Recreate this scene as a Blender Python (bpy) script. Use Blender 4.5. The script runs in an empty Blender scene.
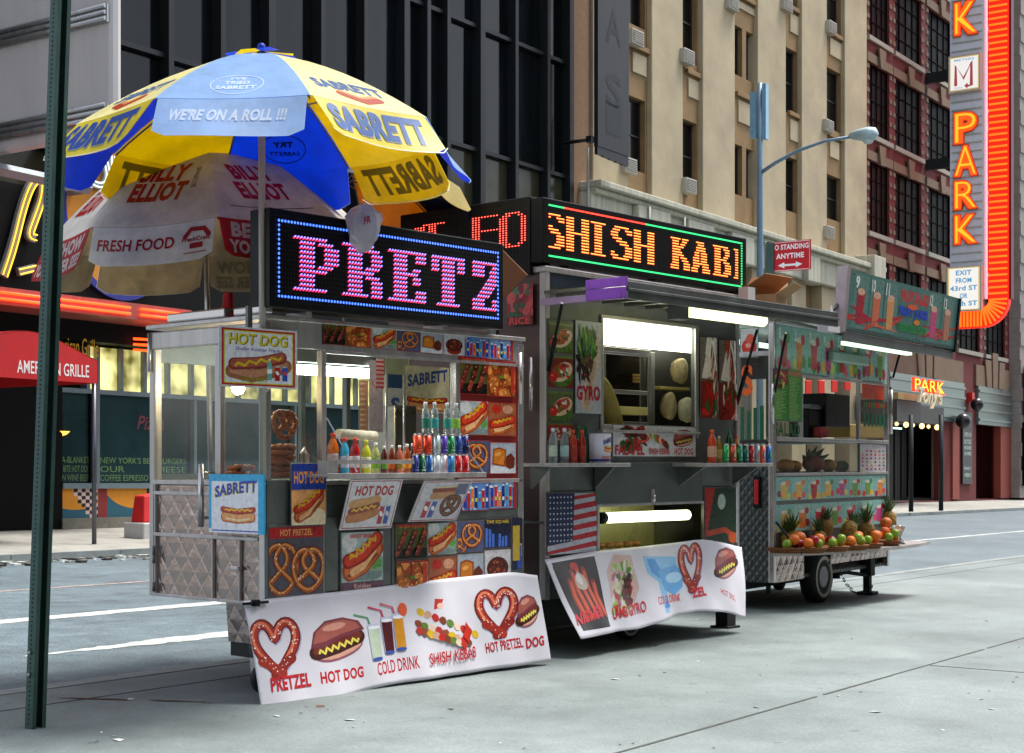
import bpy, bmesh, math, random
from mathutils import Vector, Matrix
R = random.Random(7)
sc = bpy.context.scene
COL = sc.collection
# ---------------------------------------------------------------- camera maths
F, CX, HY, EZ = 1540.0, 512.0, 463.0, 1.4
VX, VY = 1575.0, 482.0
_a = math.atan((VX-CX)/F)
K = (VY-HY)/F*math.cos(_a)                    # the street falls away about one per cent

def lin(h):
    h = h.lstrip('#'); o = []
    for i in (0, 2, 4):
        c = int(h[i:i+2], 16)/255.0
        o.append(c/12.92 if c <= .04045 else ((c+.055)/1.055)**2.4)
    return (o[0], o[1], o[2], 1.0)

class Frame:
    """a place in the world: local x runs along u, local y along v, z up"""
    def __init__(s, O, a, slope=0.0):
        s.O = Vector(O); s.ang = math.pi/2-a
        s.u = Vector((math.sin(a), math.cos(a), 0)); s.v = Vector((-math.cos(a), math.sin(a), 0))
        s.slope = slope
    def map(s, p): return Vector((p[0], p[1], p[2]-s.slope*p[0]))
    def world(s, p):
        p = s.map(p); return s.O+s.u*p[0]+s.v*p[1]+Vector((0, 0, p[2]))
    def _ray(s, px, py):
        r = Vector(((px-CX)/F, 1, (HY-py)/F)); c = Vector((0, 0, EZ))-s.O
        return (c.dot(s.u), c.dot(s.v), c.z), (r.dot(s.u), r.dot(s.v), r.z)
    def f(s, px, py, v=0.0):
        c, r = s._ray(px, py); t = (v-c[1])/r[1]; u = c[0]+t*r[0]
        return u, c[2]+t*r[2]+s.slope*u
    def e(s, px, py, u=0.0):
        c, r = s._ray(px, py); t = (u-c[0])/r[0]
        return c[1]+t*r[1], c[2]+t*r[2]+s.slope*u
    def g(s, px, py, z=0.0):
        c, r = s._ray(px, py); t = (z-c[2])/(r[2]+s.slope*r[0])
        return c[0]+t*r[0], c[1]+t*r[1]
    def fr(s, x0, x1, yt, yb, v=0.0):
        u0, z1 = s.f(x0, yt, v); _, z0 = s.f(x0, yb, v); u1, _ = s.f(x1, yt, v)
        return u0, u1, z0, z1
S = Frame((0, 0, 0), _a, K)
def ground_z(w, h=0.0):
    return h-K*(w[0]*S.u.x+w[1]*S.u.y)
def cart_frame(px, py, vx):
    u, v = S.g(px, py, 0.0); w = S.world((u, v, 0))
    return Frame(w, math.atan((vx-CX)/F))

# ---------------------------------------------------------------- materials
MATS = {}
def nt(name):
    m = bpy.data.materials.new(name); m.use_nodes = True
    t = m.node_tree; b = t.nodes['Principled BSDF']; return m, t, b
def N(t, k, **kw):
    n = t.nodes.new(k)
    for a, v in kw.items():
        if a in n.inputs.keys(): n.inputs[a].default_value = v
        else: setattr(n, a, v)
    return n
def mat(name, color='808080', rough=.6, metal=0.0, var=.15, scale=6.0, bump=0.0, bscale=40.0, spec=.5, emit=None, es=0.0, attr=False, sheen=0, trans=0.0, streak=False):
    if name in MATS: return MATS[name]
    m, t, b = nt(name); L = t.links
    c = lin(color)
    tc = N(t, 'ShaderNodeTexCoord')
    nz = N(t, 'ShaderNodeTexNoise', Scale=scale, Detail=6.0, Roughness=.65)
    mp = N(t, 'ShaderNodeMapping')
    if streak: mp.inputs['Scale'].default_value = (4, 4, .35)
    L.new(tc.outputs['Object'], mp.inputs['Vector']); L.new(mp.outputs['Vector'], nz.inputs['Vector'])
    rp = N(t, 'ShaderNodeMapRange'); rp.inputs['From Min'].default_value = .3; rp.inputs['From Max'].default_value = .7
    rp.inputs['To Min'].default_value = 1-var; rp.inputs['To Max'].default_value = 1+var*.6
    L.new(nz.outputs['Fac'], rp.inputs['Value'])
    mx = N(t, 'ShaderNodeMix', data_type='RGBA', blend_type='MULTIPLY'); mx.inputs[0].default_value = 1
    mx.inputs[6].default_value = c
    if attr:
        at = N(t, 'ShaderNodeAttribute', attribute_name='Col'); L.new(at.outputs['Color'], mx.inputs[6])
    L.new(rp.outputs['Result'], mx.inputs[7]); L.new(mx.outputs[2], b.inputs['Base Color'])
    rr = N(t, 'ShaderNodeMapRange'); rr.inputs['To Min'].default_value = max(.02, rough-.12); rr.inputs['To Max'].default_value = min(1, rough+.12)
    L.new(nz.outputs['Fac'], rr.inputs['Value']); L.new(rr.outputs['Result'], b.inputs['Roughness'])
    b.inputs['Metallic'].default_value = metal; b.inputs['Specular IOR Level'].default_value = spec
    if bump:
        n2 = N(t, 'ShaderNodeTexNoise', Scale=bscale, Detail=5.0); L.new(tc.outputs['Object'], n2.inputs['Vector'])
        bp = N(t, 'ShaderNodeBump', Strength=bump, Distance=.01); L.new(n2.outputs['Fac'], bp.inputs['Height']); L.new(bp.outputs['Normal'], b.inputs['Normal'])
    if emit:
        b.inputs['Emission Color'].default_value = lin(emit); b.inputs['Emission Strength'].default_value = es
    if trans: b.inputs['Transmission Weight'].default_value = trans
    MATS[name] = m; return m
def emis(name, color='ffffff', es=3.0, attr=False):
    if name in MATS: return MATS[name]
    m, t, b = nt(name)
    b.inputs['Base Color'].default_value = lin(color) if not attr else (.1, .1, .1, 1)
    b.inputs['Emission Color'].default_value = lin(color); b.inputs['Emission Strength'].default_value = es
    if attr:
        at = N(t, 'ShaderNodeAttribute', attribute_name='Col'); t.links.new(at.outputs['Color'], b.inputs['Emission Color'])
    MATS[name] = m; return m
def glass(name, tint='ffffff', refl=.12, rough=.04, dirt=.0):
    if name in MATS: return MATS[name]
    m = bpy.data.materials.new(name); m.use_nodes = True; t = m.node_tree; t.nodes.clear(); L = t.links
    o = N(t, 'ShaderNodeOutputMaterial'); tr = N(t, 'ShaderNodeBsdfTransparent', Color=lin(tint)); gl = N(t, 'ShaderNodeBsdfGlossy', Roughness=rough)
    fr = N(t, 'ShaderNodeLayerWeight', Blend=.25); mr = N(t, 'ShaderNodeMapRange'); mr.inputs['To Min'].default_value = refl*.5; mr.inputs['To Max'].default_value = min(1, refl*5)
    mx = N(t, 'ShaderNodeMixShader'); L.new(fr.outputs['Facing'], mr.inputs['Value']); L.new(mr.outputs['Result'], mx.inputs[0])
    L.new(tr.outputs[0], mx.inputs[1]); L.new(gl.outputs[0], mx.inputs[2])
    if dirt:
        df = N(t, 'ShaderNodeBsdfDiffuse', Color=(.55, .5, .45, 1)); m2 = N(t, 'ShaderNodeMixShader')
        nz = N(t, 'ShaderNodeTexNoise', Scale=2.5, Detail=7.0); tc = N(t, 'ShaderNodeTexCoord'); L.new(tc.outputs['Object'], nz.inputs['Vector'])
        m3 = N(t, 'ShaderNodeMapRange'); m3.inputs['From Min'].default_value = .35; m3.inputs['From Max'].default_value = .75; m3.inputs['To Max'].default_value = dirt
        L.new(nz.outputs['Fac'], m3.inputs['Value']); L.new(m3.outputs['Result'], m2.inputs[0]); L.new(mx.outputs[0], m2.inputs[1]); L.new(df.outputs[0], m2.inputs[2]); L.new(m2.outputs[0], o.inputs[0])
    else: L.new(mx.outputs[0], o.inputs[0])
    MATS[name] = m; return m
def quilt(name, color, cell=.13, rough=.22, strength=.9, metal=.95):
    """stamped diamond pattern stainless sheet"""
    if name in MATS: return MATS[name]
    m, t, b = nt(name); L = t.links
    tc = N(t, 'ShaderNodeTexCoord'); sp = N(t, 'ShaderNodeSeparateXYZ'); L.new(tc.outputs['Object'], sp.inputs[0])
    def M(op, a, c=None):
        n = N(t, 'ShaderNodeMath', operation=op)
        for i, x in enumerate((a, c)):
            if x is None: continue
            if isinstance(x, (int, float)): n.inputs[i].default_value = x
            else: L.new(x, n.inputs[i])
        return n.outputs[0]
    xy = M('ADD', sp.outputs[0], sp.outputs[1]); z = M('MULTIPLY', sp.outputs[2], .8)
    p = M('DIVIDE', M('ADD', xy, z), cell); q = M('DIVIDE', M('SUBTRACT', xy, z), cell)
    hp = M('PINGPONG', p, .5); hq = M('PINGPONG', q, .5)
    h = M('MINIMUM', M('MULTIPLY', hp, 2.0), M('MULTIPLY', hq, 2.0)); h = M('POWER', h, .6)
    bp = N(t, 'ShaderNodeBump', Strength=strength, Distance=.012); L.new(h, bp.inputs['Height'])
    nz = N(t, 'ShaderNodeTexNoise', Scale=3.0, Detail=4.0); L.new(tc.outputs['Object'], nz.inputs['Vector'])
    b2 = N(t, 'ShaderNodeBump', Strength=.5, Distance=.05); L.new(nz.outputs['Fac'], b2.inputs['Height']); L.new(bp.outputs['Normal'], b2.inputs['Normal']); L.new(b2.outputs['Normal'], b.inputs['Normal'])
    mr = N(t, 'ShaderNodeMapRange'); mr.inputs['To Min'].default_value = rough-.1; mr.inputs['To Max'].default_value = rough+.2; L.new(nz.outputs['Fac'], mr.inputs['Value']); L.new(mr.outputs['Result'], b.inputs['Roughness'])
    b.inputs['Base Color'].default_value = lin(color); b.inputs['Metallic'].default_value = metal
    MATS[name] = m; return m

# ---------------------------------------------------------------- mesh building
BASE = {}
class MB:
    def __init__(s, fr=None):
        s.V = []; s.Fc = []; s.C = []; s.c = (1, 1, 1, 1); s.fr = fr; s.sm = []; s.smooth = False
    def p(s, x):
        s.V.append(tuple(s.fr.map(x)) if s.fr else tuple(x)); return len(s.V)-1
    def face(s, idx): s.Fc.append(tuple(idx)); s.C.append(s.c); s.sm.append(s.smooth)
    def poly(s, pts): s.face([s.p(q) for q in pts])
    def box(s, x0, x1, y0, y1, z0, z1):
        if x0 > x1: x0, x1 = x1, x0
        if y0 > y1: y0, y1 = y1, y0
        if z0 > z1: z0, z1 = z1, z0
        i = [s.p(q) for q in ((x0, y0, z0), (x1, y0, z0), (x1, y1, z0), (x0, y1, z0), (x0, y0, z1), (x1, y0, z1), (x1, y1, z1), (x0, y1, z1))]
        for q in ((0, 3, 2, 1), (4, 5, 6, 7), (0, 1, 5, 4), (1, 2, 6, 5), (2, 3, 7, 6), (3, 0, 4, 7)): s.face([i[k] for k in q])
        return s
    def hexa(s, P):
        i = [s.p(q) for q in P]
        for q in ((0, 3, 2, 1), (4, 5, 6, 7), (0, 1, 5, 4), (1, 2, 6, 5), (2, 3, 7, 6), (3, 0, 4, 7)): s.face([i[k] for k in q])
        return s
    def tube(s, pts, r, n=8, close=False):
        sm = s.smooth; pts = [Vector(q) for q in pts]; m = len(pts); rings = []
        rr = r if isinstance(r, (list, tuple)) else [r]*m
        up0 = None
        for i, q in enumerate(pts):
            if close: d = pts[(i+1) % m]-pts[i-1]
            else: d = pts[min(i+1, m-1)]-pts[max(i-1, 0)]
            if d.length < 1e-9: d = Vector((0, 0, 1))
            d.normalize()
            if up0 is None: up0 = Vector((0, 0, 1)) if abs(d.z) < .9 else Vector((1, 0, 0))
            a = d.cross(up0)
            if a.length < 1e-4: a = d.cross(Vector((.3, .5, .8)))
            a.normalize(); b = a.cross(d).normalized(); up0 = b
            rings.append([s.p(q+(a*math.cos(2*math.pi*k/n)+b*math.sin(2*math.pi*k/n))*rr[i]) for k in range(n)])
        s.smooth = n > 5
        for i in range(m if close else m-1):
            A, B = rings[i], rings[(i+1) % m]
            for k in range(n): s.face((A[k], A[(k+1) % n], B[(k+1) % n], B[k]))
        s.smooth = False
        if not close: s.face(rings[0][::-1]); s.face(rings[-1])
        s.smooth = sm; return s
    def lathe(s, c, prof, n=12, ax=2):
        c = Vector(c); rings = []
        for r, z in prof:
            ring = []
            for k in range(n):
                a = 2*math.pi*k/n; q = [r*math.cos(a), r*math.sin(a)]
                v = [0, 0, 0]; v[ax] = z; v[(ax+1) % 3] = q[0]; v[(ax+2) % 3] = q[1]; ring.append(s.p(c+Vector(v)))
            rings.append(ring)
        sm = s.smooth; s.smooth = True
        for A, B in zip(rings, rings[1:]):
            for k in range(n): s.face((A[k], A[(k+1) % n], B[(k+1) % n], B[k]))
        s.smooth = False
        s.face(rings[0][::-1]); s.face(rings[-1]); s.smooth = sm; return s
    def ball(s, c, r, n=14, m=9, sz=1.0, f=None):
        prof = []
        for i in range(m+1):
            a = -math.pi/2+math.pi*i/m; rr = math.cos(a)*r; prof.append((max(rr, 1e-4), math.sin(a)*r*sz))
        return s.lathe(c, prof, n)
    def sheet(s, fn, nu, nv, dbl=0.0):
        """fn(a,b)->point over the unit square"""
        g = [[s.p(fn(i/nu, j/nv)) for j in range(nv+1)] for i in range(nu+1)]
        sm = s.smooth; s.smooth = True
        for i in range(nu):
            for j in range(nv): s.face((g[i][j], g[i+1][j], g[i+1][j+1], g[i][j+1]))
        s.smooth = sm; return s
    def build(s, name, m, parent=None, fr=None, base=(0, 0, 0), bevel=0.0, solid=0.0):
        me = bpy.data.meshes.new(name)
        if parent is not None: b = BASE[parent.name]
        else:
            f2 = fr or s.fr; b = Vector(f2.map(base)) if f2 else Vector(base)
        me.from_pydata([tuple(Vector(q)-b) for q in s.V], [], s.Fc)
        me.polygons.foreach_set('use_smooth', s.sm)
        ca = me.color_attributes.new('Col', 'FLOAT_COLOR', 'CORNER')
        buf = []
        for fc, c in zip(s.Fc, s.C): buf += list(c)*len(fc)
        ca.data.foreach_set('color', buf)
        me.materials.append(m); me.update()
        o = bpy.data.objects.new(name, me); COL.objects.link(o)
        BASE[o.name] = b
        if parent is not None: o.parent = parent
        else:
            f2 = fr or s.fr
            if f2: o.location = f2.O+f2.u*b[0]+f2.v*b[1]+Vector((0, 0, b[2])); o.rotation_euler = (0, 0, f2.ang)
            else: o.location = b
        if solid:
            md = o.modifiers.new('thick', 'SOLIDIFY'); md.thickness = solid; md.offset = -1
        if bevel:
            md = o.modifiers.new('bevel', 'BEVEL'); md.width = bevel; md.segments = 2; md.limit_method = 'ANGLE'; md.angle_limit = .6
        return o
def tag(o, label=None, cat=None, group=None, kind=None):
    if label: o['label'] = label
    if cat: o['category'] = cat
    if group: o['group'] = group
    if kind: o['kind'] = kind
    return o
def thing(name, label, cat, fr=None, base=(0, 0, 0), group=None):
    o = bpy.data.objects.new(name, None); COL.objects.link(o); o.empty_display_size = .1
    b = Vector(fr.map(base)) if fr else Vector(base); BASE[o.name] = b
    if fr: o.location = fr.O+fr.u*b[0]+fr.v*b[1]+Vector((0, 0, b[2])); o.rotation_euler = (0, 0, fr.ang)
    else: o.location = b
    return tag(o, label, cat, group)
def copy_tree(o, parent=None):
    c = o.copy(); COL.objects.link(c); BASE[c.name] = BASE[o.name]
    if parent is not None: c.parent = parent
    for ch in [x for x in KIDS.get(o.name, [])]: copy_tree(ch, c)
    return c
KIDS = {}
def kids_of(o):
    KIDS[o.name] = [x for x in bpy.data.objects if x.parent == o]
    for x in KIDS[o.name]: kids_of(x)
def place(o, fr, pos, rz=0.0, rx=0.0, ry=0.0):
    o.location = fr.world(pos); o.rotation_euler = (rx, ry, fr.ang+rz); return o

# ---------------------------------------------------------------- flat printed artwork (layers of coloured shapes)
_TX = {}
def text_geo(s, bold=0.0, shear=0.0):
    k = (s, bold, shear)
    if k in _TX: return _TX[k]
    cu = bpy.data.curves.new('t', 'FONT'); cu.body = s; cu.size = 1.0; cu.offset = bold; cu.shear = shear; cu.resolution_u = 3
    cu.fill_mode = 'FRONT'; cu.space_character = 1.0+bold*1.5
    o = bpy.data.objects.new('t', cu); COL.objects.link(o)
    dg = bpy.context.evaluated_depsgraph_get(); dg.update(); me = o.evaluated_get(dg).to_mesh()
    V = [(v.co.x, v.co.y) for v in me.vertices]; Fc = [tuple(p.vertices) for p in me.polygons]
    bpy.data.objects.remove(o); bpy.data.curves.remove(cu)
    if V:
        x0 = min(v[0] for v in V); x1 = max(v[0] for v in V); y0 = min(v[1] for v in V); y1 = max(v[1] for v in V)
        V = [((x-x0)/(x1-x0 or 1), (y-y0)/(y1-y0 or 1)) for x, y in V]; asp = (x1-x0)/(y1-y0 or 1)
    else: asp = 1
    _TX[k] = (V, Fc, asp); return _TX[k]
class Art:
    def __init__(s, w, h, bg=None):
        s.w = w; s.h = h; s.items = []; s.T = (0, 0, w, h); s.st = []
        if bg: s.rect(0, 0, 1, 1, bg)
    def push(s, x, y, w, h):
        s.st.append(s.T); a = s.T; s.T = (a[0]+x*a[2], a[1]+y*a[3], w*a[2], h*a[3]); return s
    def pop(s): s.T = s.st.pop()
    def m(s, x, y): return (s.T[0]+x*s.T[2], s.T[1]+y*s.T[3])
    def add(s, V, Fc, c, noclip=False):
        s.items.append((V, Fc, lin(c) if isinstance(c, str) else c))
    def poly(s, pts, c): 
        s.add([s.m(*q) for q in pts], [tuple(range(len(pts)))], c)
    def rect(s, x0, y0, x1, y1, c): s.poly([(x0, y0), (x1, y0), (x1, y1), (x0, y1)], c)
    def ell(s, cx, cy, rx, ry, c, rot=0.0, n=18, j=0.0):
        P = []
        for i in range(n):
            a = 2*math.pi*i/n; q = 1+j*(R.random()-.5); x = rx*math.cos(a)*q; y = ry*math.sin(a)*q
            P.append((cx+x*math.cos(rot)-y*math.sin(rot), cy+x*math.sin(rot)+y*math.cos(rot)))
        s.poly(P, c)
    def stroke(s, pts, w, c, close=False, caps=True):
        """width is a share of the smaller canvas side"""
        P = [Vector(s.m(*q)) for q in pts]; W = w*min(s.T[2], s.T[3])/2; n = len(P); V = []
        for i in range(n):
            if close: d = P[(i+1) % n]-P[i-1]
            else: d = P[min(i+1, n-1)]-P[max(i-1, 0)]
            d = d.normalized() if d.length > 1e-9 else Vector((1, 0)); q = Vector((-d.y, d.x))*W
            V += [tuple(P[i]+q), tuple(P[i]-q)]
        Fc = [(2*i, 2*i+1, 2*i+3, 2*i+2) for i in range(n-1)]
        if close: Fc.append((2*n-2, 2*n-1, 1, 0))
        elif caps:
            for i, sg in ((0, -1), (n-1, 1)):
                d = (P[min(i+1, n-1)]-P[max(i-1, 0)]).normalized()*sg; q = Vector((-d.y, d.x)); b = len(V)
                V += [tuple(P[i]+(q*math.cos(t)+d*math.sin(t))*W) for t in [math.pi*k/6 for k in range(7)]]
                Fc.append(tuple(range(b, b+7)))
        s.add(V, Fc, c)
    def text(s, t, x0, y0, x1, y1, c, bold=.03, shear=0.0, fit=True, fn=None, mirror=False, out=None, ow=.02):
        if out: s.text(t, x0-ow, y0-ow, x1+ow, y1+ow, out, bold+.02, shear, fit, fn, mirror)
        V, Fc, a = text_geo(t, bold, shear); P = []
        for x, y in V:
            if mirror: x = 1-x
            X = x0+(x1-x0)*x; Y = y0+(y1-y0)*y
            if fn: X, Y = fn(X, Y)
            P.append(s.m(X, Y))
        s.add(P, Fc, c)
    def build(s, name, mapfn, m, parent=None, fr=None, base=(0, 0, 0), step=.0004, sub=None, clip=True, back=0.0):
        """mapfn((x,y) in metres, offset) -> frame point"""
        mb = MB(); lay = []; 
        for V, Fc, c in s.items:
            if clip: V = [(min(max(x, 0), s.w), min(max(y, 0), s.h)) for x, y in V]
            if not V: continue
            if sub: V, Fc = subdiv(V, Fc, sub)
            bb = (min(v[0] for v in V), min(v[1] for v in V), max(v[0] for v in V), max(v[1] for v in V))
            l = 1
            for b2, l2 in lay:
                if l2 >= l and bb[0] < b2[2] and bb[2] > b2[0] and bb[1] < b2[3] and bb[3] > b2[1]: l = l2+1
            lay.append((bb, l)); mb.c = c
            idx = [mb.p(mapfn(q, l*step)) for q in V]
            for fc in Fc:
                try:
                    A = 0
                    for i in range(len(fc)): p, q = V[fc[i]], V[fc[(i+1) % len(fc)]]; A += p[0]*q[1]-p[1]*q[0]
                    if abs(A) < 1e-9: continue
                except IndexError: continue
                mb.face([idx[i] for i in fc] if A > 0 else [idx[i] for i in fc][::-1])
        return mb.build(name, m, parent, fr, base)
def subdiv(V, Fc, L):
    bm = bmesh.new(); vs = [bm.verts.new((x, y, 0)) for x, y in V]
    for fc in Fc:
        try: bm.faces.new([vs[i] for i in fc])
        except ValueError: pass
    for _ in range(5):
        ed = [e for e in bm.edges if e.calc_length() > L]
        if not ed: break
        bmesh.ops.triangulate(bm, faces=[f for f in bm.faces if len(f.verts) > 3])
        ed = [e for e in bm.edges if e.calc_length() > L]
        bmesh.ops.subdivide_edges(bm, edges=ed, cuts=1, use_grid_fill=False)
    bmesh.ops.triangulate(bm, faces=[f for f in bm.faces if len(f.verts) > 3])
    bm.verts.ensure_lookup_table(); bm.verts.index_update()
    Vo = [(v.co.x, v.co.y) for v in bm.verts]; Fo = [tuple(v.index for v in f.verts) for f in bm.faces]; bm.free(); return Vo, Fo

# food pictures -------------------------------------------------------------
def a_zig(A, x0, y0, x1, y1, n, amp, w, c):
    P = []; d = Vector((x1-x0, y1-y0)); q = Vector((-d.y, d.x)).normalized()
    for i in range(n*4+1):
        t = i/(n*4); P.append((x0+d.x*t+q.x*amp*math.sin(t*n*2*math.pi), y0+d.y*t+q.y*amp*math.sin(t*n*2*math.pi)))
    A.stroke(P, w, c)
def a_hotdog(A, bg='b4c0c0', tilt=.28, big=1.0):
    if bg: A.rect(0, 0, 1, 1, bg)
    if bg: A.ell(.75, .3, .3, .4, '8ca890', 0, 14, .4); A.ell(.2, .8, .2, .2, 'dcdcd8', 0, 14, .4); A.ell(.5, .12, .5, .1, '7c8c8c', 0, 14, .3); A.ell(.85, .35, .12, .1, '5c9c48', .5, 10, .6)
    d = tilt
    A.stroke([(.2, .34-d*.4), (.5, .36), (.82, .4+d)], .44*big, 'a8481c'); A.stroke([(.22, .34-d*.4), (.5, .35), (.8, .4+d)], .36*big, 'd8703a')
    A.stroke([(.16, .24-d*.4), (.5, .22), (.84, .26+d)], .05*big, '7c2c10')
    A.stroke([(.26, .30-d*.4), (.5, .30), (.76, .34+d)], .16*big, 'f7b67c')
    A.stroke([(.14, .5-d*.3), (.5, .54), (.86, .58+d)], .3*big, '9c1c0c'); A.stroke([(.16, .51-d*.3), (.5, .55), (.84, .59+d)], .22*big, 'd83a1a')
    A.stroke([(.2, .57-d*.3), (.5, .6), (.8, .64+d)], .05*big, 'f08060')
    a_zig(A, .2, .54-d*.2, .8, .64+d*.9, 4, .06, .06, 'e8b420')
PRZ = []
for i in range(41):
    t = i/40*2*math.pi
    # classic pretzel curve
    PRZ.append((i/40, t))
def prz_path(n=56):
    P = []
    key = [(.30, .10), (.42, .24), (.56, .42), (.74, .58), (.86, .72), (.84, .88), (.70, .95), (.56, .86), (.50, .72), (.44, .86), (.30, .95), (.16, .88), (.14, .72), (.26, .58), (.44, .42), (.58, .24), (.70, .10)]
    key = [(.22, .30), (.40, .42), (.60, .56), (.66, .72), (.56, .86), (.40, .93), (.20, .86), (.08, .66), (.10, .42), (.24, .20), (.50, .08), (.76, .20), (.90, .42), (.92, .66), (.80, .86), (.60, .93), (.44, .86), (.34, .72), (.40, .56), (.60, .42), (.78, .30)]
    m = len(key)
    for i in range(m-1):
        p0 = key[max(i-1, 0)]; p1 = key[i]; p2 = key[i+1]; p3 = key[min(i+2, m-1)]
        for k in range(4):
            t = k/4; f = lambda a, b, c, d: .5*(2*b+(c-a)*t+(2*a-5*b+4*c-d)*t*t+(3*b-a-3*c+d)*t*t*t)
            P.append((f(p0[0], p1[0], p2[0], p3[0]), f(p0[1], p1[1], p2[1], p3[1])))
    P.append(key[-1]); return P
def a_pretzel(A, bg='4a4f66', c0='5e1f0a', c1='a85018', c2='e09048', salt=True, w=.17):
    if bg: A.rect(0, 0, 1, 1, bg)
    P = [(.06+.88*x, .06+.88*(y if False else y)) for x, y in prz_path()]
    A.stroke(P, w, c0); A.stroke(P, w*.72, c1); A.stroke([(x-.012, y+.015) for x, y in P], w*.28, c2)
    if salt:
        for i in range(26):
            x, y = R.choice(P); A.ell(x+R.uniform(-.04, .04), y+R.uniform(-.04, .04), .013, .013, 'fff4e8', 0, 5)
def a_heartpretzel(A):
    for k, (x, y, s, r) in enumerate(()): pass
    P = [(.5, .05), (.30, .28), (.12, .5), (.06, .72), (.14, .92), (.32, .96), (.45, .8), (.5, .6), (.55, .8), (.68, .96), (.86, .92), (.94, .72), (.88, .5), (.70, .28), (.5, .05)]
    Q = []
    for i in range(len(P)-1):
        a, b = P[i], P[i+1]; Q += [a, ((a[0]*2+b[0])/3, (a[1]*2+b[1])/3), ((a[0]+2*b[0])/3, (a[1]+2*b[1])/3)]
    for _ in range(3): Q = [Q[0]]+[((Q[i-1][0]+Q[i][0]*2+Q[i+1][0])/4, (Q[i-1][1]+Q[i][1]*2+Q[i+1][1])/4) for i in range(1, len(Q)-1)]+[Q[-1]]
    A.stroke([(x+.015, y-.02) for x, y in Q], .2, 'a8a0c0'); A.stroke(Q, .19, '6e120c'); A.stroke(Q, .13, 'a8301c'); A.stroke([(x-.02, y+.02) for x, y in Q], .05, 'd87858')
    A.stroke([(.42, .05), (.62, .2), (.8, .3)], .17, '861c10'); A.stroke([(.58, .05), (.38, .2), (.2, .3)], .17, '9c2818')
    for i in range(60):
        x, y = R.choice(Q); A.ell(x+R.uniform(-.06, .06), y+R.uniform(-.05, .05), R.uniform(.008, .02), .012, 'fbeee6', R.random(), 5)
def a_chunks(A, bg, cols, n, r, seed=1, hi=None, asp=1.0):
    q = random.Random(seed)
    if bg: A.rect(0, 0, 1, 1, bg)
    for i in range(n):
        x, y = q.uniform(.04, .96), q.uniform(.04, .92); rr = q.uniform(r*.6, r*1.3); c = q.choice(cols)
        A.ell(x, y, rr, rr*q.uniform(.4, .8)*asp, c, q.uniform(0, 3), 9, .5)
        if hi: A.ell(x-rr*.2, y+rr*.2*asp, rr*.3, rr*.18*asp, q.choice(hi), q.uniform(0, 3), 6, .3)
def a_kebab(A, bg='2c3018'):
    A.rect(0, 0, 1, 1, bg); A.rect(0, 0, 1, .3, '141008'); A.ell(.5, .85, .6, .2, '5c6420', 0, 12, .3)
    for k in range(3):
        x = .2+.3*k
        A.stroke([(x-.14, .12), (x+.12, .9)], .02, 'c8b090')
        for j in range(5):
            A.ell(x-.12+.055*j, .2+.13*j, .12, .075, R.choice(['6c1a10', '84281a', '4c0e0a', 'a03c28']), .7+R.random()*.5, 9, .3)
            A.ell(x-.14+.055*j, .22+.13*j, .04, .018, 'c87868', .6, 6, .3)
    A.rect(0, .93, 1, 1, 'a01818')
def a_knish(A):
    A.rect(0, 0, 1, 1, 'a8b0bc'); A.rect(0, 0, 1, .25, 'd4d8dc')
    A.poly([(.08, .3), (.12, .78), (.35, .84), (.62, .76), (.6, .4), (.56, .22), (.3, .26)], '9c4410'); A.poly([(.12, .35), (.16, .74), (.36, .79), (.56, .72), (.55, .42), (.5, .28), (.3, .31)], 'd47a20')
    A.poly([(.58, .24), (.62, .55), (.8, .66), (.95, .5), (.92, .2), (.75, .15)], '6c240c'); A.ell(.3, .62, .12, .06, 'f0a850', .2)
def a_nuts(A):
    A.rect(0, 0, 1, 1, 'd0ccd0'); A.ell(.5, .25, .34, .2, '8c2c10'); A.ell(.5, .5, .4, .3, '4c140c')
    for i in range(34):
        t = R.uniform(0, 6.28); r = math.sqrt(R.random()); A.ell(.5+.34*r*math.cos(t), .54+.24*r*math.sin(t), .05, .035, R.choice(['7c2414', '9c3c20', '5c160c', 'b85c38']), R.uniform(0, 3), 7, .2)
def a_drinks(A, bg='5c86c4'):
    A.rect(0, 0, 1, 1, bg)
    for i in range(14): A.ell(R.random(), R.random(), .08, .05, R.choice(['9cc0ec', 'e8f0f8', '3c66b0']), R.random()*3, 7, .5)
    for i, c in enumerate(['2038a0', 'c8202c', 'e87820', '1c2c70', '40a0d8', 'b01824', '203c9c']):
        x = .06+.135*i; h = R.uniform(.5, .8); A.rect(x, .08, x+.1, .08+h, c); A.ell(x+.05, .08+h, .05, .03, 'e0e4e8'); A.rect(x+.015, .3, x+.085, .42, R.choice(['f0f0f0', 'e8d040', 'c01c28']))
def a_burger(A, bg=None):
    if bg: A.rect(0, 0, 1, 1, bg)
    A.ell(.52, .36, .44, .2, '8a5060', .25); A.ell(.52, .40, .43, .19, 'd8a088', .25)
    A.stroke([(.14, .34), (.5, .42), (.86, .56)], .28, '3c1008'); A.stroke([(.14, .37), (.5, .45), (.86, .59)], .15, '6c2414')
    A.poly([(.04, .42), (.1, .72), (.3, .92), (.6, .97), (.88, .88), (.98, .7), (.6, .58), (.3, .44)], '74303c'); A.poly([(.08, .5), (.14, .72), (.32, .88), (.6, .93), (.84, .85), (.9, .74), (.6, .66), (.3, .54)], 'a4584c')
    A.ell(.45, .8, .2, .07, 'd09080', .2)
    a_zig(A, .18, .33, .86, .52, 6, .05, .045, 'e8dc60')
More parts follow.
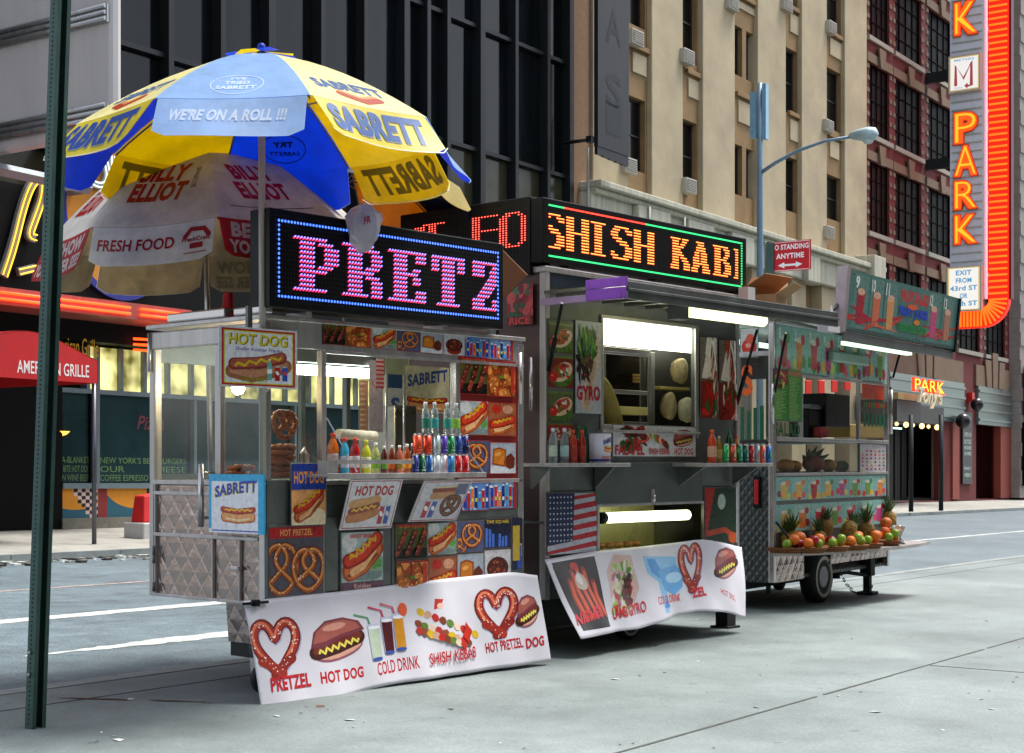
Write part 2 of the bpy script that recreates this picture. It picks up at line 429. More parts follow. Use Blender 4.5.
def a_taco(A, bg='3c5020', seed=2):
    A.rect(0, 0, 1, 1, bg); q = random.Random(seed)
    A.ell(.5, .3, .5, .28, '4c7028', 0, 14, .4); A.ell(.56, .5, .44, .28, 'e8c8a0', .5); A.ell(.5, .54, .38, .22, 'b04830', .5, 12, .4)
    for i in range(16): A.ell(.5+q.uniform(-.3, .3), .54+q.uniform(-.2, .2), .08, .05, q.choice(['c82018', 'e8e0d0', '7c2410', '4c8020', 'd86030']), q.uniform(0, 3), 7, .5)
    A.ell(.18, .32, .16, .15, 'c81810'); A.ell(.14, .38, .05, .04, 'f07060')
def a_gyro(A):
    A.rect(0, 0, 1, 1, 'b8b8bc')
    A.poly([(.2, .06), (.5, .03), (.7, .3), (.95, .62), (.85, .9), (.6, .8), (.45, .55)], 'd8b8a0'); A.poly([(.3, .1), (.5, .08), (.66, .32), (.8, .55), (.6, .6)], 'c09c84')
    for i in range(24): A.ell(.35+R.uniform(-.28, .28), .5+R.uniform(-.1, .14), .12, .035, R.choice(['3c2820', '241410', '50301c', '6c4838']), R.uniform(0, 3), 8, .5)
    for i in range(44): A.ell(.4+R.uniform(-.3, .34), .76+R.uniform(-.13, .13), .1, .03, R.choice(['3c7028', '5c9838', '2c5020', '78b048']), R.uniform(0, 3), 7, .6)
    A.ell(.35, .42, .05, .015, 'b01818')
def a_bottle(A, x, y, w, h, c):
    A.rect(x, y, x+w, y+h*.7, c); A.poly([(x, y+h*.7), (x+w, y+h*.7), (x+w*.65, y+h*.9), (x+w*.35, y+h*.9)], c); A.rect(x+w*.33, y+h*.88, x+w*.67, y+h, 'f0f0f0'); A.rect(x, y+h*.3, x+w, y+h*.5, 'ffffff')
def a_can(A, x, y, w, h, c, c2='ffffff'):
    A.rect(x, y, x+w, y+h, c); A.ell(x+w/2, y+h, w/2, h*.06, 'c8ccd0', 0, 10); A.ell(x+w/2, y+h*.55, w*.34, h*.16, c2, .4, 10)
def a_dogside(A, y=.0, bg=None):
    A.stroke([(.12, .30+y), (.5, .24+y), (.88, .30+y)], .34, 'b85c20'); A.stroke([(.13, .31+y), (.5, .25+y), (.87, .31+y)], .26, 'e8a060'); A.stroke([(.2, .25+y), (.5, .19+y), (.8, .25+y)], .07, 'fbd8a8')
    A.stroke([(.08, .56+y), (.5, .48+y), (.92, .56+y)], .2, '8c1c10'); A.stroke([(.09, .57+y), (.5, .49+y), (.91, .57+y)], .13, 'c84028'); a_zig(A, .16, .54+y, .86, .54+y, 5, .03, .05, 'f0c820')
def fn_arc(amp, x0=0., x1=1.):
    def f(x, y): t = (x-x0)/(x1-x0)*2-1; return x, y-amp*t*t
    return f
# ================================================================= camera, light
cam = bpy.data.cameras.new('camera'); co = bpy.data.objects.new('camera', cam); COL.objects.link(co)
co.location = (0, 0, EZ); co.rotation_euler = (math.pi/2, 0, 0); cam.sensor_width = 36; cam.lens = 36*F/1024
cam.shift_y = (HY-376.5)/1024; cam.clip_end = 3000; cam.clip_start = .1; sc.camera = co
SUN_EL, SUN_AZ = math.radians(68), math.radians(62)     # azimuth clockwise from +Y
w = bpy.data.worlds.new('World'); sc.world = w; w.use_nodes = True; t = w.node_tree; t.nodes.clear()
sky = t.nodes.new('ShaderNodeTexSky'); sky.sky_type = 'NISHITA'; sky.sun_disc = False; sky.sun_elevation = SUN_EL; sky.sun_rotation = SUN_AZ
sky.air_density = 1.0; sky.dust_density = 3.0; sky.ozone_density = 1.5
hs = t.nodes.new('ShaderNodeHueSaturation'); hs.inputs['Saturation'].default_value = .45
bgn = t.nodes.new('ShaderNodeBackground'); bgn.inputs['Strength'].default_value = .15
ow = t.nodes.new('ShaderNodeOutputWorld'); t.links.new(sky.outputs[0], hs.inputs['Color']); t.links.new(hs.outputs[0], bgn.inputs[0]); t.links.new(bgn.outputs[0], ow.inputs[0])
sl = bpy.data.lights.new('sun', 'SUN'); sl.energy = 2.4; sl.angle = math.radians(18); sl.color = (1, .97, .92)
so = bpy.data.objects.new('sun', sl); COL.objects.link(so)
sd = Vector((math.sin(SUN_AZ)*math.cos(SUN_EL), math.cos(SUN_AZ)*math.cos(SUN_EL), math.sin(SUN_EL)))
so.rotation_euler = sd.to_track_quat('Z', 'Y').to_euler(); so.location = (0, 0, 40)
vs = sc.view_settings; sc.display_settings.display_device = 'sRGB'; vs.view_transform = 'Standard'; vs.look = 'None'; vs.gamma = 1; vs.exposure = 1.2
sc.cycles.max_bounces = 8; sc.cycles.transparent_max_bounces = 16; sc.cycles.use_denoising = True

# ================================================================= ground
def ground_mat(name, c1, c2, spk, speck=.5, patch=.35, crack=True, bumpy=.4):
    m, t, b = nt(name); L = t.links
    tc = N(t, 'ShaderNodeTexCoord')
    n1 = N(t, 'ShaderNodeTexNoise', Scale=.35, Detail=6.0, Roughness=.6); L.new(tc.outputs['Object'], n1.inputs['Vector'])
    n2 = N(t, 'ShaderNodeTexNoise', Scale=55.0, Detail=3.0); L.new(tc.outputs['Object'], n2.inputs['Vector'])
    n3 = N(t, 'ShaderNodeTexNoise', Scale=2.2, Detail=8.0, Roughness=.7); L.new(tc.outputs['Object'], n3.inputs['Vector'])
    r1 = N(t, 'ShaderNodeMapRange'); r1.inputs['From Min'].default_value = .35; r1.inputs['From Max'].default_value = .65; L.new(n1.outputs['Fac'], r1.inputs['Value'])
    mx = N(t, 'ShaderNodeMix', data_type='RGBA'); mx.inputs[6].default_value = lin(c1); mx.inputs[7].default_value = lin(c2); L.new(r1.outputs[0], mx.inputs[0])
    r3 = N(t, 'ShaderNodeMapRange'); r3.inputs['From Min'].default_value = .3; r3.inputs['From Max'].default_value = .7; r3.inputs['To Min'].default_value = 1-patch; r3.inputs['To Max'].default_value = 1+patch*.5; L.new(n3.outputs['Fac'], r3.inputs['Value'])
    m2 = N(t, 'ShaderNodeMix', data_type='RGBA', blend_type='MULTIPLY'); m2.inputs[0].default_value = 1; L.new(mx.outputs[2], m2.inputs[6]); L.new(r3.outputs[0], m2.inputs[7])
    r2 = N(t, 'ShaderNodeMapRange'); r2.inputs['From Min'].default_value = .3; r2.inputs['From Max'].default_value = .7; r2.inputs['To Min'].default_value = 1-speck; r2.inputs['To Max'].default_value = 1+speck; L.new(n2.outputs['Fac'], r2.inputs['Value'])
    m3 = N(t, 'ShaderNodeMix', data_type='RGBA', blend_type='MULTIPLY'); m3.inputs[0].default_value = 1; L.new(m2.outputs[2], m3.inputs[6]); L.new(r2.outputs[0], m3.inputs[7])
    # old gum spots and bright grit
    vo = N(t, 'ShaderNodeTexVoronoi', Scale=2.6); L.new(tc.outputs['Object'], vo.inputs['Vector'])
    g = N(t, 'ShaderNodeMapRange'); g.inputs['From Min'].default_value = .05; g.inputs['From Max'].default_value = .09; g.inputs['To Min'].default_value = spk; g.inputs['To Max'].default_value = 1; L.new(vo.outputs['Distance'], g.inputs['Value'])
    m4 = N(t, 'ShaderNodeMix', data_type='RGBA', blend_type='MULTIPLY'); m4.inputs[0].default_value = 1; L.new(m3.outputs[2], m4.inputs[6]); L.new(g.outputs[0], m4.inputs[7])
    L.new(m4.outputs[2], b.inputs['Base Color'])
    bp = N(t, 'ShaderNodeBump', Strength=bumpy, Distance=.01); L.new(n2.outputs['Fac'], bp.inputs['Height']); L.new(bp.outputs[0], b.inputs['Normal'])
    rr = N(t, 'ShaderNodeMapRange'); rr.inputs['To Min'].default_value = .45; rr.inputs['To Max'].default_value = .85; L.new(n3.outputs['Fac'], rr.inputs['Value']); L.new(rr.outputs[0], b.inputs['Roughness'])
    return m
m_walk = ground_mat('pavement', '646e6d', '7a8483', .68, .16, .24)
m_road = ground_mat('asphalt', '515f65', '5f6e74', .85, .42, .4, bumpy=.7)
m_farwalk = ground_mat('far_pavement', '86857d', '98978e', .85, .12, .25)
def struct(mb, name, m, **k): return tag(mb.build(name, m, **k), kind='structure')
g = MB(S); g.poly([(-200, -200, -.12), (700, -200, -.12), (700, 400, -.12), (-200, 400, -.12)]); struct(g, 'road', m_road)
g = MB(S); g.box(-80, 260, -6, 8.14, -.11, 0.0); struct(g, 'pavement', m_walk)
m_kerb = mat('kerb_stone', '7f8583', .7, var=.3, scale=3, bump=.4)
g = MB(S)
for i in range(-16, 60): g.box(i*2.4+.01, i*2.4+2.39, 8.15, 8.33, -.11, .004)
struct(g, 'kerb', m_kerb)
g = MB(S)
for i in range(-6, 60): g.box(i*2.4+.01, i*2.4+2.39, 22.0, 22.2, -.11, .004)
struct(g, 'far_kerb', m_kerb)
g = MB(S); g.hexa([(-80, 22.2, -.11), (260, 22.2, -.11), (260, 34, -.11), (-80, 34, -.11), (-80, 22.2, 0), (260, 22.2, 0), (260, 34, .46), (-80, 34, .46)]); struct(g, 'far_pavement', m_farwalk)
# joints of the pavement: dark narrow sealed lines
m_joint = mat('joint', '454743', .9, var=.5, scale=9)
g = MB(S)
x = -2.0
while x < 60:
    l = R.uniform(.3, 1.6); g.box(x, x+l, 3.975+R.uniform(-.006, .006), 3.998, .001, .003); x += l+R.choice([.0, .0, .03, .12, .3])
for sx in (11.25, 3.2, 19.5, 27.7): g.box(sx-.006, sx+.006, -5, 3.97, .001, .003)
g.box(-20, 60, 7.6, 7.612, .001, .003)
struct(g, 'pavement_joints', m_joint)
# road paint
m_paint = mat('road_paint', 'b4b8b4', .6, var=.6, scale=9)
def ragged(p0, w, s0, s1, seed, taper=0):
    q = random.Random(seed); g = MB(S); n = 60; lo = []; hi = []
    for i in range(n+1):
        s = s0+(s1-s0)*i/n; ww = w*(1 if not taper else min(1, (i/n)*3+.1))
        lo.append((s, p0-ww/2+q.uniform(-.03, .03), -.116)); hi.append((s, p0+ww/2+q.uniform(-.03, .03), -.116))
    for i in range(n): g.poly([lo[i], lo[i+1], hi[i+1], hi[i]])
    return g
struct(ragged(13.2, .34, -10, 13.4, 3), 'lane_marking', m_paint)
struct(ragged(10.55, .36, 8.2, 14, 5, 1), 'lane_marking', m_paint)
struct(ragged(13.2, .2, 36, 80, 7), 'lane_marking', m_paint)
m_faint = mat('worn_paint', '98887f', .7, var=.5, scale=10)
struct(ragged(16.6, .12, 6, 22, 8), 'worn_lane_marking', m_faint)
struct(ragged(12.2, .9, 30, 31.2, 9), 'worn_lane_marking', m_faint)
# gutter rubble on the far side, litter, dirt stains
g = MB(S); q = random.Random(11)
for i in range(420):
    s, p = q.uniform(12, 26), 21.9-abs(q.gauss(0, .45)); r = q.uniform(.008, .035); g.c = lin(q.choice(['4c4a44', '6c6a60', '8a8a84', '2c2a26', 'c8ccc8']))
    g.box(s-r*2, s+r*2, p-r*2, p+r*2, -.119, -.119+r)
tag(g.build('gutter_debris', mat('debris', attr=True, rough=.9)), kind='stuff')
g = MB(S)
for i in range(100):
    x, y = q.uniform(0, 1024), q.uniform(585, 750); s, p = S.g(x, y, 0)
    if p > 8.1: continue
    r = q.choice([.008, .012, .012, .02, .03]); g.c = lin(q.choice(['c8ccc8', 'a8aca8', '989c98', '5a6666', '4a5050', 'd8d8d0', '6c4838', '3858a8' if i % 9 == 0 else '848c8a'])); a = q.uniform(0, 3); ca, sa = math.cos(a)*r, math.sin(a)*r
    g.poly([(s+ca*1.5, p+sa*1.5, .003), (s-sa, p+ca, .008), (s-ca*1.5, p-sa*1.5, .003), (s+sa, p-ca, .004)])
tag(g.build('litter', MATS['debris']), kind='stuff')
g = MB(S); g.c = lin('4c2c1c')
for (x0, y0, x1, y1, w, h) in ((45, 698, 235, 703, .07, .0), (100, 671, 135, 671, .06, 0), (125, 666, 150, 667, .035, 0), (193, 660, 215, 660, .05, 0)):
    a = S.g(x0, y0, 0); b = S.g(x1, y1, 0); n = 14; z = .0045 if a[1] < 8.14 else -.1155
    for i in range(n):
        t0, t1 = i/n, (i+1)/n; f0 = w*(.3+.7*q.random())*math.sin(math.pi*min(1, t0+.08)); f1 = w*(.3+.7*q.random())*math.sin(math.pi*max(0, min(1, t1-.02)))
        A0 = (a[0]+(b[0]-a[0])*t0, a[1]+(b[1]-a[1])*t0); A1 = (a[0]+(b[0]-a[0])*t1, a[1]+(b[1]-a[1])*t1)
        if q.random() < .8: g.poly([(A0[0], A0[1]-f0, z), (A1[0], A1[1]-f1, z), (A1[0], A1[1]+f1, z), (A0[0], A0[1]+f0, z)])
tag(g.build('dirt_stains', MATS['debris']), kind='stuff')

# ================================================================= facade helpers
def holes_wall(g, s0, s1, h0, h1, p, holes, depth):
    xs = sorted(set([s0, s1]+[x for h in holes for x in h[:2]])); zs = sorted(set([h0, h1]+[z for h in holes for z in h[2:4]]))
    def inside(x, z): return any(h[0] < x < h[1] and h[2] < z < h[3] for h in holes)
    for i in range(len(xs)-1):
        j = 0
        while j < len(zs)-1:
            if inside((xs[i]+xs[i+1])/2, (zs[j]+zs[j+1])/2): j += 1; continue
            k = j
            while k+1 < len(zs)-1 and not inside((xs[i]+xs[i+1])/2, (zs[k+1]+zs[k+2])/2): k += 1
            g.poly([(xs[i], p, zs[j]), (xs[i+1], p, zs[j]), (xs[i+1], p, zs[k+1]), (xs[i], p, zs[k+1])]); j = k+1
    for a, b, c, d in [h[:4] for h in holes]:
        q = p+depth
        g.poly([(a, p, c), (a, p, d), (a, q, d), (a, q, c)]); g.poly([(b, p, c), (b, q, c), (b, q, d), (b, p, d)])
        g.poly([(a, p, d), (b, p, d), (b, q, d), (a, q, d)]); g.poly([(a, p, c), (a, q, c), (b, q, c), (b, p, c)])
P0 = 27.0
def W(px, py, p=P0): return S.f(px, py, p)
m_wglass = mat('window_glass', '07090a', .08, var=.3, scale=.6, spec=.3)
m_glassdark = mat('dark_glass', '0d1213', .07, var=.8, scale=.35, streak=True, spec=.22, bump=.25, bscale=.8)  # streaky tone in the colour stands in for soft reflections
def window(parent, s0, s1, h0, h1, p, fm, cols=1, rows=2, bar=.07, name='window', gm=None, depth=.06):
    g = MB(S)
    g.box(s0, s1, p-depth, p, h1-bar, h1); g.box(s0, s1, p-depth, p, h0, h0+bar); g.box(s0, s0+bar, p-depth, p, h0+bar, h1-bar); g.box(s1-bar, s1, p-depth, p, h0+bar, h1-bar)
    for i in range(1, cols): x = s0+(s1-s0)*i/cols; g.box(x-bar*.3, x+bar*.3, p-depth+.003, p-.003, h0+bar, h1-bar)
    for i in range(1, rows): z = h0+(h1-h0)*i/rows; g.box(s0+bar, s1-bar, p-depth+.006, p-.006, z-bar*.35, z+bar*.35)
    o = g.build(name, fm, parent)
    g = MB(S); g.poly([(s0, p-.01, h0), (s1, p-.01, h0), (s1, p-.01, h1), (s0, p-.01, h1)]); g.build('pane', gm or m_wglass, o)
    return o

# ================================================================= dark glass tower with the grill storefront
sA = W(108, 300)[0]-14; sB = W(571, 100)[0]
m_mull = mat('dark_metal', '161b1e', .5, .4, var=.2)
b1 = thing('glass_tower', 'dark glass office tower with vertical metal mullions behind the umbrellas', 'office building', S, (sA, P0, .2))
hS = 7.4
g = MB(S); g.box(sA, sB, P0+.5, P0+25, .2, 44); g.build('core', mat('core_black', '040404', .8, spec=.1), b1)
m_fascia = mat('fascia', '030303', .6, var=.2, spec=.15)
edges = [108, 168, 220, 269, 320, 363, 404, 426, 446, 480, 514, 546, 569]
es = [W(x, 60)[0] for x in edges]; es = [es[0]-12, es[0]-8, es[0]-4]+es
for i, s in enumerate(es):
    g = MB(S); wd = .16 if i % 3 else .24; g.box(s-wd/2, s+wd/2, P0-.12, P0+.45, hS+.003*i, 44); g.build('mullion', m_mull, b1)
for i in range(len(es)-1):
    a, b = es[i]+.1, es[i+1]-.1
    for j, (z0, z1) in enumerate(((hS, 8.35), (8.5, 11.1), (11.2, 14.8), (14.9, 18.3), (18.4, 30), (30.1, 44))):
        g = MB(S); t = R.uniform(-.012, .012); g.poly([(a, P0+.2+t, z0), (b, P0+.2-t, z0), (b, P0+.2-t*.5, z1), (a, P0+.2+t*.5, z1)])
        g.build('pane', mat('beige_reflection_glass', '3a382a', .12, var=.6, scale=.5, spec=.2) if ((j == 1 and i > 8) or (i*7+j*3) % 7 == 0) else m_glassdark, b1)  # beige panes carry a reflection painted into their base colour
g = MB(S)
for z in (8.42, 11.15, 14.85, 18.35, 30.05): g.box(es[0], es[-1], P0+.02, P0+.3, z-.06, z+.06)
g.build('transom_bar', m_mull, b1)
# storefront parts
s0 = W(-60, 300)[0]; s1 = W(470, 300)[0]
hT1 = W(120, 362)[1]; hT0 = W(120, 391)[1]; hB = W(120, 484)[1]; hG = W(120, 517)[1]
sDoor = W(61, 450)[0]
g = MB(S); g.box(s0-6, s1, P0-.5, P0+.48, hT1+.35, hS-.02); g.build('sign_fascia', m_fascia, b1)
g = MB(S); g.box(s0-6, sDoor, P0-.05, P0+.48, .2, hT1+.34); g.build('dark_entrance', mat('entrance', '020202', .6, spec=.1), b1)
m_teal = mat('teal_window', '1d3437', .1, var=.35, scale=.6, spec=.8)
m_trim = mat('grey_trim', '6c7c80', .4, .3)
m_lit = emis('lit_transom', 'b0a848', 1.0)
xs = [61, 88, 98]+[98+23.5*i for i in range(1, 17)]
# transom lights, each a lit window
tw = [W(x, 376)[0] for x in xs]
for i in range(1, len(tw)-1):
    a, b = tw[i]+.04, tw[i+1]-.04
    m, t_, bb = nt('lit_window'); 
    if 'LW' in MATS: bpy.data.materials.remove(m); m = MATS['LW']
    else:
        MATS['LW'] = m; tc = N(t_, 'ShaderNodeTexCoord'); nz = N(t_, 'ShaderNodeTexNoise', Scale=1.6, Detail=2.0); t_.links.new(tc.outputs['Object'], nz.inputs['Vector'])
        cr = N(t_, 'ShaderNodeValToRGB'); cr.color_ramp.elements[0].position = .35; cr.color_ramp.elements[0].color = lin('4c4a18'); cr.color_ramp.elements[1].position = .62; cr.color_ramp.elements[1].color = lin('e0d890'); t_.links.new(nz.outputs['Fac'], cr.inputs[0]); t_.links.new(cr.outputs[0], bb.inputs['Emission Color']); bb.inputs['Emission Strength'].default_value = .9; bb.inputs['Base Color'].default_value = lin('282810')
    g = MB(S); g.poly([(a, P0+.1, hT0), (b, P0+.1, hT0), (b, P0+.1, hT1+.3), (a, P0+.1, hT1+.3)]); g.build('lit_transom_window', m, b1)
g = MB(S)
for x in tw[1:]: g.box(x-.045, x+.045, P0-.02, P0+.2, hT0, hT1+.3)
g.box(tw[0], tw[-1], P0-.04, P0+.15, hT0-.1, hT0); g.box(tw[0], tw[-1], P0-.08, P0+.15, hB-.1, hB+.02)
g.build('transom_frame', m_trim, b1)
wins = [(61, 92), (99, 190), (196, 290), (296, 390)]
WT = [["-A-BLANKET", "5 BITE HOT DOG", "EN WINE BEER"], ["NEW YORK'S BEST BURGERS", "OUR        CHEESE", "COFFEE ESPRESSO CAPPUCCINO"]]
for i, (a, b) in enumerate(wins):
    a, b = W(a, 430)[0], W(b, 430)[0]
    g = MB(S); g.box(a, b, P0+.06, P0+.12, hB+.03, hT0-.1); pn = g.build('shop_window', m_teal, b1)
    if i < 2:
        A = Art(b-a, hT0-.1-hB-.03)
        for k, tx in enumerate(WT[i]): A.text(tx, .03, .22-.10*k, .97, .29-.10*k, '5c7c48', .0)
        if i == 1:
            A2 = Art(b-a, hT0-.1-hB-.03); A2.text('Pizza', .42, .62, .72, .78, '6c2c34', .01, .3); A2.build('window_script', lambda q, o, a=a: tuple(S.map((a+q[0], P0+.055-o, hB+.03+q[1]))), mat('print_matte', attr=True, rough=.8, var=.1), pn)
        A.build('window_lettering', lambda q, o, a=a: tuple(S.map((a+q[0], P0+.055-o, hB+.03+q[1]))), mat('print_matte', attr=True, rough=.8, var=.1), pn)
    g = MB(S); g.box(a-.08, a-.0, P0-.03, P0+.14, hB+.02, hT0-.1); g.build('window_post', m_trim, b1)
g = MB(S); g.box(W(90, 430)[0], W(98.5, 430)[0]-.09, P0-.02, P0+.1, hG, hT0-.1); g.build('dark_pier', MATS['entrance'], b1)
# coloured base panel
a, b = W(60, 500)[0], W(400, 500)[0]; hh = hB-.1-hG
A = Art(b-a, hh, '1c5060')
u = lambda px: (W(px, 500)[0]-a)/(b-a)
for cx_, rx_ in ((75, 34), (140, 33), (205, 34), (270, 34)):
    c = u(cx_); ww = u(cx_+rx_)-c
    A.poly([(c+ww*math.cos(t), 1+.72*math.sin(t)) for t in [math.pi+math.pi*k/20 for k in range(21)]], 'c07c10')
A.rect(u(97.5), 0, u(106.5), 1, '78201c')
for k in range(6):
    for j in range(9):
        x = 73+4*k; n = max(0, 1+k*1.4)
        if j < n+1 and j < 8: A.rect(u(x), 1-(j+1)*.125, u(x+4), 1-j*.125, '101010' if (k+j) % 2 == 0 else 'c8a8a0')
for k in range(3): A.rect(u(146+3*k), .8-.1*k, u(149+3*k), 1-.1*k, '101010' if k % 2 == 0 else 'c8a8a0')
g = MB(S); g.box(a, b, P0-.02, P0+.2, hG, hB-.1); bpn = g.build('base_panel', mat('panel_blue', '1c4c58', .5), b1)
A.build('base_panel_mural', lambda q, o: tuple(S.map((a+q[0], P0-.021-o, hG+q[1]))), MATS['print_matte'], bpn)
g = MB(S); g.box(a, b, P0-.1, P0+.2, .1, hG); g.build('plinth', mat('plinth', '6a675c', .8, var=.3), b1)
# round emblem signs & neon script on the fascia
pF = P0-.56
def disc(cx, cy, rpx, squash=1.0):
    s_, h_ = W(cx, cy, pF); e, _ = W(cx+rpx, cy, pF); r = (e-s_)
    rz = W(cx, cy-rpx*squash, pF)[1]-h_
    A = Art(2*r, 2*rz); A.ell(.5, .5, .5, .5, '1c2c80', 0, 48); A.ell(.5, .5, .46, .46, 'b87a1c', 0, 48)
    g = MB(S); ring = [(s_+r*math.cos(t), h_+rz*math.sin(t)) for t in [2*math.pi*k/48 for k in range(48)]]
    F0 = [g.p((x, pF, z)) for x, z in ring]; F1 = [g.p((x, pF+.12, z)) for x, z in ring]; g.face(F0); g.face(F1[::-1])
    for k in range(48): g.face((F0[k], F1[k], F1[(k+1) % 48], F0[(k+1) % 48]))
    o = g.build('round_sign', mat('blue_rim', '1c2c80', .5), b1)
    A.build('round_sign_face', lambda q, o_: tuple(S.map((s_-r+q[0], pF-.003-o_, h_-rz+q[1]))), MATS['print_matte'], o); return s_, h_
disc(122, 212, 56, 1.58)
m_neon_y = emis('neon_yellow', 'ffb81c', 1.1); m_neon_o = emis('neon_orange', 'ff4010', 1.8); m_neon_w = emis('neon_white', 'd8e0d8', .9)
m_letter = mat('letter_grey', '7c8488', .4, .4)
def neon_stroke(pts, wpx, name='neon_script', nm=m_neon_y, inset=.05):
    q = [W(x, y, pF-.1) for x, y in pts]
    # smooth
    for _ in range(2):
        n = [q[0]]
        for i in range(len(q)-1): a_, b_ = q[i], q[i+1]; n += [(a_[0]*.75+b_[0]*.25, a_[1]*.75+b_[1]*.25), (a_[0]*.25+b_[0]*.75, a_[1]*.25+b_[1]*.75)]
        q = n+[q[-1]]
    w_ = W(pts[0][0]+wpx, pts[0][1], pF)[0]-W(pts[0][0], pts[0][1], pF)[0]
    g = MB(S); L1 = []; L2 = []
    for i in range(len(q)):
        d = Vector(q[min(i+1, len(q)-1)])-Vector(q[max(i-1, 0)]); d.normalize(); n = Vector((-d.y, d.x))*w_/2
        L1.append((q[i][0]+n.x, q[i][1]+n.y)); L2.append((q[i][0]-n.x, q[i][1]-n.y))
    for i in range(len(q)-1):
        g.hexa([(L1[i][0], pF-.1, L1[i][1]), (L1[i+1][0], pF-.1, L1[i+1][1]), (L1[i+1][0], pF, L1[i+1][1]), (L1[i][0], pF, L1[i][1]),
                (L2[i][0], pF-.1, L2[i][1]), (L2[i+1][0], pF-.1, L2[i+1][1]), (L2[i+1][0], pF, L2[i+1][1]), (L2[i][0], pF, L2[i][1])])
    o = g.build(name, m_letter, b1)
    g = MB(S)
    for LL, other in ((L1, L2), (L2, L1)):
        g.tube([(a_[0]*.78+b_[0]*.22, pF-.14, a_[1]*.78+b_[1]*.22) for a_, b_ in zip(LL, other)], .014, 5)
    g.build('neon_tube', nm, o)
neon_stroke([(4, 276), (14, 246), (22, 212), (30, 188), (38, 178), (44, 182), (42, 200), (34, 222), (29, 236), (36, 238)], 8)
neon_stroke([(19, 272), (36, 268)], 7)
neon_stroke([(80, 168), (92, 184), (104, 186), (108, 176), (104, 158)], 6, nm=m_neon_w)
neon_stroke([(112, 156), (112, 172), (120, 172), (121, 160)], 5, nm=m_neon_w)
# neon strip canopy: a ledge that runs out from the wall, two orange tubes
a0 = W(-30, 290, P0-1.6); a1_ = S.f(192, 316, P0-1.6)
g = MB(S); zt = W(60, 294, P0-1.6)[1]; zb = W(60, 311, P0-1.6)[1]
sx0, sx1 = a0[0], W(192, 318, P0-1.6)[0]
g.box(sx0, sx1, P0-1.6, P0-.5, zb, zt); led = g.build('entrance_canopy', mat('canopy_pink', '9c5448', .4, .2), b1)
g = MB(S)
for f in (.3, .66):
    z = zb+(zt-zb)*f; m_ = (sx0+sx1)/2+1.2
    g.tube([(sx0+.1, P0-1.66, z), (m_-.15, P0-1.66, z)], .03, 6); g.tube([(m_+.15, P0-1.66, z), (sx1-.1, P0-1.66, z)], .03, 6)
g.build('neon_tube', m_neon_o, led)
g = MB(S)
for f in (.25, .5, .75): z = W(140, 345, P0-.6)[1]+(f-.5)*.5; g.tube([(W(115, 340)[0], P0-.62, z), (W(150, 340)[0], P0-.62, z+.03)], .03, 6)
g.build('neon_tube', m_neon_o, b1)
# fascia lettering
s_, h_ = W(50, 341, P0-.52); e_, _ = W(99, 341, P0-.52); A = Art(e_-s_, .42); A.text('American Grille', .0, .05, 1, .95, 'd8a820', .0)
A.build('fascia_lettering', lambda q, o: tuple(S.map((s_+q[0], P0-.503-o, h_-.27+q[1]))), MATS['print_matte'], b1)
# red awning
aw = thing('red_awning', 'red awning with white lettering over the dark grill entrance', 'awning', S, (sDoor, P0, 2.8))
pa = 23.3
sa1 = W(98, 365, pa)[0]; sa0 = W(-50, 365, pa)[0]; za = W(60, 381, pa)[1]; zb_ = W(60, 357, pa)[1]
m_red = mat('red_canvas', 'b80c10', .7, var=.15, scale=2)
g = MB(S); nn = 14; ztop = W(20, 330, pa)[1]
prof = [(sa0+(sa1-sa0)*i/nn, zb_+(ztop-zb_)*math.sin(math.pi*i/nn)**1.3) for i in range(nn+1)]
for i in range(nn):
    g.poly([(prof[i][0], pa, za), (prof[i+1][0], pa, za), (prof[i+1][0], pa, prof[i+1][1]), (prof[i][0], pa, prof[i][1])])
    g.poly([(prof[i][0], pa, prof[i][1]), (prof[i+1][0], pa, prof[i+1][1]), (prof[i+1][0], P0-.5, prof[i+1][1]), (prof[i][0], P0-.5, prof[i][1])])
g.poly([(sa1, pa, za), (sa1, P0-.5, za), (sa1, P0-.5, zb_), (sa1, pa, zb_)])
g.build('canvas', m_red, aw, solid=.02)
A = Art(sa1-sa0, zb_-za)
uu = lambda px: (W(px, 370, pa)[0]-sa0)/(sa1-sa0)
A.text('AMERICAN GRILLE', uu(17), .22, uu(89), .75, 'e8dcd8', .01)
A.build('lettering', lambda q, o: tuple(S.map((sa0+q[0], pa-.004-o, za+q[1]))), MATS['print_matte'], aw)
m_pole = mat('pole_metal', '5a5a60', .35, .7)
for px, py in ((86, 545),):
    u_, v_ = S.g(px, py, .01)
    g = MB(S); g.tube([(sa1-.05, pa+.05, .03), (sa1-.05, pa+.05, za+.05)], .045, 8); g.build('post', m_pole, aw)
    g = MB(S); g.tube([(sa0+.05, pa+.05, .03), (sa0+.05, pa+.05, za+.05)], .045, 8); g.build('post', m_pole, aw)
# bin on the far pavement
u_, v_ = S.g(148, 541, .02)
bn = thing('planter_box', 'red topped white box on the far pavement beside the hot dog cart', 'bin', S, (u_, v_, .03))
g = MB(S); g.box(u_-.3, u_+.35, v_-.2, v_+.4, .03, .4); g.build('tub', mat('off_white', 'a8a8a4', .6), bn, bevel=.03)
g = MB(S); g.hexa([(u_-.2, v_-.1, .4), (u_+.3, v_-.1, .4), (u_+.3, v_+.3, .4), (u_-.2, v_+.3, .4), (u_-.1, v_, .95), (u_+.3, v_, 1.0), (u_+.3, v_+.3, 1.0), (u_-.1, v_+.3, .95)]); g.build('lid', m_red, bn, bevel=.03)

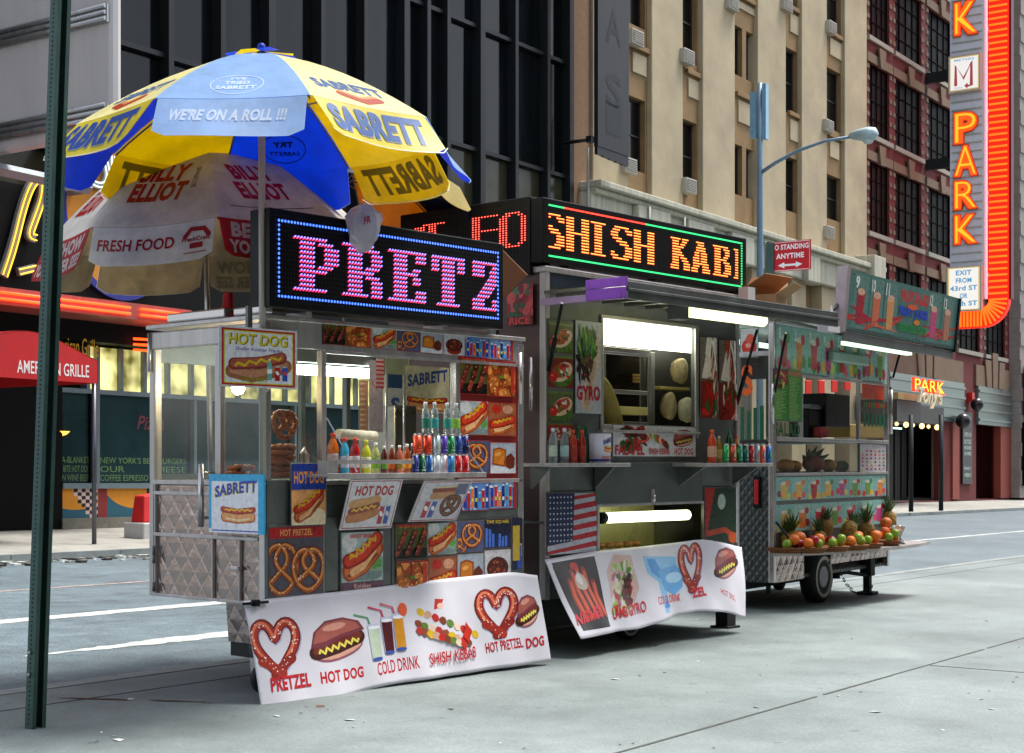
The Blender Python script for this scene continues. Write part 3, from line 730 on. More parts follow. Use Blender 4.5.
# ================================================================= tan stone building
m_tan = mat('tan_stone', 'a29478', .85, var=.24, scale=.5, bump=.25, bscale=14)
m_tand = mat('tan_spandrel', '7e6440', .85, var=.25, scale=1.2, bump=.3, bscale=14)
m_tanl = mat('pale_stone', 'a8a694', .85, var=.3, scale=1.5, streak=True)
m_wfr = mat('window_frame_dark', '17191a', .5)
sT0, sT1 = W(571, 200)[0], W(867, 200)[0]
tb = thing('stone_building', 'tan stone office building with tall pilasters and window air conditioners', 'office building', S, (sT0, P0, .3))
hC = 10.1+1.1   # frieze level, from the photo
hCor1 = W(590, 186, P0-.5)[1]; hCor0 = W(590, 222, P0-.5)[1]
bays = [(628, 652, 'w'), (683, 703, 'w'), (735, 758, 't'), (786, 802, 'w'), (827, 845, 'w')]
H = lambda x, y: W(x, y, P0+.1)[1]
holes = []; wl = []; pans = []; acs = []
wind = {0: [(25, -60), (170, 97)], 1: [(62, -20), (190, 121)], 2: [(77, 28), (196, 146)], 3: [(10, -70), (115, 50), (212, 158)], 4: [(32, -40), (130, 70), (220, 176)]}
for i, (x0, x1, k) in enumerate(bays):
    xm = (x0+x1)/2
    for yb, yt in wind[i]:
        z0, z1 = H(x0+6, yb), H(x0+6, yt)
        if k == 'w':
            xs_ = [(W(x0, 0, P0-.1)[0]+.02, W(x1, 0, P0+.1)[0]-.5)]
        else:
            a, b = W(x0, 0, P0-.1)[0], W(x1, 0, P0+.1)[0]; xs_ = [(a+.02, a+(b-a)*.42), (a+(b-a)*.56, a+(b-a)*.9)]
        for a, b in xs_: wl.append((a, b, z0, z1, k))
# fill more rows upward for completeness
for a, b, z0, z1, k in list(wl):
    pass
sp = MB(S); holes_wall(sp, sT0+.3, sT1, hCor1, 34, P0+.1, [w_[:4] for w_ in wl], .5); sp.build('spandrel_wall', m_tand, tb)
g = MB(S); g.box(sT0, sT1, P0+.8, P0+22, .3, 34); g.build('core', MATS['core_black'], tb)
for i, (a, b, z0, z1, k) in enumerate(wl):
    window(tb, a, b, z0, z1, P0+.36, m_wfr, 1, 2 if k == 'w' else 1, .08)
pil = [(571, 593), (593, 628), (652, 683), (703, 735), (758, 786), (802, 827), (845, 867)]
for i, (x0, x1) in enumerate(pil):
    a, b = W(x0, 0, P0-.1)[0], W(x1, 0, P0-.1)[0]
    pp = -.1 if i != 0 else -.0
    g = MB(S); g.box(a, b, P0+pp, P0+.8, hCor1 if i else .3, 34)
    g.build('pilaster', m_tan if i else mat('brown_stone', '86664a', .8, var=.2), tb, bevel=.03)
# inset panels below windows
for i, (x0, x1, y0, y1) in enumerate([(629, 643, 52, 72), (685, 697, 78, 97), (735, 753, 100, 122), (787, 797, 13, 32), (787, 797, 119, 140), (827, 840, 38, 55), (827, 836, 140, 157), (735, 753, 1, 8)]):
    a, b = W(x0, y0, P0+.2)[0], W(x1, y0, P0+.2)[0]; z1, z0 = W(x0, y0, P0+.2)[1], W(x0, y1, P0+.2)[1]
    g = MB(S); g.box(a, b, P0+.04, P0+.12, z0, z1); g.build('inset_panel', m_tan, tb, bevel=.02)
    g = MB(S); g.box(a-.2, b+.35, P0-.04, P0+.12, z1+.12, z1+.3); g.build('window_sill', m_tand, tb, bevel=.02)
# air conditioners
acb = MB(S)
m_ac = mat('ac_white', 'a09c90', .5, var=.15); m_acg = mat('ac_grille', '3c3c38', .7)
def ac(px, py, sc_=1.0):
    a, z = W(px, py, P0-.35); w_ = .8*sc_; h_ = .52*sc_
    g = MB(S); g.box(a, a+w_, P0-.3, P0+.6, z, z+h_); o = g.build('air_conditioner', m_ac, tb, bevel=.02)
    g = MB(S); g.box(a+.06, a+w_-.06, P0-.31, P0-.29, z+.06, z+h_-.06)
    g.build('grille', m_acg, o)
    g = MB(S)
    for k in range(6): g.box(a+.07, a+w_-.07, P0-.325, P0-.312, z+.08+k*(h_-.16)/6, z+.08+(k+.45)*(h_-.16)/6)
    g.build('slats', m_ac, o)
for x, y in ((634, 42), (686, 61), (688, 191), (627, 171), (831, 31), (828, 130), (829, 237), (786, 8), (731, 7)): ac(x, y)
# frieze, cornice blocks and panelled base
g = MB(S); g.box(sT0+.5, sT1, P0-.45, P0+.6, hCor0, hCor1); g.box(sT0+.5, sT1+.3, P0-.85, P0+.6, hCor1, hCor1+.22); g.box(sT0+.5, sT1+.15, P0-.65, P0+.6, hCor1-.18, hCor1-.003)
g.build('frieze', m_tanl, tb, bevel=.04)
for x0, x1 in ((636, 668), (686, 712), (730, 752), (772, 790), (806, 818)):
    a, b = W(x0, 230, P0-.6)[0], W(x1, 230, P0-.6)[0]
    g = MB(S); g.box(a, b, P0-.72, P0-.45, hCor0-.1, hCor1-.19); g.build('frieze_block', m_tanl, tb, bevel=.04)
g = MB(S); g.box(sT1-1.6, sT1-.2, P0-1.0, P0+.2, hCor0-.6, hCor1+.6); g.build('corner_block', m_tanl, tb, bevel=.04)
bx = [(593, 627), (650, 683), (705, 730), (752, 772), (792, 806), (822, 835), (850, 867)]
for x0, x1 in bx:
    a, b = W(x0, 230, P0-.2)[0], W(x1, 230, P0-.2)[0]
    g = MB(S); g.box(a, b, P0-.2, P0+.6, .3, hCor0); g.build('base_pier', m_tan, tb, bevel=.03)
g = MB(S); zz = hCor0-1.4; g.box(sT0+.3, sT1, P0+.3, P0+.6, zz, hCor0); g.build('base_panels', m_tand, tb)
g = MB(S); g.box(sT0+.3, sT1, P0+.5, P0+.7, .3, zz); g.build('shop_windows', m_wglass, tb)
g = MB(S); g.box(sT0+.3, sT1, P0+.2, P0+.62, zz-.2, zz); g.build('lintel', m_tan, tb)
g = MB(S)
for x, y in ((650, 187), (685, 196), (766, 214)): a, z = W(x, y, P0-.8); z = hCor1-.2; g.tube([(a, P0-.78, z), (a, P0-.78, z-2.2)], .05, 6)
g.tube([(W(588, 200, P0-.6)[0], P0-.6, W(588, 155)[1]), (W(588, 200, P0-.6)[0], P0-.6, 8)], .05, 6)
g.build('drain_pipe', mat('pale_pipe', '8c8c84', .5), tb)
# old dark blade sign with ghost letters
sb = thing('blade_sign', 'disused dark grey vertical sign with ghost letters on the tan building', 'sign', S, (W(597, 100, P0-1)[0], P0-1, 11))
a, b = W(598, 100, P0-1.4)[0], W(629, 100, P0-1.4)[0]; zB = W(610, 150, P0-1.4)[1]
m_bl = mat('blade_grey', '16191c', .5, .3, var=.35, scale=2, streak=True)
g = MB(S); g.box(a, b, P0-1.4, P0-1.25, zB, 30); g.build('sign_box', m_bl, sb)
g = MB(S)
for i in range(5): g.box(a+(b-a)*(i*.2), a+(b-a)*(i*.2+.2), P0-1.38, P0-1.27, zB-.12*(i % 5)-.25+.1*i, zB-.003)
g.build('stepped_base', m_bl, sb)
A = Art(b-a, 8.0)
for ch, y in (('H', .93), ('R', .70), ('A', .46), ('S', .2), ('I', .08)):
    A = Art(b-a, 8.0); A.text(ch, .25, y-.09, .75, y+.05, '23282d', .02); A.text(ch, .3, y-.075, .7, y+.035, '20262a', .0)
    A.build('ghost_letter', lambda q, o: tuple(S.map((a+q[0], P0-1.405-o*4, zB+.5+q[1]))), MATS['print_matte'], sb)
g = MB(S)
for z in (zB+.2, zB+5.2): g = MB(S); g.tube([(a-.15, P0-1.2, z), (a-.15, P0-.2, z)], .06, 6); g.box(a-.25, a-.005, P0-1.3, P0-1.1, z-.1, z+.1); g.build('bracket', m_mull, sb)

# ================================================================= red brick parking building
m_brick = mat('red_brick', '5c1614', .85, var=.22, scale=2.5, bump=.4, bscale=30)
m_quoin = mat('quoin_stone', '6c5845', .85, var=.2, scale=2)
sR0, sR1 = sT1+.02, W(1013, 300)[0]
rb = thing('brick_building', 'dark red brick parking garage building with pale stone lintels', 'parking garage', S, (sR0, P0, .3))
cols_ = [(869, 889), (895, 921), (928, 951), (958, 981), (1008.5, 1012)]
cols_ = [(W(a, 100, P0)[0], W(b, 100, P0)[0]) for a, b in cols_]
c_w = cols_[1][1]-cols_[1][0]; pitch = cols_[2][0]-cols_[1][0]
cols_ = [cols_[0], cols_[1]]+[(cols_[1][0]+pitch*k, cols_[1][0]+pitch*k+c_w) for k in range(1, 4)]
sR1 = cols_[-1][1]+.8
sill = [W(868, 231)[1], W(868, 133)[1], W(868, 35)[1]]
fh = sill[1]-sill[0]; sill = [sill[0]-fh, sill[0], sill[1], sill[2], sill[2]+fh, sill[2]+2*fh]
wh = W(870, 160)[1]-sill[1]
print('brick', sill, wh, fh, cols_)
holes = []
for zi in sill:
    for a, b in cols_: holes.append((a, b, zi, zi+wh))
gates = [(889, 956, .3, W(890, 410)[1]), (976.5, 999, .3, W(977, 385)[1])]
# ground floor openings
go = [(W(889, 400)[0], W(943, 400)[0], .25, W(900, 373)[1]), (W(976, 400)[0], W(1000.5, 400)[0], .25, W(977, 383)[1])]
g = MB(S); holes_wall(g, sR0, sR1, .2, 40, P0, holes+go, .5); g.poly([(sR1, P0, .2), (sR1, P0+20, .2), (sR1, P0+20, 40), (sR1, P0, 40)]); g.build('wall', m_brick, rb)
g = MB(S); g.box(sR0+.02, sR1-.02, P0+6, P0+20, .2, 40); g.box(sR0+.02, sR1-.02, P0+.6, P0+6, sill[0]-.5, 40); g.build('core', MATS['core_black'], rb)
m_ironfr = mat('iron_frame', '0a0606', .8, spec=.05)
for a, b, z0, z1 in holes:
    if z0 > 33: continue
    window(rb, a, b, z0, z1, P0+.16, m_ironfr, 4, 4, .06, gm=mat('matte_dark_pane', '0c0b0b', .55, var=.6, scale=1.5, spec=.06))  # dark matte panes, so no bright sky reflects in them
for j, zi in enumerate(sill):
    if zi > 33: continue
    for a, b in cols_:
        g = MB(S); g.box(a-.25, b+.25, P0-.14, P0+.1, zi-.22, zi-.003); g.build('window_sill', mat('sill_white', '8c887c', .8), rb)
        g = MB(S); g.box(a-.35, b+.35, P0-.08, P0+.08, zi+wh+.003, zi+wh+.42); m_ = (a+b)/2; g.hexa([(m_-.25, P0-.2, zi+wh-.1), (m_+.25, P0-.2, zi+wh-.1), (m_+.25, P0-.085, zi+wh-.1), (m_-.25, P0-.085, zi+wh-.1), (m_-.45, P0-.2, zi+wh+.8), (m_+.4, P0-.2, zi+wh+.8), (m_+.4, P0-.085, zi+wh+.8), (m_-.4, P0-.085, zi+wh+.8)])
        g.build('stone_lintel', m_quoin, rb)
g = MB(S)
for j, zi in enumerate(sill):
    if zi > 33: continue
    for a, b in cols_:
        for k in range(6):
            z = zi+.25+k*wh/6
            for x in (a-.32, b+.002): g.box(x, x+.3, P0-.04, P0+.04, z, z+.2)
tag(g.build('quoin_stones', m_quoin, rb), kind='stuff')
# ground floor: stone lintels, ribbed metal panels, marquee
m_rib = mat('ribbed_metal', '7c8c88', .35, .7, var=.2)
for i, ((x0, x1, y), zz0) in enumerate((((887, 963, 378), 0), ((976, 1010, 378), 0))):
    a, b = W(x0, y, P0-.1)[0], W(x1, y, P0-.1)[0]; z = W(x0, (376 if i == 0 else 382), P0)[1]
    z = go[i][3]-.0
    g = MB(S); m_ = (a+b)/2
    zl = W(940 if i == 0 else 990, 380 if i == 0 else 388, P0)[1]; zh = zl+1.15
    g.box(a, b, P0-.12, P0+.1, zl, zh)
    for k, (x_, hh_) in enumerate(((-1.0, 1.5), (0, 1.95), (1.0, 1.5))): g.hexa([(m_+x_-.4, P0-.2-.02*k, zl-.003), (m_+x_+.4, P0-.2-.02*k, zl-.003), (m_+x_+.4, P0-.125, zl-.003), (m_+x_-.4, P0-.125, zl-.003), (m_+x_*1.2-.5, P0-.2-.02*k, zl+hh_), (m_+x_*1.2+.5, P0-.2-.02*k, zl+hh_), (m_+x_*1.2+.5, P0-.125, zl+hh_), (m_+x_*1.2-.5, P0-.125, zl+hh_)])
    g.build('stone_lintel', m_quoin, rb)
    g = MB(S); zt = zl-.01; zb2 = zt-2.1
    g.box(a+.2, b, P0-.18, P0+.2, zb2, zt)
    for k in range(4): z_ = zb2+.2+k*.52; g.box(a+.19, b+.01, P0-.26, P0-.181, z_, z_+.12)
    g.build('ribbed_panel', m_rib, rb)
m_rb2 = mat('red_paint', '7e3424', .7, var=.15)
for x0, x1 in ((951, 957.5), (999, 1012)):
    g = MB(S); a, b = W(x0, 450)[0], W(x1, 450)[0]; g.box(a, b, P0-.1, P0+.3, .3, zb2+.3); g.build('painted_pier', m_rb2, rb)
g = MB(S); a, b = go[1][0], go[1][1]
g.poly([(a, P0+2.5, .25), (b+1.5, P0+2.5, .25), (b+1.5, P0+2.5, go[1][3]), (a, P0+2.5, go[1][3])]); g.build('back_wall', mat('olive_wall', '4c4a30', .8), rb)
g = MB(S); g.box(a+1.0, b-1.6, P0+2.3, P0+2.49, .25, 3.0); g.build('garage_door', mat('olive_door', '5c5a40', .6), rb)
a, b = go[0][0], go[0][1]
g = MB(S); g.poly([(a, P0+5, .25), (b+3, P0+5, .25), (b+3, P0+5, 6), (a, P0+5, 6)]); g.build('back_wall', mat('tan_wall_dim', '4a4634', .8), rb)
g = MB(S)
for k in range(7): x = a+(b-a)*k/8; g.box(x, x+.7, P0+1.5, P0+1.7, .25, 4.2)
g.build('garage_door', mat('door_black', '141413', .6), rb)
# small wall signs
s_ = W(962.5, 435, P0-.1)[0]; e_ = W(972, 435, P0-.1)[0]; z1 = W(963, 412, P0)[1]; z0 = W(963, 484, P0)[1]
g = MB(S); g.box(s_, e_, P0-.12, P0-.01, z0, z1); ws = g.build('rate_board', mat('board_black', '141818', .4), rb)
A = Art(e_-s_, z1-z0)
for k, (tx, y, h_) in enumerate((('4', .85, .07), ('OPEN 24', .66, .06), ('BICYCLE', .56, .06), ('HOURS', .48, .05), ('24 HRS', .40, .05), ('WEEKLY', .1, .05), ('DAILY', .2, .04))): A.text(tx, .15, y, .85, y+h_, 'b8c8c0', .01)
A.build('rate_board_lettering', lambda q, o: tuple(S.map((s_+q[0], P0-.123-o, z0+q[1]))), MATS['print_matte'], ws)
g = MB(S); x, z = W(968, 402, P0); g.ball((x, P0-.5, W(966, 421, P0)[1]+.9), .35); g.build('lamp_globe', mat('dark_globe', '141416', .3), rb); g = MB(S); g.ball((W(952, 421)[0], P0-.6, W(952, 421)[1]), .4); g.build('lamp_globe', mat('dark_globe', '141416', .3), rb)
g = MB(S); g.box(x-.2, x+.2, P0-.3, P0, z, z+.5); g.build('alarm_bell', mat('alarm_red', 'b01818', .4), rb)

# marquee "PARK ..." over the garage entrance
mq = thing('garage_marquee', 'dark garage marquee with red neon letters above white script letters', 'marquee', S, (W(900, 420)[0], P0-2, 4))
pm = P0-2.2
a, b = W(897, 410, pm)[0], W(921, 410, pm)[0]; z1, z0 = W(897, 399, pm)[1], W(897, 421, pm)[1]
g = MB(S); g.box(a, b, pm, P0-.3, z0, z1); g.build('marquee_box', mat('marq_grey', '3c3c3c', .5, .4), mq)
g = MB(S); g.box(a-.02, b+.02, pm-.06, P0-.3, z1+.003, z1+.3); g.build('marquee_top', mat('marq_tan', '8c7c50', .5), mq)
g = MB(S); a2, b2 = W(927, 410, pm)[0], W(952, 410, pm)[0]; g.box(b+.01, b2, pm+.4, P0-.3, z0+.05, z1-.1); g.build('marquee_side', mat('marq_grey2', '2c2c2a', .5), mq)
g = MB(S)
for k in range(6): g.ball((a+(b2-a)*(.03+.14*k+.02*(k % 2)), pm+.1, z0-.12), .13 if k % 2 else .09, 8, 6)
g.build('marquee_bulb', emis('bulb_warm', 'ffd890', 1.1), mq)
def neonword(txt, x0, x1, yt, yb, p, m_, name, par, th=.12, bold=.04, shear=0.0, skew=0.0):
    a, z1 = W(x0, yt, p); b = W(x1, yt, p)[0]; z0 = W(x0, yb, p)[1]
    A = Art(b-a, z1-z0); A.text(txt, 0, 0, 1, 1, 'ffffff', bold, shear, fn=(lambda x, y: (x, y+skew*x)) if skew else None)
    o = A.build(name, lambda q, o: tuple(S.map((a+q[0], p-o, z0+q[1]))), m_, par, clip=False)
    md = o.modifiers.new('thick', 'SOLIDIFY'); md.thickness = th; return o
m_nred = emis('neon_red', 'ff2c10', 1.0)
neonword('PARK', 914.5, 945, 377, 391, pm-.4, m_nred, 'neon_letters', mq, bold=.01)
neonword('PARK', 915.5, 944, 378.5, 389.5, pm-.6, m_neon_y, 'neon_tube', mq, th=.02, bold=-.022)
neonword('Tony\'s', 919, 943, 386, 407, pm-.75, mat('cream_letter', 'c8c0a0', .5), 'script_letters', mq, bold=.02, shear=.3)
for px, py in ((911, 512), (941, 511)):
    u_, v_ = S.g(px, py, .04)
    g = MB(S); g.tube([(u_, v_, .05), (u_, v_, W(px, 415, v_)[1])], .1, 8); g.build('post', m_mull, mq)
# fluorescent strip lights seen at the marquee ceiling
g = MB(S)
for k in range(3): z = W(895, 405+12*k, P0-.2)[1]; g.box(W(889, 400)[0], W(897, 400)[0], P0-.25, P0-.2, z, z+.08)
g.build('tube_light', emis('tube_cool', 'c8e8e0', 1.2), mq)

# vertical PARK sign, perpendicular to the wall
vsn = thing('parking_blade_sign', 'tall white vertical parking sign edged by an orange neon ladder', 'sign', S, (W(950, 100)[0], P0-1.5, 6))
sV = S.f(950, 100, P0-1.3)[0]
E_ = lambda x, y: S.e(x, y, sV)
pL = E_(950, 100)[0]; pR = E_(984.5, 100)[0]; pl0, pl1 = E_(988.5, 100)[0], E_(1008.5, 100)[0]
zbot = E_(955, 300)[1]; ztop2 = 36
m_wh = mat('sign_white', 'd4d8e4', .45, var=.1, scale=3)
g = MB(S); g.box(sV, sV+.5, pR, pL, zbot, ztop2); g.build('sign_panel', m_wh, vsn)
g = MB(S)
zc = E_(966, 100)[1]
for k in range(46):
    z = zbot+.2+k*.42
    g.tube([(sV-.05, pL-.1, z), (sV-.05, pR+.1, z)], .035, 5)
tag(g.build('tube_rail', mat('rail_green', 'a8bcb0', .3), vsn), kind='stuff')
def sideart(A, name, y0, z0, m_, par, off=.0):
    # canvas x runs from wall side (large p) to street side (small p)
    return A.build(name, lambda q, o: tuple(S.map((sV-.0-off-o, y0-q[0], z0+q[1]))), m_, par)
def letter(ch, x0, x1, yt, yb):
    a, z1 = E_(x0, yt); b, z0 = E_(x1, yb); 
    A = Art(a-b, z1-z0); A.text(ch, -.06, -.04, 1.06, 1.04, 'ffffff', .085)
    o = A.build('letter', lambda q, o: tuple(S.map((sV-.12-o, a-q[0], z0+q[1]))), mat('letter_orange', 'd8521c', .4), vsn, clip=False); md = o.modifiers.new('thick', 'SOLIDIFY'); md.thickness = .1
    for bb, e_ in ((.045, 'neon_orange_b'), (-.005, 'neon_orange_b')):
        pass
    A = Art(a-b, z1-z0); A.text(ch, .0, .0, 1.0, 1.0, 'ffffff', .055); o2 = A.build('neon_tube', lambda q, o: tuple(S.map((sV-.15-o, a-q[0], z0+q[1]))), emis('neon_deep', 'f04008', .9), o, clip=False)
    A = Art(a-b, z1-z0); A.text(ch, .06, .04, .94, .96, 'ffffff', -.02); o3 = A.build('neon_core', lambda q, o: tuple(S.map((sV-.17-o, a-q[0], z0+q[1]))), emis('neon_core', 'ff8418', 1.0), o, clip=False)
for ch, yt, yb in (('K', 4, 33), ('P', 114, 142), ('A', 147, 175), ('R', 182, 208), ('K', 216, 243)): letter(ch, 955, 978, yt, yb)
# square emblem plate
def plate(name, x0, x1, yt, yb, draw, es=1.0):
    a, z1 = E_(x0, yt); b, z0 = E_(x1, yb)
    g = MB(S); g.box(sV-.3, sV-.002, b, a, z0, z1); o = g.build(name, mat('plate_rim', 'b8b4a8', .5), vsn, bevel=.03)
    A = Art(a-b, z1-z0); draw(A)
    A.build(name+'_face', lambda q, o_: tuple(S.map((sV-.303-o_, a-q[0], z0+q[1]))), emis('plate_lit', es=.4, attr=True), o)
def d1(A):
    A.rect(.05, .05, .95, .95, 'c8a860'); A.rect(.08, .08, .92, .92, 'f4f2ee')
    A.stroke([(.24, .22), (.24, .72), (.48, .36), (.72, .78), (.72, .16), (.58, .16)], .1, 'a01818'); A.poly([(.5, .16), (.6, .24), (.6, .08)], 'a01818')
    A.text('METERS', .2, .83, .8, .89, '60a0c8', .02); A.text('PARK', .2, .1, .46, .15, '60a0c8', .0)
plate('emblem_plate', 950, 982.5, 58, 91, d1)
def d2(A):
    A.rect(.05, .03, .95, .97, 'd8c070'); A.rect(.09, .05, .91, .95, 'fbf8f0')
    for k, tx in enumerate(('EXIT', 'FROM', '43rd ST', 'OR', '44th ST')): w_ = len(tx)*.055; A.text(tx, .5-w_, .80-.17*k, .5+w_, .91-.17*k, '2c90c8', .03)
plate('exit_plate', 948, 983.5, 268, 311, d2)
# ladder of orange tubes with the J bend at the foot
cw = pl0-pl1; g = MB(S); gl = MB(S)
yb_, zc_ = pl0+.9, E_(988, 300)[1]
def lad(t):  # returns inner, outer points for parameter
    if t < 0: z = zc_-t; return (pl0, z), (pl1, z)
    a_ = min(t, math.pi/2); c = (pl0+.35, zc_); ri, ro = .35, .35+cw
    if t <= math.pi/2: return (c[0]-ri*math.cos(a_), c[1]-ri*math.sin(a_)), (c[0]-ro*math.cos(a_), c[1]-ro*math.sin(a_))
    x = c[0]+(t-math.pi/2); return (x, c[1]-ri), (x, c[1]-ro)
ts = [-.3*k for k in range(60, 0, -1)]+[math.pi/2*k/8 for k in range(9)]+[math.pi/2+.17*k for k in range(1, 9)]
for i in range(len(ts)-1):
    
    I0, O0 = lad(ts[i]); I1, O1 = lad(ts[i+1])
    g.hexa([(sV, *I0), (sV, *O0), (sV+.4, *O0), (sV+.4, *I0), (sV, *I1), (sV, *O1), (sV+.4, *O1), (sV+.4, *I1)])
    gl.tube([(sV-.06, *[.95*p+.05*q for p, q in zip(I0, O0)]), (sV-.06, *[.05*p+.95*q for p, q in zip(I0, O0)])], .055, 5)
g.build('ladder_tray', emis('tray_glow', 'f41c04', .45), vsn)
tag(gl.build('neon_rungs', emis('neon_rung', 'ff5810', .95), vsn), kind='stuff')
g = MB(S); 
for y in (72, 160): z = S.f(930, y, P0-.6)[1]; g.box(sV+.1, sV+.4, pL, P0-.0, z-.25, z+.25)
g.build('bracket', m_mull, vsn)
g = MB(S); g.box(sV+.05, sV+.45, pl1-.12, pl1-.003, zc_, ztop2); g.build('edge_strip', mat('maroon', '5c1418', .5), vsn)

# grey stone building beyond
gb = thing('grey_stone_building', 'pale grey rusticated stone building at the far right edge', 'building', S, (sR1, P0, .3))
g = MB(S); 
for k in range(40): g.box(sR1+.05, sR1+30, P0-.6-(.06 if k % 2 else 0), P0+15, .3+k*.8, .3+k*.8+.79)
g.build('wall', mat('grey_stone', '84807a', .85, var=.25, scale=1), gb)
g = MB(S); z1 = S.f(1018, 363, P0-.9)[1]; z0 = S.f(1018, 416, P0-.9)[1]; g.box(sR1+.4, sR1+3, P0-1.6, P0-.7, z0, z1); g.build('red_shop_sign', m_red, gb, bevel=.1)
g = MB(S); g.box(sR1+.3, sR1+3, P0-.8, P0-.67, 1, z0-.3); g.build('dark_door', MATS['entrance'], gb)
# the building across the pavement behind the photographer; its far face shows in the dark glass
ob = thing('opposite_building', 'tan building behind the photographer mirrored in the glass tower', 'building', S, (-40, -6, 0))
g = MB(S); g.box(-45, 110, -26, -6, 0, 15); g.build('wall', mat('opp_tan', '6c6454', .85, var=.3, scale=.3), ob)
for i in range(38):
    g = MB(S)
    for j in range(3): g.box(-44+i*4, -42+i*4, -5.98, -5.9, 1.5+j*4.6, 4.5+j*4.6)
    g.build('window_column', m_wglass, ob)

# lamp post on the far kerb
lp = thing('street_lamp', 'blue grey street lamp post with a single cobra head arm', 'street lamp', S, (0, 0, 0))
u_, v_ = S.f(760, 400, 22.6)[0], 22.6
BASE[lp.name] = S.map((u_, v_, 0)); lp.location = S.world((u_, v_, 0)); lp.rotation_euler = (0, 0, S.ang)
hz = lambda y: S.f(760, y, v_)[1]
m_lp = mat('lamp_paint', '6c8698', .5, .2, var=.15)
g = MB(S); g.tube([(u_, v_, 0), (u_, v_, 3), (u_, v_, hz(175)), (u_, v_, hz(83))], [.16, .13, .1, .09], 10); g.build('pole', m_lp, lp)
g = MB(S); g.box(u_-.1, u_+.12, v_-.26, v_-.12, hz(140), hz(85)); g.box(u_-.16, u_-.0, v_+.1, v_+.3, hz(138), hz(92)); g.build('street_name_sign', mat('sign_edge_blue', '7fa8c0', .4, .3), lp)
def LP(x, y, u0=u_): return S.e(x, y, u0)
ap = [LP(762, 172), LP(775, 163), LP(797, 151), LP(825, 141), LP(850, 137)]
g = MB(S); g.tube([(u_, p_, z_) for p_, z_ in ap], [.07, .065, .06, .05, .05], 8); g.build('arm', m_lp, lp)
p_, z_ = LP(864, 137); 
g = MB(S); L0 = LP(849, 137); L1 = LP(878, 135)
n_ = 10; prof = [(0, .05), (.1, .13), (.35, .19), (.65, .24), (.9, .2), (1, .05)]
pts = []
for (t_, r_) in prof: pts.append(((u_, L0[0]+(L1[0]-L0[0])*t_, L0[1]+(L1[1]-L0[1])*t_+.05), r_))
g.tube([q_[0] for q_ in pts], [q_[1] for q_ in pts], 12); g.build('lamp_head', mat('lamp_head', 'a8bcc0', .4, .3), lp)
g = MB(S); q0 = LP(868, 141); g.ball((u_, q0[0], q0[1]), .17, 12, 8, .6); g.build('lens', mat('lens', 'b8c4c8', .2), lp)

# no standing sign on its post
u_ = S.f(770, 300, 8.0)[0]; v_ = 8.0
ns = thing('parking_sign', 'red no standing anytime sign on a dark post behind the fruit cart', 'street sign', S, (u_, v_, 0))
z0 = S.f(770, 273, v_)[1]; z1 = S.f(770, 243.5, v_)[1]
m_green = mat('post_green', '34504a', .5, .3, var=.3)
g = MB(S); a_ = u_; g.box(a_-.03, a_+.03, v_+.0, v_+.04, 0, z1+.02); g.build('post', m_green, ns)
# sign faces up the street towards the camera: plane square to the street
pp0 = v_+.06; wd = .42
sA_, _ = S.e(770, 250, u_-.05); sB_, _ = S.e(811, 250, u_-.05)
g = MB(S); g.box(u_-.055, u_-.045, sB_, sA_, z0, z1); sg = g.build('sign_plate', mat('sign_red', 'b0121c', .4), ns)
A = Art(sA_-sB_, z1-z0, 'c01822'); A.stroke([(.03, .03), (.97, .03), (.97, .97), (.03, .97)], .03, 'e8c8c8', True)
A.text('NO STANDING', .02, .72, .95, .9, 'f4f0f0', .03); A.text('ANYTIME', .16, .42, .84, .6, 'f4f0f0', .03)
A.stroke([(.3, .2), (.7, .2)], .07, 'f4f0f0'); A.poly([(.2, .2), (.36, .3), (.36, .1)], 'f4f0f0'); A.poly([(.8, .2), (.64, .3), (.64, .1)], 'f4f0f0')
A.build('sign_lettering', lambda q, o: tuple(S.map((u_-.057-o, sA_-q[0], z0+q[1]))), MATS['print_matte'], sg)
g = MB(S); g.box(u_-.075, u_-.045, sA_-.06, sA_+.05, z0-.06, z1-.01); g.build('channel', m_green, ns)

# perforated channel post close to the camera
bu, bv = S.g(35, 728, 0.0); wb = S.world((bu, bv, 0))
fp = Frame(wb, math.atan((1575-CX)/F))
po = thing('sign_post', 'dark green perforated steel sign post standing close on the left', 'post', fp, (0, 0, 0))
_, zt_ = 0, 4.2
lean = .034*4.2*math.cos(0)
g = MB(fp); wdt = .052; holes_z = 0
def lp_(x, y, z): # lean to the right in the picture plane
    return (x+z*.0205, y-z*.0285, z)
def bar(g, x0, x1, y0, y1, z0, z1):
    g.hexa([lp_(*q) for q in ((x0, y0, z0), (x1, y0, z0), (x1, y1, z0), (x0, y1, z0), (x0, y0, z1), (x1, y0, z1), (x1, y1, z1), (x0, y1, z1))])
bar(g, -.045, -.041, -.03, .03, 0, 4.3); bar(g, .041, .045, -.03, .03, 0, 4.3); bar(g, -.0405, .0405, .026, .03, 0, 4.3); bar(g, -.045, -.02, -.034, -.0305, 0, 4.3); bar(g, .02, .045, -.034, -.0305, 0, 4.3)
g.build('channel_post', m_green, po)
g = MB(fp); g.c = lin('050505')
for k in range(168):
    z = .03+k*.0254; g.tube([lp_(-.0465, 0.0, z), lp_(-.044, 0.0, z)], .0055, 8)
    g.tube([lp_(.0, .0225, z), lp_(.0, .0258, z)], .0055, 8)
tag(g.build('punched_holes', mat('hole_black', '020303', .9), po), kind='stuff')
g = MB(fp)
for z in (.42, .3, 4.0): g.tube([lp_(-.06, 0, z), lp_(-.0466, 0, z)], .009, 6)
g.build('bolt', mat('galv', 'a0a4a4', .4, .8), po)

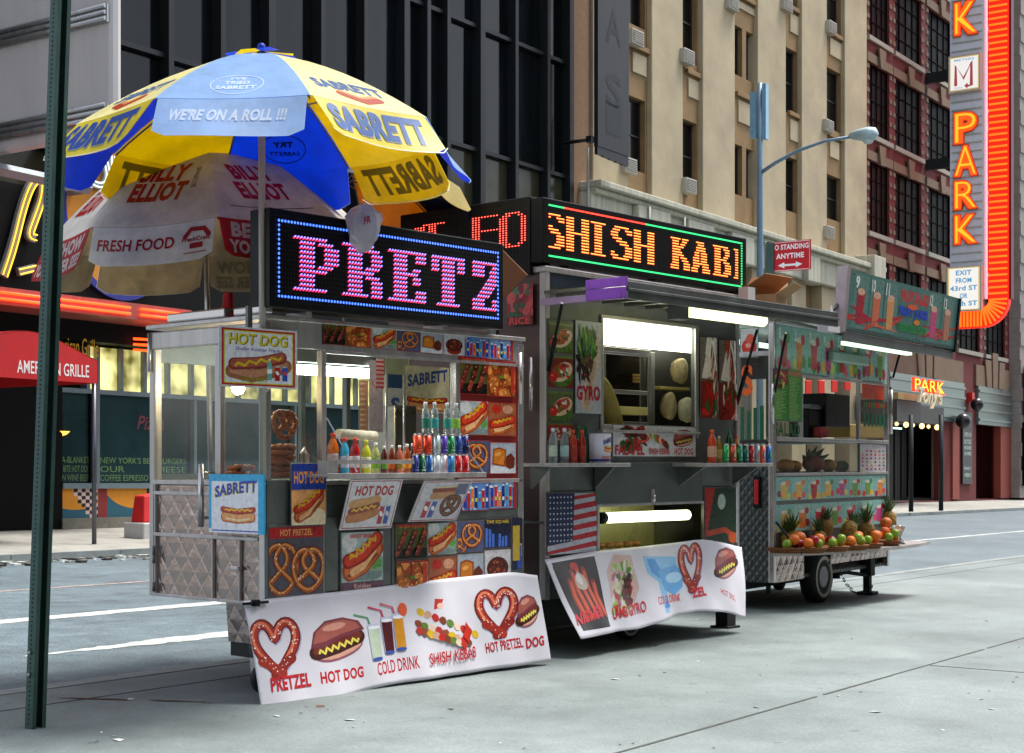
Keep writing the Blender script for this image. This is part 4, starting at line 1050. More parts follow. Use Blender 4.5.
# billboard seen from behind, upper left
bbd = thing('billboard', 'pale grey billboard seen from behind at the upper left corner', 'billboard', S, (20, 23, 6))
sBb = 19.5
vR, zR = S.e(113, 133, sBb); vL = S.e(-40, 150, sBb)[0]
zt2 = zR+7
g = MB(S); g.box(sBb, sBb+.25, vR, vL, zR, zt2); g.build('panel', mat('board_grey', 'bab4b2', .6, var=.1, scale=.6, streak=True), bbd, bevel=.12)
g = MB(S)
for y in (5, 104):
    z = S.e(105, y, sBb-.1)[1]
    for dz in (0, .13, .26): g.tube([(sBb-.08, vR+.12, z-dz*.9), (sBb-.08, vL, z-dz*.9)], .045, 6)
    g.box(sBb-.06, sBb-.002, vR+.1, vL, z-.3, z+.04)
g.build('rail', mat('rail_metal', 'a8a8a8', .3, .7), bbd)
g = MB(S)
for z in (zR+.5, zR+5): g.tube([(sBb+.2, vL-.5, z), (sBb+.2, P0, z)], .08, 6)
g.box(sBb+.26, sBb+.4, vL-1.2, P0-.1, zR+.2, zR+.4)
g.build('bracket', m_mull, bbd)
# steel beam lower left
g = MB(S); a = S.f(-20, 165, P0-1.2); b = S.f(66, 184, P0-1.2); g.tube([(a[0], P0-1.2, a[1]), (b[0]+.6, P0-1.2, b[1])], .13, 4)
g.tube([(b[0]+.6, P0-1.2, b[1]), (b[0]+.6, P0-.5, b[1])], .1, 4)
tag(g.build('sign_beam', mat('beam_grey', '7c8488', .5, .3), b1))
# lamps seen through the restaurant window
g = MB(S); x, z = W(63.5, 408, P0-.3); g.ball((x, P0+.04, z), .09, 8, 6); g.build('window_lamp', emis('lamp_cool', 'fff4d0', 4), b1)
g = MB(S); x, z = W(72.5, 431, P0-.3); g.lathe((x, P0+.045, z), [(.02, -.1), (.1, -.07), (.17, .0)], 12); g.build('window_lamp_shade', emis('lamp_warm', 'd8a040', 1.4), b1)
# ================================================================= shared cart materials
m_steel = mat('brushed_steel', 'b8b2b0', .36, .6, var=.25, scale=3, bump=.08, streak=True)
m_steel2 = mat('dull_steel', '6f7270', .45, .75, var=.3, scale=4)
m_bright = mat('bright_steel', 'c8c2c2', .22, .8, var=.15, scale=3)
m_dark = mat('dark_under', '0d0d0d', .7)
m_black = mat('black_paint', '050506', .45, var=.3, spec=.25)
m_print = mat('print_gloss', attr=True, rough=.3, var=.24, scale=30)
m_vinyl = mat('vinyl_banner', attr=True, rough=.42, var=.14, scale=22)
m_quilt = quilt('quilted_steel', 'a6958f', .15, .16, .35)
m_quiltd = quilt('quilted_dark', '4c4f4e', .085, .34, .7, .85)
m_cglass = glass('case_glass', 'eceee8', .08, .03, .13)
m_inner = mat('inner_steel', '98958a', .3, .85, var=.3, scale=4)
m_tube = emis('tube_white', 'eefff0', 14.0)
m_tubew = emis('tube_warm', 'f4ffc8', 4.0)
m_rubber = mat('rubber', '0e0e0f', .75)
m_hub = mat('wheel_hub', '6c6f72', .4, .8)
m_led = emis('led_lit', es=1.25, attr=True)
m_ledp = mat('led_panel', attr=True, rough=.5, var=.1)
def px_box(par, name, fr, x0, x1, yt, yb, v0, v1, m, bevel=.004):
    """a box whose front face, at depth v0, covers that patch of the cart's front"""
    u0, u1, z0, z1 = fr.fr(x0, x1, yt, yb, v0); g = MB(fr); g.box(u0, u1, v0, v1, z0, z1); return g.build(name, m, par, bevel=bevel)
def poster(par, name, fr, x0, x1, yt, yb, draw, v=-.012, frame=None, label=None, m=None):
    u0, u1, z0, z1 = fr.fr(x0, x1, yt, yb, v); A = Art(u1-u0, z1-z0); draw(A)
    if frame: A.stroke([(0, 0), (1, 0), (1, 1), (0, 1)], .03, frame, True)
    o = A.build(name, lambda q, o: tuple(fr.map((u0+q[0], v-o, z0+q[1]))), m or m_print, par, fr=None if par else fr)
    if label: o['label'] = label
    return o
def led(par, name, mp, w, h, cols, rows, lit, style, m=m_led):
    """mp((x,z),off) -> frame point"""
    cw, ch = w/cols, h/rows
    g = MB(); g.c = lin('161616')
    for i in range(cols):
        for j in range(rows):
            if (i, j) in lit: continue
            x, z = (i+.5)*cw, h-(j+.5)*ch; a, b = cw*.16, ch*.2
            g.poly([mp((x-a, z-b), .002), (mp((x+a, z-b), .002)), mp((x+a, z+b), .002), mp((x-a, z+b), .002)])
    tag(g.build('unlit_dots', m_ledp, par), kind='stuff')
    g = MB()
    for (i, j), k in lit.items():
        x, z = (i+.5)*cw, h-(j+.5)*ch
        if style == 'pair' and k == 'w':
            for dx, dz, c in ((-.26, -.18, 'e01c48'), (.14, .12, '8c80ff')):
                g.c = lin(c); a, b = cw*.27, ch*.2; x2, z2 = x+dx*cw, z+dz*ch
                g.poly([mp((x2-a-.1*cw, z2-b), .004), mp((x2+a-.1*cw, z2-b), .004), mp((x2+a+.1*cw, z2+b), .004), mp((x2-a+.1*cw, z2+b), .004)])
        elif style == 'dash':
            g.c = lin({'w': 'e8401c', 'g': '00b060', 'r': 'f02808'}[k]); a, b = cw*.5, ch*(.27 if k == 'w' else .3)
            g.poly([mp((x-a, z-b), .004), mp((x+a, z-b), .004), mp((x+a, z+b), .004), mp((x-a, z+b), .004)])
            if k == 'w': g.c = lin('ffc040'); b *= .45; z += ch*.08; a = cw*.4; g.poly([mp((x-a, z-b), .006), mp((x+a, z-b), .006), mp((x+a, z+b), .006), mp((x-a, z+b), .006)])
        else:
            g.c = lin({'b': '4070ff', 'w': 'ff2418', 'r': 'ff2418'}[k]); a, b = cw*.36, ch*.32
            P = [(x+a*math.cos(t), z+b*math.sin(t)) for t in [math.pi*q/3 for q in range(6)]]
            g.poly([mp(q, .004) for q in P])
            if k != 'b': g.c = lin('ffb088'); P = [(x+a*.4*math.cos(t), z+b*.4*math.sin(t)) for t in [math.pi*q/3 for q in range(6)]]; g.poly([mp(q, .005) for q in P])
    tag(g.build(name, m, par), kind='stuff')
def put(lit, glyph, c0, r0, cmax, k='w', cmin=0):
    for j, row in enumerate(glyph):
        for i, ch in enumerate(row):
            if ch == '#' and cmin <= c0+i < cmax: lit[(c0+i, r0+j)] = k
G = {
'P': ["###########....", "..#####.#####..", "..#####...#####", "..#####...#####", "..#####...#####", "..#####...#####", "..#####.#####..", "..#########....", "..#####........", "..#####........", "..#####........", "###########...."],
'R': ["###########....", "..#####.#####..", "..#####...####.", "..#####...####.", "..#####...####.", "..#####.#####..", "..#########....", "..#####.#####..", "..#####...####.", "..#####...####.", "..#####...####.", "#########.####."],
'E': ["##############.", "..#####...####.", "..#####...####.", "..#####........", "..#####..###...", "..#########....", "..#####..###...", "..#####..###...", "..#####........", "..#####...####.", "..#####...####.", "##############."],
'T': ["#############", "###.#####.###", "###.#####.###", "###.#####.###", "....#####....", "....#####....", "....#####....", "....#####....", "....#####....", "....#####....", "....#####....", "..#########.."],
'Z': ["############", "#####...####", "#####..#####", "#####..####.", "......#####.", ".....#####..", "....#####...", "...#####....", "..#####.....", "#####...####", "#####...####", "############"],
's': ["..########..", ".####...####", "####.....###", "####........", ".#####......", "...######...", ".....#####..", "........####", "........####", "##......####", "####...#####", ".#########.."],
'h': ["####....####"]*5+["############"]+["####....####"]*6,
'i': ["########"]+["..####.."]*10+["########"],
'k': ["######.####.", ".####..###..", ".####.###...", ".#######....", ".#####......", ".######.....", ".#######....", ".####.####..", ".####..####.", ".####...####", "#####...####", "#####...####"],
'a': ["...#####....", "....####....", "...######...", "...######...", "..###.####..", "..###.####..", ".####.####..", ".####.####..", ".##########.", ".####..####.", "####...#####", "####...#####"],
'b': ["##########..", ".####..####.", ".####...###.", ".####...###.", ".####..###..", ".########...", ".####..####.", ".####...####", ".####...####", ".####...####", ".####..#####", "##########.."],
'F': ["#########", "###......", "###......", "###......", "###......", "###......", "#########", "###......", "###......", "###......", "###......", "###......", "###......", "###......", "###......"],
'O': ["..#####..", ".###..##.", "###....##", "###....##", "###....##", "###....##", "###....##", "###....##", "###....##", "###....##", "###....##", "###....##", "###....##", ".###..##.", "..#####.."],
't': ["...########", "####.###...", "####.###...", "####.###..."]+[".....###..."]*11}

# ================================================================= CART 1 (hot dogs and pretzels)
F1 = cart_frame(264, 697, 1900)
f1 = F1.f; e1 = F1.e
U1 = f1(522, 450)[0]; D1 = e1(151, 450)[0]; zR = f1(264, 314)[1]; zC = f1(264, 478)[1]; zB1 = f1(264, 606)[1]
print('cart1 len', U1, 'depth', D1, 'roof', zR, 'counter', zC, 'bottom', zB1)
c1 = thing('hot_dog_cart', 'stainless steel hot dog and pretzel cart with quilted side under the umbrellas', 'food cart', F1, (0, 0, 0))
uA = f1(323, 450)[0]; uB = f1(456, 450)[0]
g = MB(F1); g.box(.012, U1-.01, .012, D1-.01, zB1, zC-.05); g.build('lower_body', m_quilt, c1, bevel=.006)
g = MB(F1); g.box(.03, U1, -.004, .01, zB1+.005, zC-.06); g.build('front_panel', m_steel2, c1)
g = MB(F1); g.box(-.01, U1, -.012, D1, zC-.05, zC-.02); g.build('counter', m_steel, c1, bevel=.004)
# end-wall framing: doors below, framed quilted strip, glass with posts
g = MB(F1)
vs_ = [e1(x, 450)[0] for x in (155, 219, 260)]
for a, b in ((D1-.05, D1), (vs_[1]-.03, vs_[1]+.03)): g.box(-.012, .03, a, b, zC-.02, zR-.13)
g.box(-.014, .012, D1-.045, D1, zB1, zC-.051); g.box(-.014, .012, .05, D1-.046, zC-.40, zC-.375); g.box(-.014, .012, .05, D1-.046, zC-.12, zC-.095); g.box(-.014, .012, .05, D1-.046, zB1, zB1+.02)
for x in (213, 240): v_ = e1(x, 560)[0]; g.box(-.010, .011, v_-.006, v_+.006, zB1+.021, zC-.401)
g.build('end_frame', m_steel, c1, bevel=.003)
g = MB(F1)
for z in (zB1+.06, zB1+.25, zC-.5): g.tube([(-.02, D1-.06, z-.03), (-.02, D1-.06, z+.03)], .01, 6)
g.build('hinge', m_steel2, c1)
v_ = e1(238, 568)[0]; zz = e1(238, 568)[1]
g = MB(F1); g.box(-.035, -.01, v_-.04, v_+.04, zz-.012, zz+.012); g.build('door_latch', m_bright, c1, bevel=.004)
# corner posts
for (u_, v_, n_) in ((0, 0, 'c'), (0, D1-.045, 'c'), (U1-.045, 0, 'c'), (U1-.045, D1-.045, 'c')):
    g = MB(F1); g.box(u_-.008, u_+.05, v_-.012, v_+.045, zB1, zR-.05); g.build('corner_post', m_bright if v_ == 0 else m_steel, c1, bevel=.006)
g = MB(F1); g.box(uA-.02, uA+.02, -.014, .04, zB1+.01, zR-.203); g.build('window_post', m_steel, c1, bevel=.004)
g = MB(F1); g.box(uB-.015, uB+.03, -.016, .05, zC-.01, zR-.223); g.build('window_post', m_bright, c1, bevel=.004)
# roof
g = MB(F1); g.box(-.03, U1+.02, -.02, D1+.02, zR-.03, zR); g.box(-.02, U1, -.005, .01, zR-.2, zR-.031); g.build('roof', m_steel, c1, bevel=.005)
g = MB(F1); g.box(-.024, .01, .012, D1, zR-.17, zR-.051); g.build('end_fascia', m_steel, c1, bevel=.01)
g = MB(F1); g.box(-.05, .03, -.05, .25, zR+.001, zR+.05); g.box(-.045, .2, .35, D1*.8, zR+.001, zR+.06); g.build('roof_rail', m_bright, c1, bevel=.01)
g = MB(F1); g.lathe((.05, D1*.35, zR), [(.09, 0), (.09, .03), (.04, .08), (.035, .16), (.03, .17)], 10); g.build('roof_beacon', mat('beacon_red', 'a01414', .3), c1)
# glass
for nm, pts in (('end_glass', [(0.004, .05, zC-.02), (.004, D1-.05, zC-.02), (.004, D1-.05, zR-.17), (.004, .05, zR-.17)]), ('front_glass', [(.05, .004, zC-.02), (uA-.02, .004, zC-.02), (uA-.02, .004, zR-.19), (.05, .004, zR-.19)])):
    g = MB(F1); g.poly(pts); g.build(nm, m_cglass, c1)
# header strip with pictures
xs = [(322, 345, 'kebab'), (345, 371, 'chick'), (371, 397, 'dog'), (397, 420, 'prz'), (420, 443, 'knish'), (443, 465, 'nuts'), (465, 489, 'drink'), (489, 513, 'drink2')]
def D(k):
    if k == 'kebab': return lambda A: a_kebab(A)
    if k == 'kebab2': return lambda A: (a_kebab(A, '4c5424'), A.text('SHISH KEBAB', .1, .88, .9, .96, 'e06040'))
    if k == 'chick': return lambda A: (a_chunks(A, '7c5020', ['c05018', 'd87828', 'a83c10', 'e89040', 'b06020'], 46, .16, 5, ['f0b870']), A.ell(.5, .55, .08, .05, '5c8020'), A.rect(.82, .1, .95, .9, 'c8382c'), A.rect(0, .93, 1, 1, 'a82018'))
    if k == 'dog': return lambda A: (a_hotdog(A),)
    if k == 'prz': return lambda A: (A.rect(0, 0, 1, 1, '50587a'), A.push(-.2, -.1, .6, .6), a_pretzel(A, None), A.pop(), A.push(.1, .08, .9, .88), a_pretzel(A, None), A.pop())
    if k == 'knish': return lambda A: (a_knish(A),)
    if k == 'nuts': return lambda A: (a_nuts(A),)
    if k == 'drink': return lambda A: (a_drinks(A),)
    if k == 'drink2': return lambda A: (a_drinks(A, '7ca0cc'), A.rect(.9, 0, 1, 1, 'b02020'))
    if k == 'tomdog': return lambda A: (A.rect(0, 0, 1, 1, 'a85c38'), A.ell(.3, .8, .18, .13, 'c02818'), A.ell(.7, .8, .18, .13, 'e0a080'), A.push(0, .0, 1, .75), a_hotdog(A, None, .1, 1.2), A.pop())
    if k == 'times': return lambda A: (A.rect(0, 0, 1, 1, '101430'), [A.rect(.05+.12*i, .05, .14+.12*i, .35+.35*R.random(), R.choice(['2848b0', '4870d0', 'c8c8e8', '182458'])) for i in range(8)], A.text('TIME SQUARE', .08, .82, .92, .95, 'c8a830'))
    if k == 'ads': return lambda A: (A.rect(0, 0, 1, 1, '181c3c'), [A.rect(R.random()*.7, R.random()*.85, R.random()*.3+.7, R.random()*.9+.1, R.choice(['304cb0', '8090d8', 'c0a030', '20243c'])) for i in range(6)])
def framed(k, fr='c02020'):
    def f(A): D(k)(A); A.stroke([(.0, .0), (1, 0), (1, 1), (0, 1)], .05, fr, True)
    return f
for x0, x1, k in xs: poster(c1, 'food_picture', F1, x0+.4, x1-.3, 321+(x0-322)*.105, 344+(x0-322)*.09, framed(k, 'b03828'), v=-.009)
g = MB(F1); g.box(uA, U1, -.02, -.001, zR-.222, zR-.202); g.build('header_trim', m_steel, c1)
# picture wall right of the window
px_box(c1, 'side_panel', F1, 457, 520, 352, 525, -.0, .03, mat('panel_red', '8c1c1c', .4))
for x0, x1, yt, yb, k in ((458.5, 487, 356, 394, 'kebab2'), (487, 515, 360, 396, 'chick'), (459, 488, 400, 435, 'dog'), (488, 516, 402, 436, 'tomdog'), (460, 490, 440, 474, 'prz'), (490, 516, 442, 474, 'knish'), (462, 489, 481, 511, 'drink'), (489, 516, 480, 509, 'drink2')):
    poster(c1, 'food_picture', F1, x0, x1, yt, yb, framed(k, 'a82018'), v=-.009)
def cap_(k, t, top=True):
    def f(A): D(k)(A); A.text(t, .2, .88, .8, .96, 'e04838')
    return f
px_box(c1, 'lower_picture_board', F1, 392, 524, 524, 604, -.02, -.003, m_steel2)
for x0, x1, yt, yb, k in ((395, 427, 524, 560, 'kebab2'), (427, 456.5, 523, 556, 'dog'), (457, 484, 521, 553, 'prz'), (484, 511, 519, 549, 'times'), (511, 522, 518, 570, 'ads'), (396, 428, 561, 600, 'chick'), (428, 457, 557, 597, 'tomdog'), (457, 484, 554, 592, 'knish'), (484, 511, 550, 588, 'nuts')):
    poster(c1, 'food_picture', F1, x0, x1, yt, yb, framed(k, '6c5a58'), v=-.024)
# solid panels, left of centre
px_box(c1, 'side_cabinet', F1, 267, 296, 480, 528, -.02, -.004, m_steel2)
px_box(c1, 'door_panel', F1, 325, 338, 517, 592, -.018, -.004, m_steel2)
px_box(c1, 'door_panel', F1, 379, 391, 520, 590, -.018, -.004, m_steel2)
def hp(A): A.rect(0, 0, 1, 1, '504c58'); A.push(-.15, -.1, .75, .95); a_pretzel(A, None, w=.14); A.pop(); A.push(.35, -.05, .75, .8); a_pretzel(A, None, w=.15); A.pop(); A.rect(0, .84, 1, 1, 'b0141c'); A.text('HOT PRETZEL', .2, .87, .8, .97, 'f0a060')
px_box(c1, 'poster_board', F1, 267, 324, 525, 602, -.028, -.01, m_steel2)
poster(c1, 'pretzel_poster', F1, 269, 323, 528, 597, hp, v=-.03, label='large photo poster of hot pretzels under a red heading')
def hd(A): A.rect(0, 0, 1, 1, 'f0a868'); A.ell(.5, .1, .6, .2, 'f8e0b8'); A.push(0, .02, 1, .58); a_hotdog(A, None, .35, .8); A.pop(); A.rect(0, .58, 1, 1, '1c3c98'); A.text('HOT DOG', .06, .68, .94, .88, 'e89828', .03)
px_box(c1, 'poster_board', F1, 291, 326, 463, 526, -.05, -.035, m_steel2)
poster(c1, 'hot_dog_poster', F1, 291.5, 325.5, 464, 525.5, hd, v=-.052, label='narrow poster with a blue heading over a hot dog')
px_box(c1, 'poster_board', F1, 340.5, 384, 532, 592, -.02, -.004, m_steel2)
poster(c1, 'hot_dog_poster', F1, 341.5, 383, 533, 583, cap_('dog', 'HOT DOG'), v=-.023)
poster(c1, 'poster_caption', F1, 341.5, 383, 583.5, 592, lambda A: (A.rect(0, 0, 1, 1, '6c4858'), A.text('Knishes', .3, .2, .7, .85, 'd8a0a0')), v=-.023)
# interior
ub0, zb0 = f1(384, 360, D1-.03); ub1 = f1(470, 360, D1-.03)[0]
g = MB(F1); g.box(ub0, U1-.05, D1-.05, D1-.02, zC-.02, zR-.06); g.build('back_wall', mat('cream_inner', 'b4b894', .4, .1), c1)
g = MB(F1); g.box(uB+.04, U1-.05, .04, .06, zC-.02, zR-.06); g.build('inner_partition', m_inner, c1)
g = MB(F1)
for x in (300, 345): u_ = f1(x, 400, D1)[0]; g.box(u_-.02, u_+.02, D1-.04, D1, zC, zR-.06)
g.box(.05, ub0, D1-.04, D1, zC-.02, zC+.02); g.box(.05, ub0, D1-.04, D1-.0, zR-.25, zR-.06)
g.build('rear_frame', m_steel2, c1)
t0 = f1(326, 371, .45); t1 = f1(371, 372, .45)
g = MB(F1); g.tube([(t0[0]-.55, .45, t0[1]), (t1[0], .45, t0[1])], .035, 10); g.build('fluorescent_tube', m_tube, c1)
g = MB(F1); g.box(t0[0]-.6, t1[0]+.03, .4, .5, t0[1]+.05, t0[1]+.11); g.tube([(t1[0]+.002, .45, t0[1]), (t1[0]+.03, .45, t0[1])], .037, 10); g.build('tube_fitting', m_steel2, c1)
b_ = f1(238, 388, .6); g = MB(F1); g.ball((b_[0], .6, b_[1]), .045, 12, 8); g.build('heat_lamp_bulb', emis('bulb_hot', 'ffdc98', 60), c1)
poster(c1, 'inner_menu_board', F1, 405, 449, 365, 412, lambda A: (A.rect(0, 0, 1, 1, 'd0c8a0'), A.push(0, -.05, 1, .6), a_dogside(A), A.pop(), A.text('SABRETT', .06, .62, .96, .88, '2c4888', .04, fn=lambda x, y: (x, y+(x-.5)*.18))), v=D1-.4)
poster(c1, 'inner_menu_board', F1, 388, 402, 374, 420, lambda A: (A.rect(0, 0, 1, 1, 'b8b8b0'), A.rect(0, .7, 1, 1, '28486c'), A.text('S', .2, .15, .85, .5, '2c4888', .04)), v=D1-.38)
poster(c1, 'price_strip', F1, 359, 368, 380, 432, lambda A: (A.rect(0, 0, 1, 1, 'c08868'), [A.poly([(.1, .1*i), (.9, .1*i+.04), (.1, .1*i+.07)], 'e8c8a8') for i in range(10)]), v=.35)
poster(c1, 'paper_sheet', F1, 369, 383, 360, 432, lambda A: (A.rect(0, 0, 1, 1, 'b8acb0'), A.stroke([(.2, .7), (.5, .6), (.8, .75)], .08, 'c84848')), v=.38)
poster(c1, 'striped_bag', F1, 376, 384, 358, 388, lambda A: (A.rect(0, 0, 1, 1, 'd8b0a8'), [A.rect(0, .14*i, 1, .14*i+.07, 'c83c38') for i in range(7)]), v=.2)
g = MB(F1)
for x in (386, 404): p_ = f1(x, 420, .3); g.tube([(p_[0], .3, zC), (p_[0], .3, zR-.3)], .01, 6)
g.build('hanger_rod', m_bright, c1)
g = MB(F1); a_ = f1(395, 405, .5); g.box(a_[0], uB+.1, .5, .9, zC, f1(395, 405, .5)[1]); g.build('warming_box', m_inner, c1, bevel=.01)
# shelf with its bar
vS = -.27
s0 = f1(328, 474, vS); s1_ = f1(486, 474, vS)
zS = s0[1]
g = MB(F1); g.box(s0[0], s1_[0], vS, -.0, zS-.022, zS-.004); g.box(s0[0], s1_[0], vS-.006, vS+.004, zS-.03, zS+.004); g.build('shelf', m_steel, c1, bevel=.003)
g = MB(F1); u_a = f1(336, 462, vS); u_b = f1(414, 462, vS); g.box(u_a[0], u_b[0], vS-.004, vS, u_a[1]-.012, u_a[1]+.015)
g.box(s0[0], s0[0]+.08, vS, vS+.1, zS, zS+.085); g.build('shelf_bar', m_steel, c1)
for xa, ya, xb, yb in ((327, 418, 357, 472), (457, 436, 484, 473)):
    p = f1(xa, ya, -.02); q = f1(xb, yb, vS); g = MB(F1); g.tube([(p[0], -.02, p[1]), (q[0], vS, q[1])], .005, 5); g.build('shelf_chain', m_bright, c1)
# right handle, left handle bar
p = f1(520, 353, -.06); q = f1(520, 404, -.06); g = MB(F1); g.tube([(p[0], -.06, p[1]), (p[0], -.06, q[1])], .018, 8); g.build('handle', m_bright, c1)
p = e1(201, 464, -.07); q = e1(201, 527, -.07); g = MB(F1); g.tube([(-.07, p[0], p[1]), (-.07, p[0], q[1])], .02, 8)
for z in (p[1]-.06, q[1]+.06): g.tube([(-.07, p[0], z), (-.0, p[0], z)], .012, 6)
g.build('push_handle', m_bright, c1)
p = e1(147, 333, -.05); g = MB(F1); g.tube([(-.03, p[0], p[1]), (-.03, p[0], e1(147, 372, -.03)[1])], .014, 6); g.build('handle', m_bright, c1)
p = f1(210, 318, .4) 
# underframe and wheels
g = MB(F1); zu = e1(230, 642)[1]
vq = e1(226, 620)[0]
g.hexa([(.02, .05, zu), (.8, .05, zu), (.8, vq, zu), (.02, vq, zu), (-.0, .03, zB1), (.8, .03, zB1), (.8, vq, zB1), (-.0, vq, zB1)]); g.build('axle_box', m_quilt, c1)
g = MB(F1); g.box(.03, U1-.1, .06, vq-.01, zu-.09, zu-.003); g.box(.85, U1-.1, .1, D1-.3, .14, zB1-.01); g.build('underframe_or_shade_box', m_dark, c1)  # the larger low box is added to block sky light underneath
def wheel(par, fr, u, v, r, w_, white=False, gz=0.0, name='wheel'):
    z = r+gz
    g = MB(fr); g.lathe((u, v-w_/2, z), [(r*.62, 0), (r*.9, 0), (r, w_*.15), (r, w_*.85), (r*.9, w_), (r*.62, w_)], 28, ax=1); o = g.build(name, m_rubber, par)
    g = MB(fr); g.lathe((u, v-w_/2-.004, z), [(.02, .0), (r*.25, -.005), (r*.55, .012), (r*.63, .0), (r*.63, w_*.9), (.02, w_*.9)], 24, ax=1); g.build('hub', m_hub, o)
    if white:
        g = MB(fr); n = 32
        for k in range(n):
            a0, a1 = 2*math.pi*k/n, 2*math.pi*(k+1)/n
            g.poly([(u+r*.66*math.cos(a0), v-w_/2-.006, z+r*.66*math.sin(a0)), (u+r*.66*math.cos(a1), v-w_/2-.006, z+r*.66*math.sin(a1)), (u+r*.8*math.cos(a1), v-w_/2-.007, z+r*.8*math.sin(a1)), (u+r*.8*math.cos(a0), v-w_/2-.007, z+r*.8*math.sin(a0))])
        g.build('whitewall', mat('whitewall', 'b0aca0', .7), o)
    return o
gz = lambda fr, u, v: ground_z(fr.world((u, v, 0)))-fr.O.z
wheel(c1, F1, .1, .12, .1, .05, gz=gz(F1, .1, .12)); wheel(c1, F1, 1.7, .14, .2, .12, gz=gz(F1, 1.7, .1)); wheel(c1, F1, 1.7, D1-.2, .2, .12, gz=gz(F1, 1.7, 1)); 
g = MB(F1); g.hexa([(.03, .08, .1), (.17, .08, .1), (.17, .17, .1), (.03, .17, .1), (.03, .05, zu), (.2, .05, zu), (.2, .2, zu), (.03, .2, zu)]); g.build('caster_fork', m_bright, c1, bevel=.005)

# LED sign on the roof
vL_ = -.12
u0, u1, z0, z1 = F1.fr(270, 504, 207, 307, vL_)
ls = thing('led_sign', 'black LED sign with violet scrolling letters and blue dotted border above the hot dog cart', 'LED sign', F1, (u0, vL_, z0))
g = MB(F1); g.box(u0, u1, vL_+.004, vL_+.2, z0, z1); g.build('housing', m_black, ls, bevel=.008)
lit = {}; cols, rows = 82, 19
for i in range(1, cols-1): lit[(i, 1)] = 'b'; lit[(i, rows-2)] = 'b'
for j in range(2, rows-2): lit[(1, j)] = 'b'; lit[(cols-2, j)] = 'b'
for ch, c in (('P', 6), ('R', 22), ('E', 38), ('T', 54), ('Z', 70)): put(lit, G[ch], c, 4, cols-2)
led(ls, 'lit_dots', lambda q, o: tuple(F1.map((u0+.03+q[0], vL_-o, z0+.03+q[1]))), u1-u0-.06, z1-z0-.06, cols, rows, lit, 'pair')
for x in (.35, 1.6): g = MB(F1); g.box(u0+x, u0+x+.05, -.05, .15, zR, z0); g.build('mounting_leg', m_steel, ls)
# paper wrapped bundle tied to the sign
p = f1(365, 228, -.2)
bg = MB(F1); q = random.Random(4); pts = []
n_, m_ = 12, 9
def crum(a, b):
    t = a*2*math.pi; ph = b*math.pi; rr = .15*(1+.25*math.sin(3*t+5*b)+.15*math.sin(5*t)*math.cos(4*ph))*(1.25-.6*b)
    return (p[0]+rr*math.sin(ph)**.7*math.cos(t), -.18+.06*math.sin(ph)**.7*math.sin(t)*(1+.5*math.sin(4*t)), p[1]+.15*math.cos(ph)*(1-.15*math.cos(2*t))+.25*rr*math.sin(ph)*math.cos(t))
bg.sheet(crum, 11, 7); bg.sm = [False]*len(bg.sm); tag(bg.build('paper_bag', mat('white_paper', 'b8b4b8', .5, var=.2, bump=.3), fr=F1, base=(p[0], -.18, p[1])), 'crumpled white paper bag tied over the top of the violet LED sign', 'bag')
bo = bpy.data.objects['paper_bag']
A = Art(.1, .06); A.text('FR', .1, .1, .7, .9, 'a02030', .03); A.build('bag_lettering', lambda q, o: (p[0]-.06+q[0], -.245-o, p[1]+.0+q[1]+q[0]*.4), m_print, bo)

# hanging signs on cart 1
def slab(name, label, cat, fr, x0, x1, yt, yb, v, draw, edge='c8c8c8', th=.012, rim=None, plane='f', u=None):
    if plane == 'f': u0, u1, z0, z1 = fr.fr(x0, x1, yt, yb, v); base = (u0, v, z0)
    else: v0, z1 = fr.e(x0, yt, u); v1 = fr.e(x1, yt, u)[0]; z0 = fr.e(x0, yb, u)[1]; base = (u, v0, z0)
    t_ = thing(name, label, cat, fr, base); g = MB(fr)
    if plane == 'f': g.box(u0, u1, v, v+th, z0, z1); A = Art(u1-u0, z1-z0); mp = lambda q, o: tuple(fr.map((u0+q[0], v-.001-o, z0+q[1])))
    else: g.box(u, u+th, v0, v1, z0, z1); A = Art(v0-v1, z1-z0); mp = lambda q, o: tuple(fr.map((u-.001-o, v0-q[0], z0+q[1])))
    g.build('board', mat('edge_'+edge, edge, .5), t_, bevel=.002); draw(A); A.build('printed_face', mp, m_print, t_); return t_
def hs1(A):
    A.rect(0, 0, 1, 1, 'd8d8d8'); A.rect(.03, .03, .97, .97, 'c01c28'); A.rect(.055, .06, .945, .94, 'd8d040'); A.rect(.07, .08, .93, .92, 'ecedf2')
    A.text('HOT DOG', .12, .70, .88, .89, '5c4c10', .03, .12); A.text('HOT DOG', .11, .71, .87, .90, 'e8d820', .02, .12)
    A.text('Shofar Kosher Franks', .2, .61, .8, .67, '3038a0', .01)
    A.stroke([(.14, .26), (.4, .19), (.62, .26), (.86, .38)], .22, 'a46848'); A.stroke([(.16, .28), (.4, .22), (.62, .29), (.84, .40)], .12, 'c48c68')
    A.stroke([(.17, .38), (.5, .42), (.8, .52)], .2, '8c3830'); A.stroke([(.18, .39), (.5, .43), (.79, .53)], .14, 'b85c48'); a_zig(A, .2, .36, .78, .52, 4, .03, .045, 'e0c428')
    A.text('100% BEEF', .28, .1, .62, .17, '98a020', .01)
    a_bottle(A, .6, .14, .06, .36, '70b8b0'); a_can(A, .70, .13, .065, .24, 'b82028'); a_can(A, .80, .13, .065, .24, '2858b8', 'e04040')
t_ = slab('hot_dog_sign', 'white hot dog price sign with red and yellow border clipped at the cart corner', 'sign', F1, 219, 297, 325, 386, -.1, hs1)
g = MB(F1); p = f1(250, 335, -.08); g.box(p[0]-.02, p[0]+.015, -.085, -.06, f1(250, 345, -.08)[1], f1(250, 306, -.08)[1]); g.build('clip', m_steel2, t_)
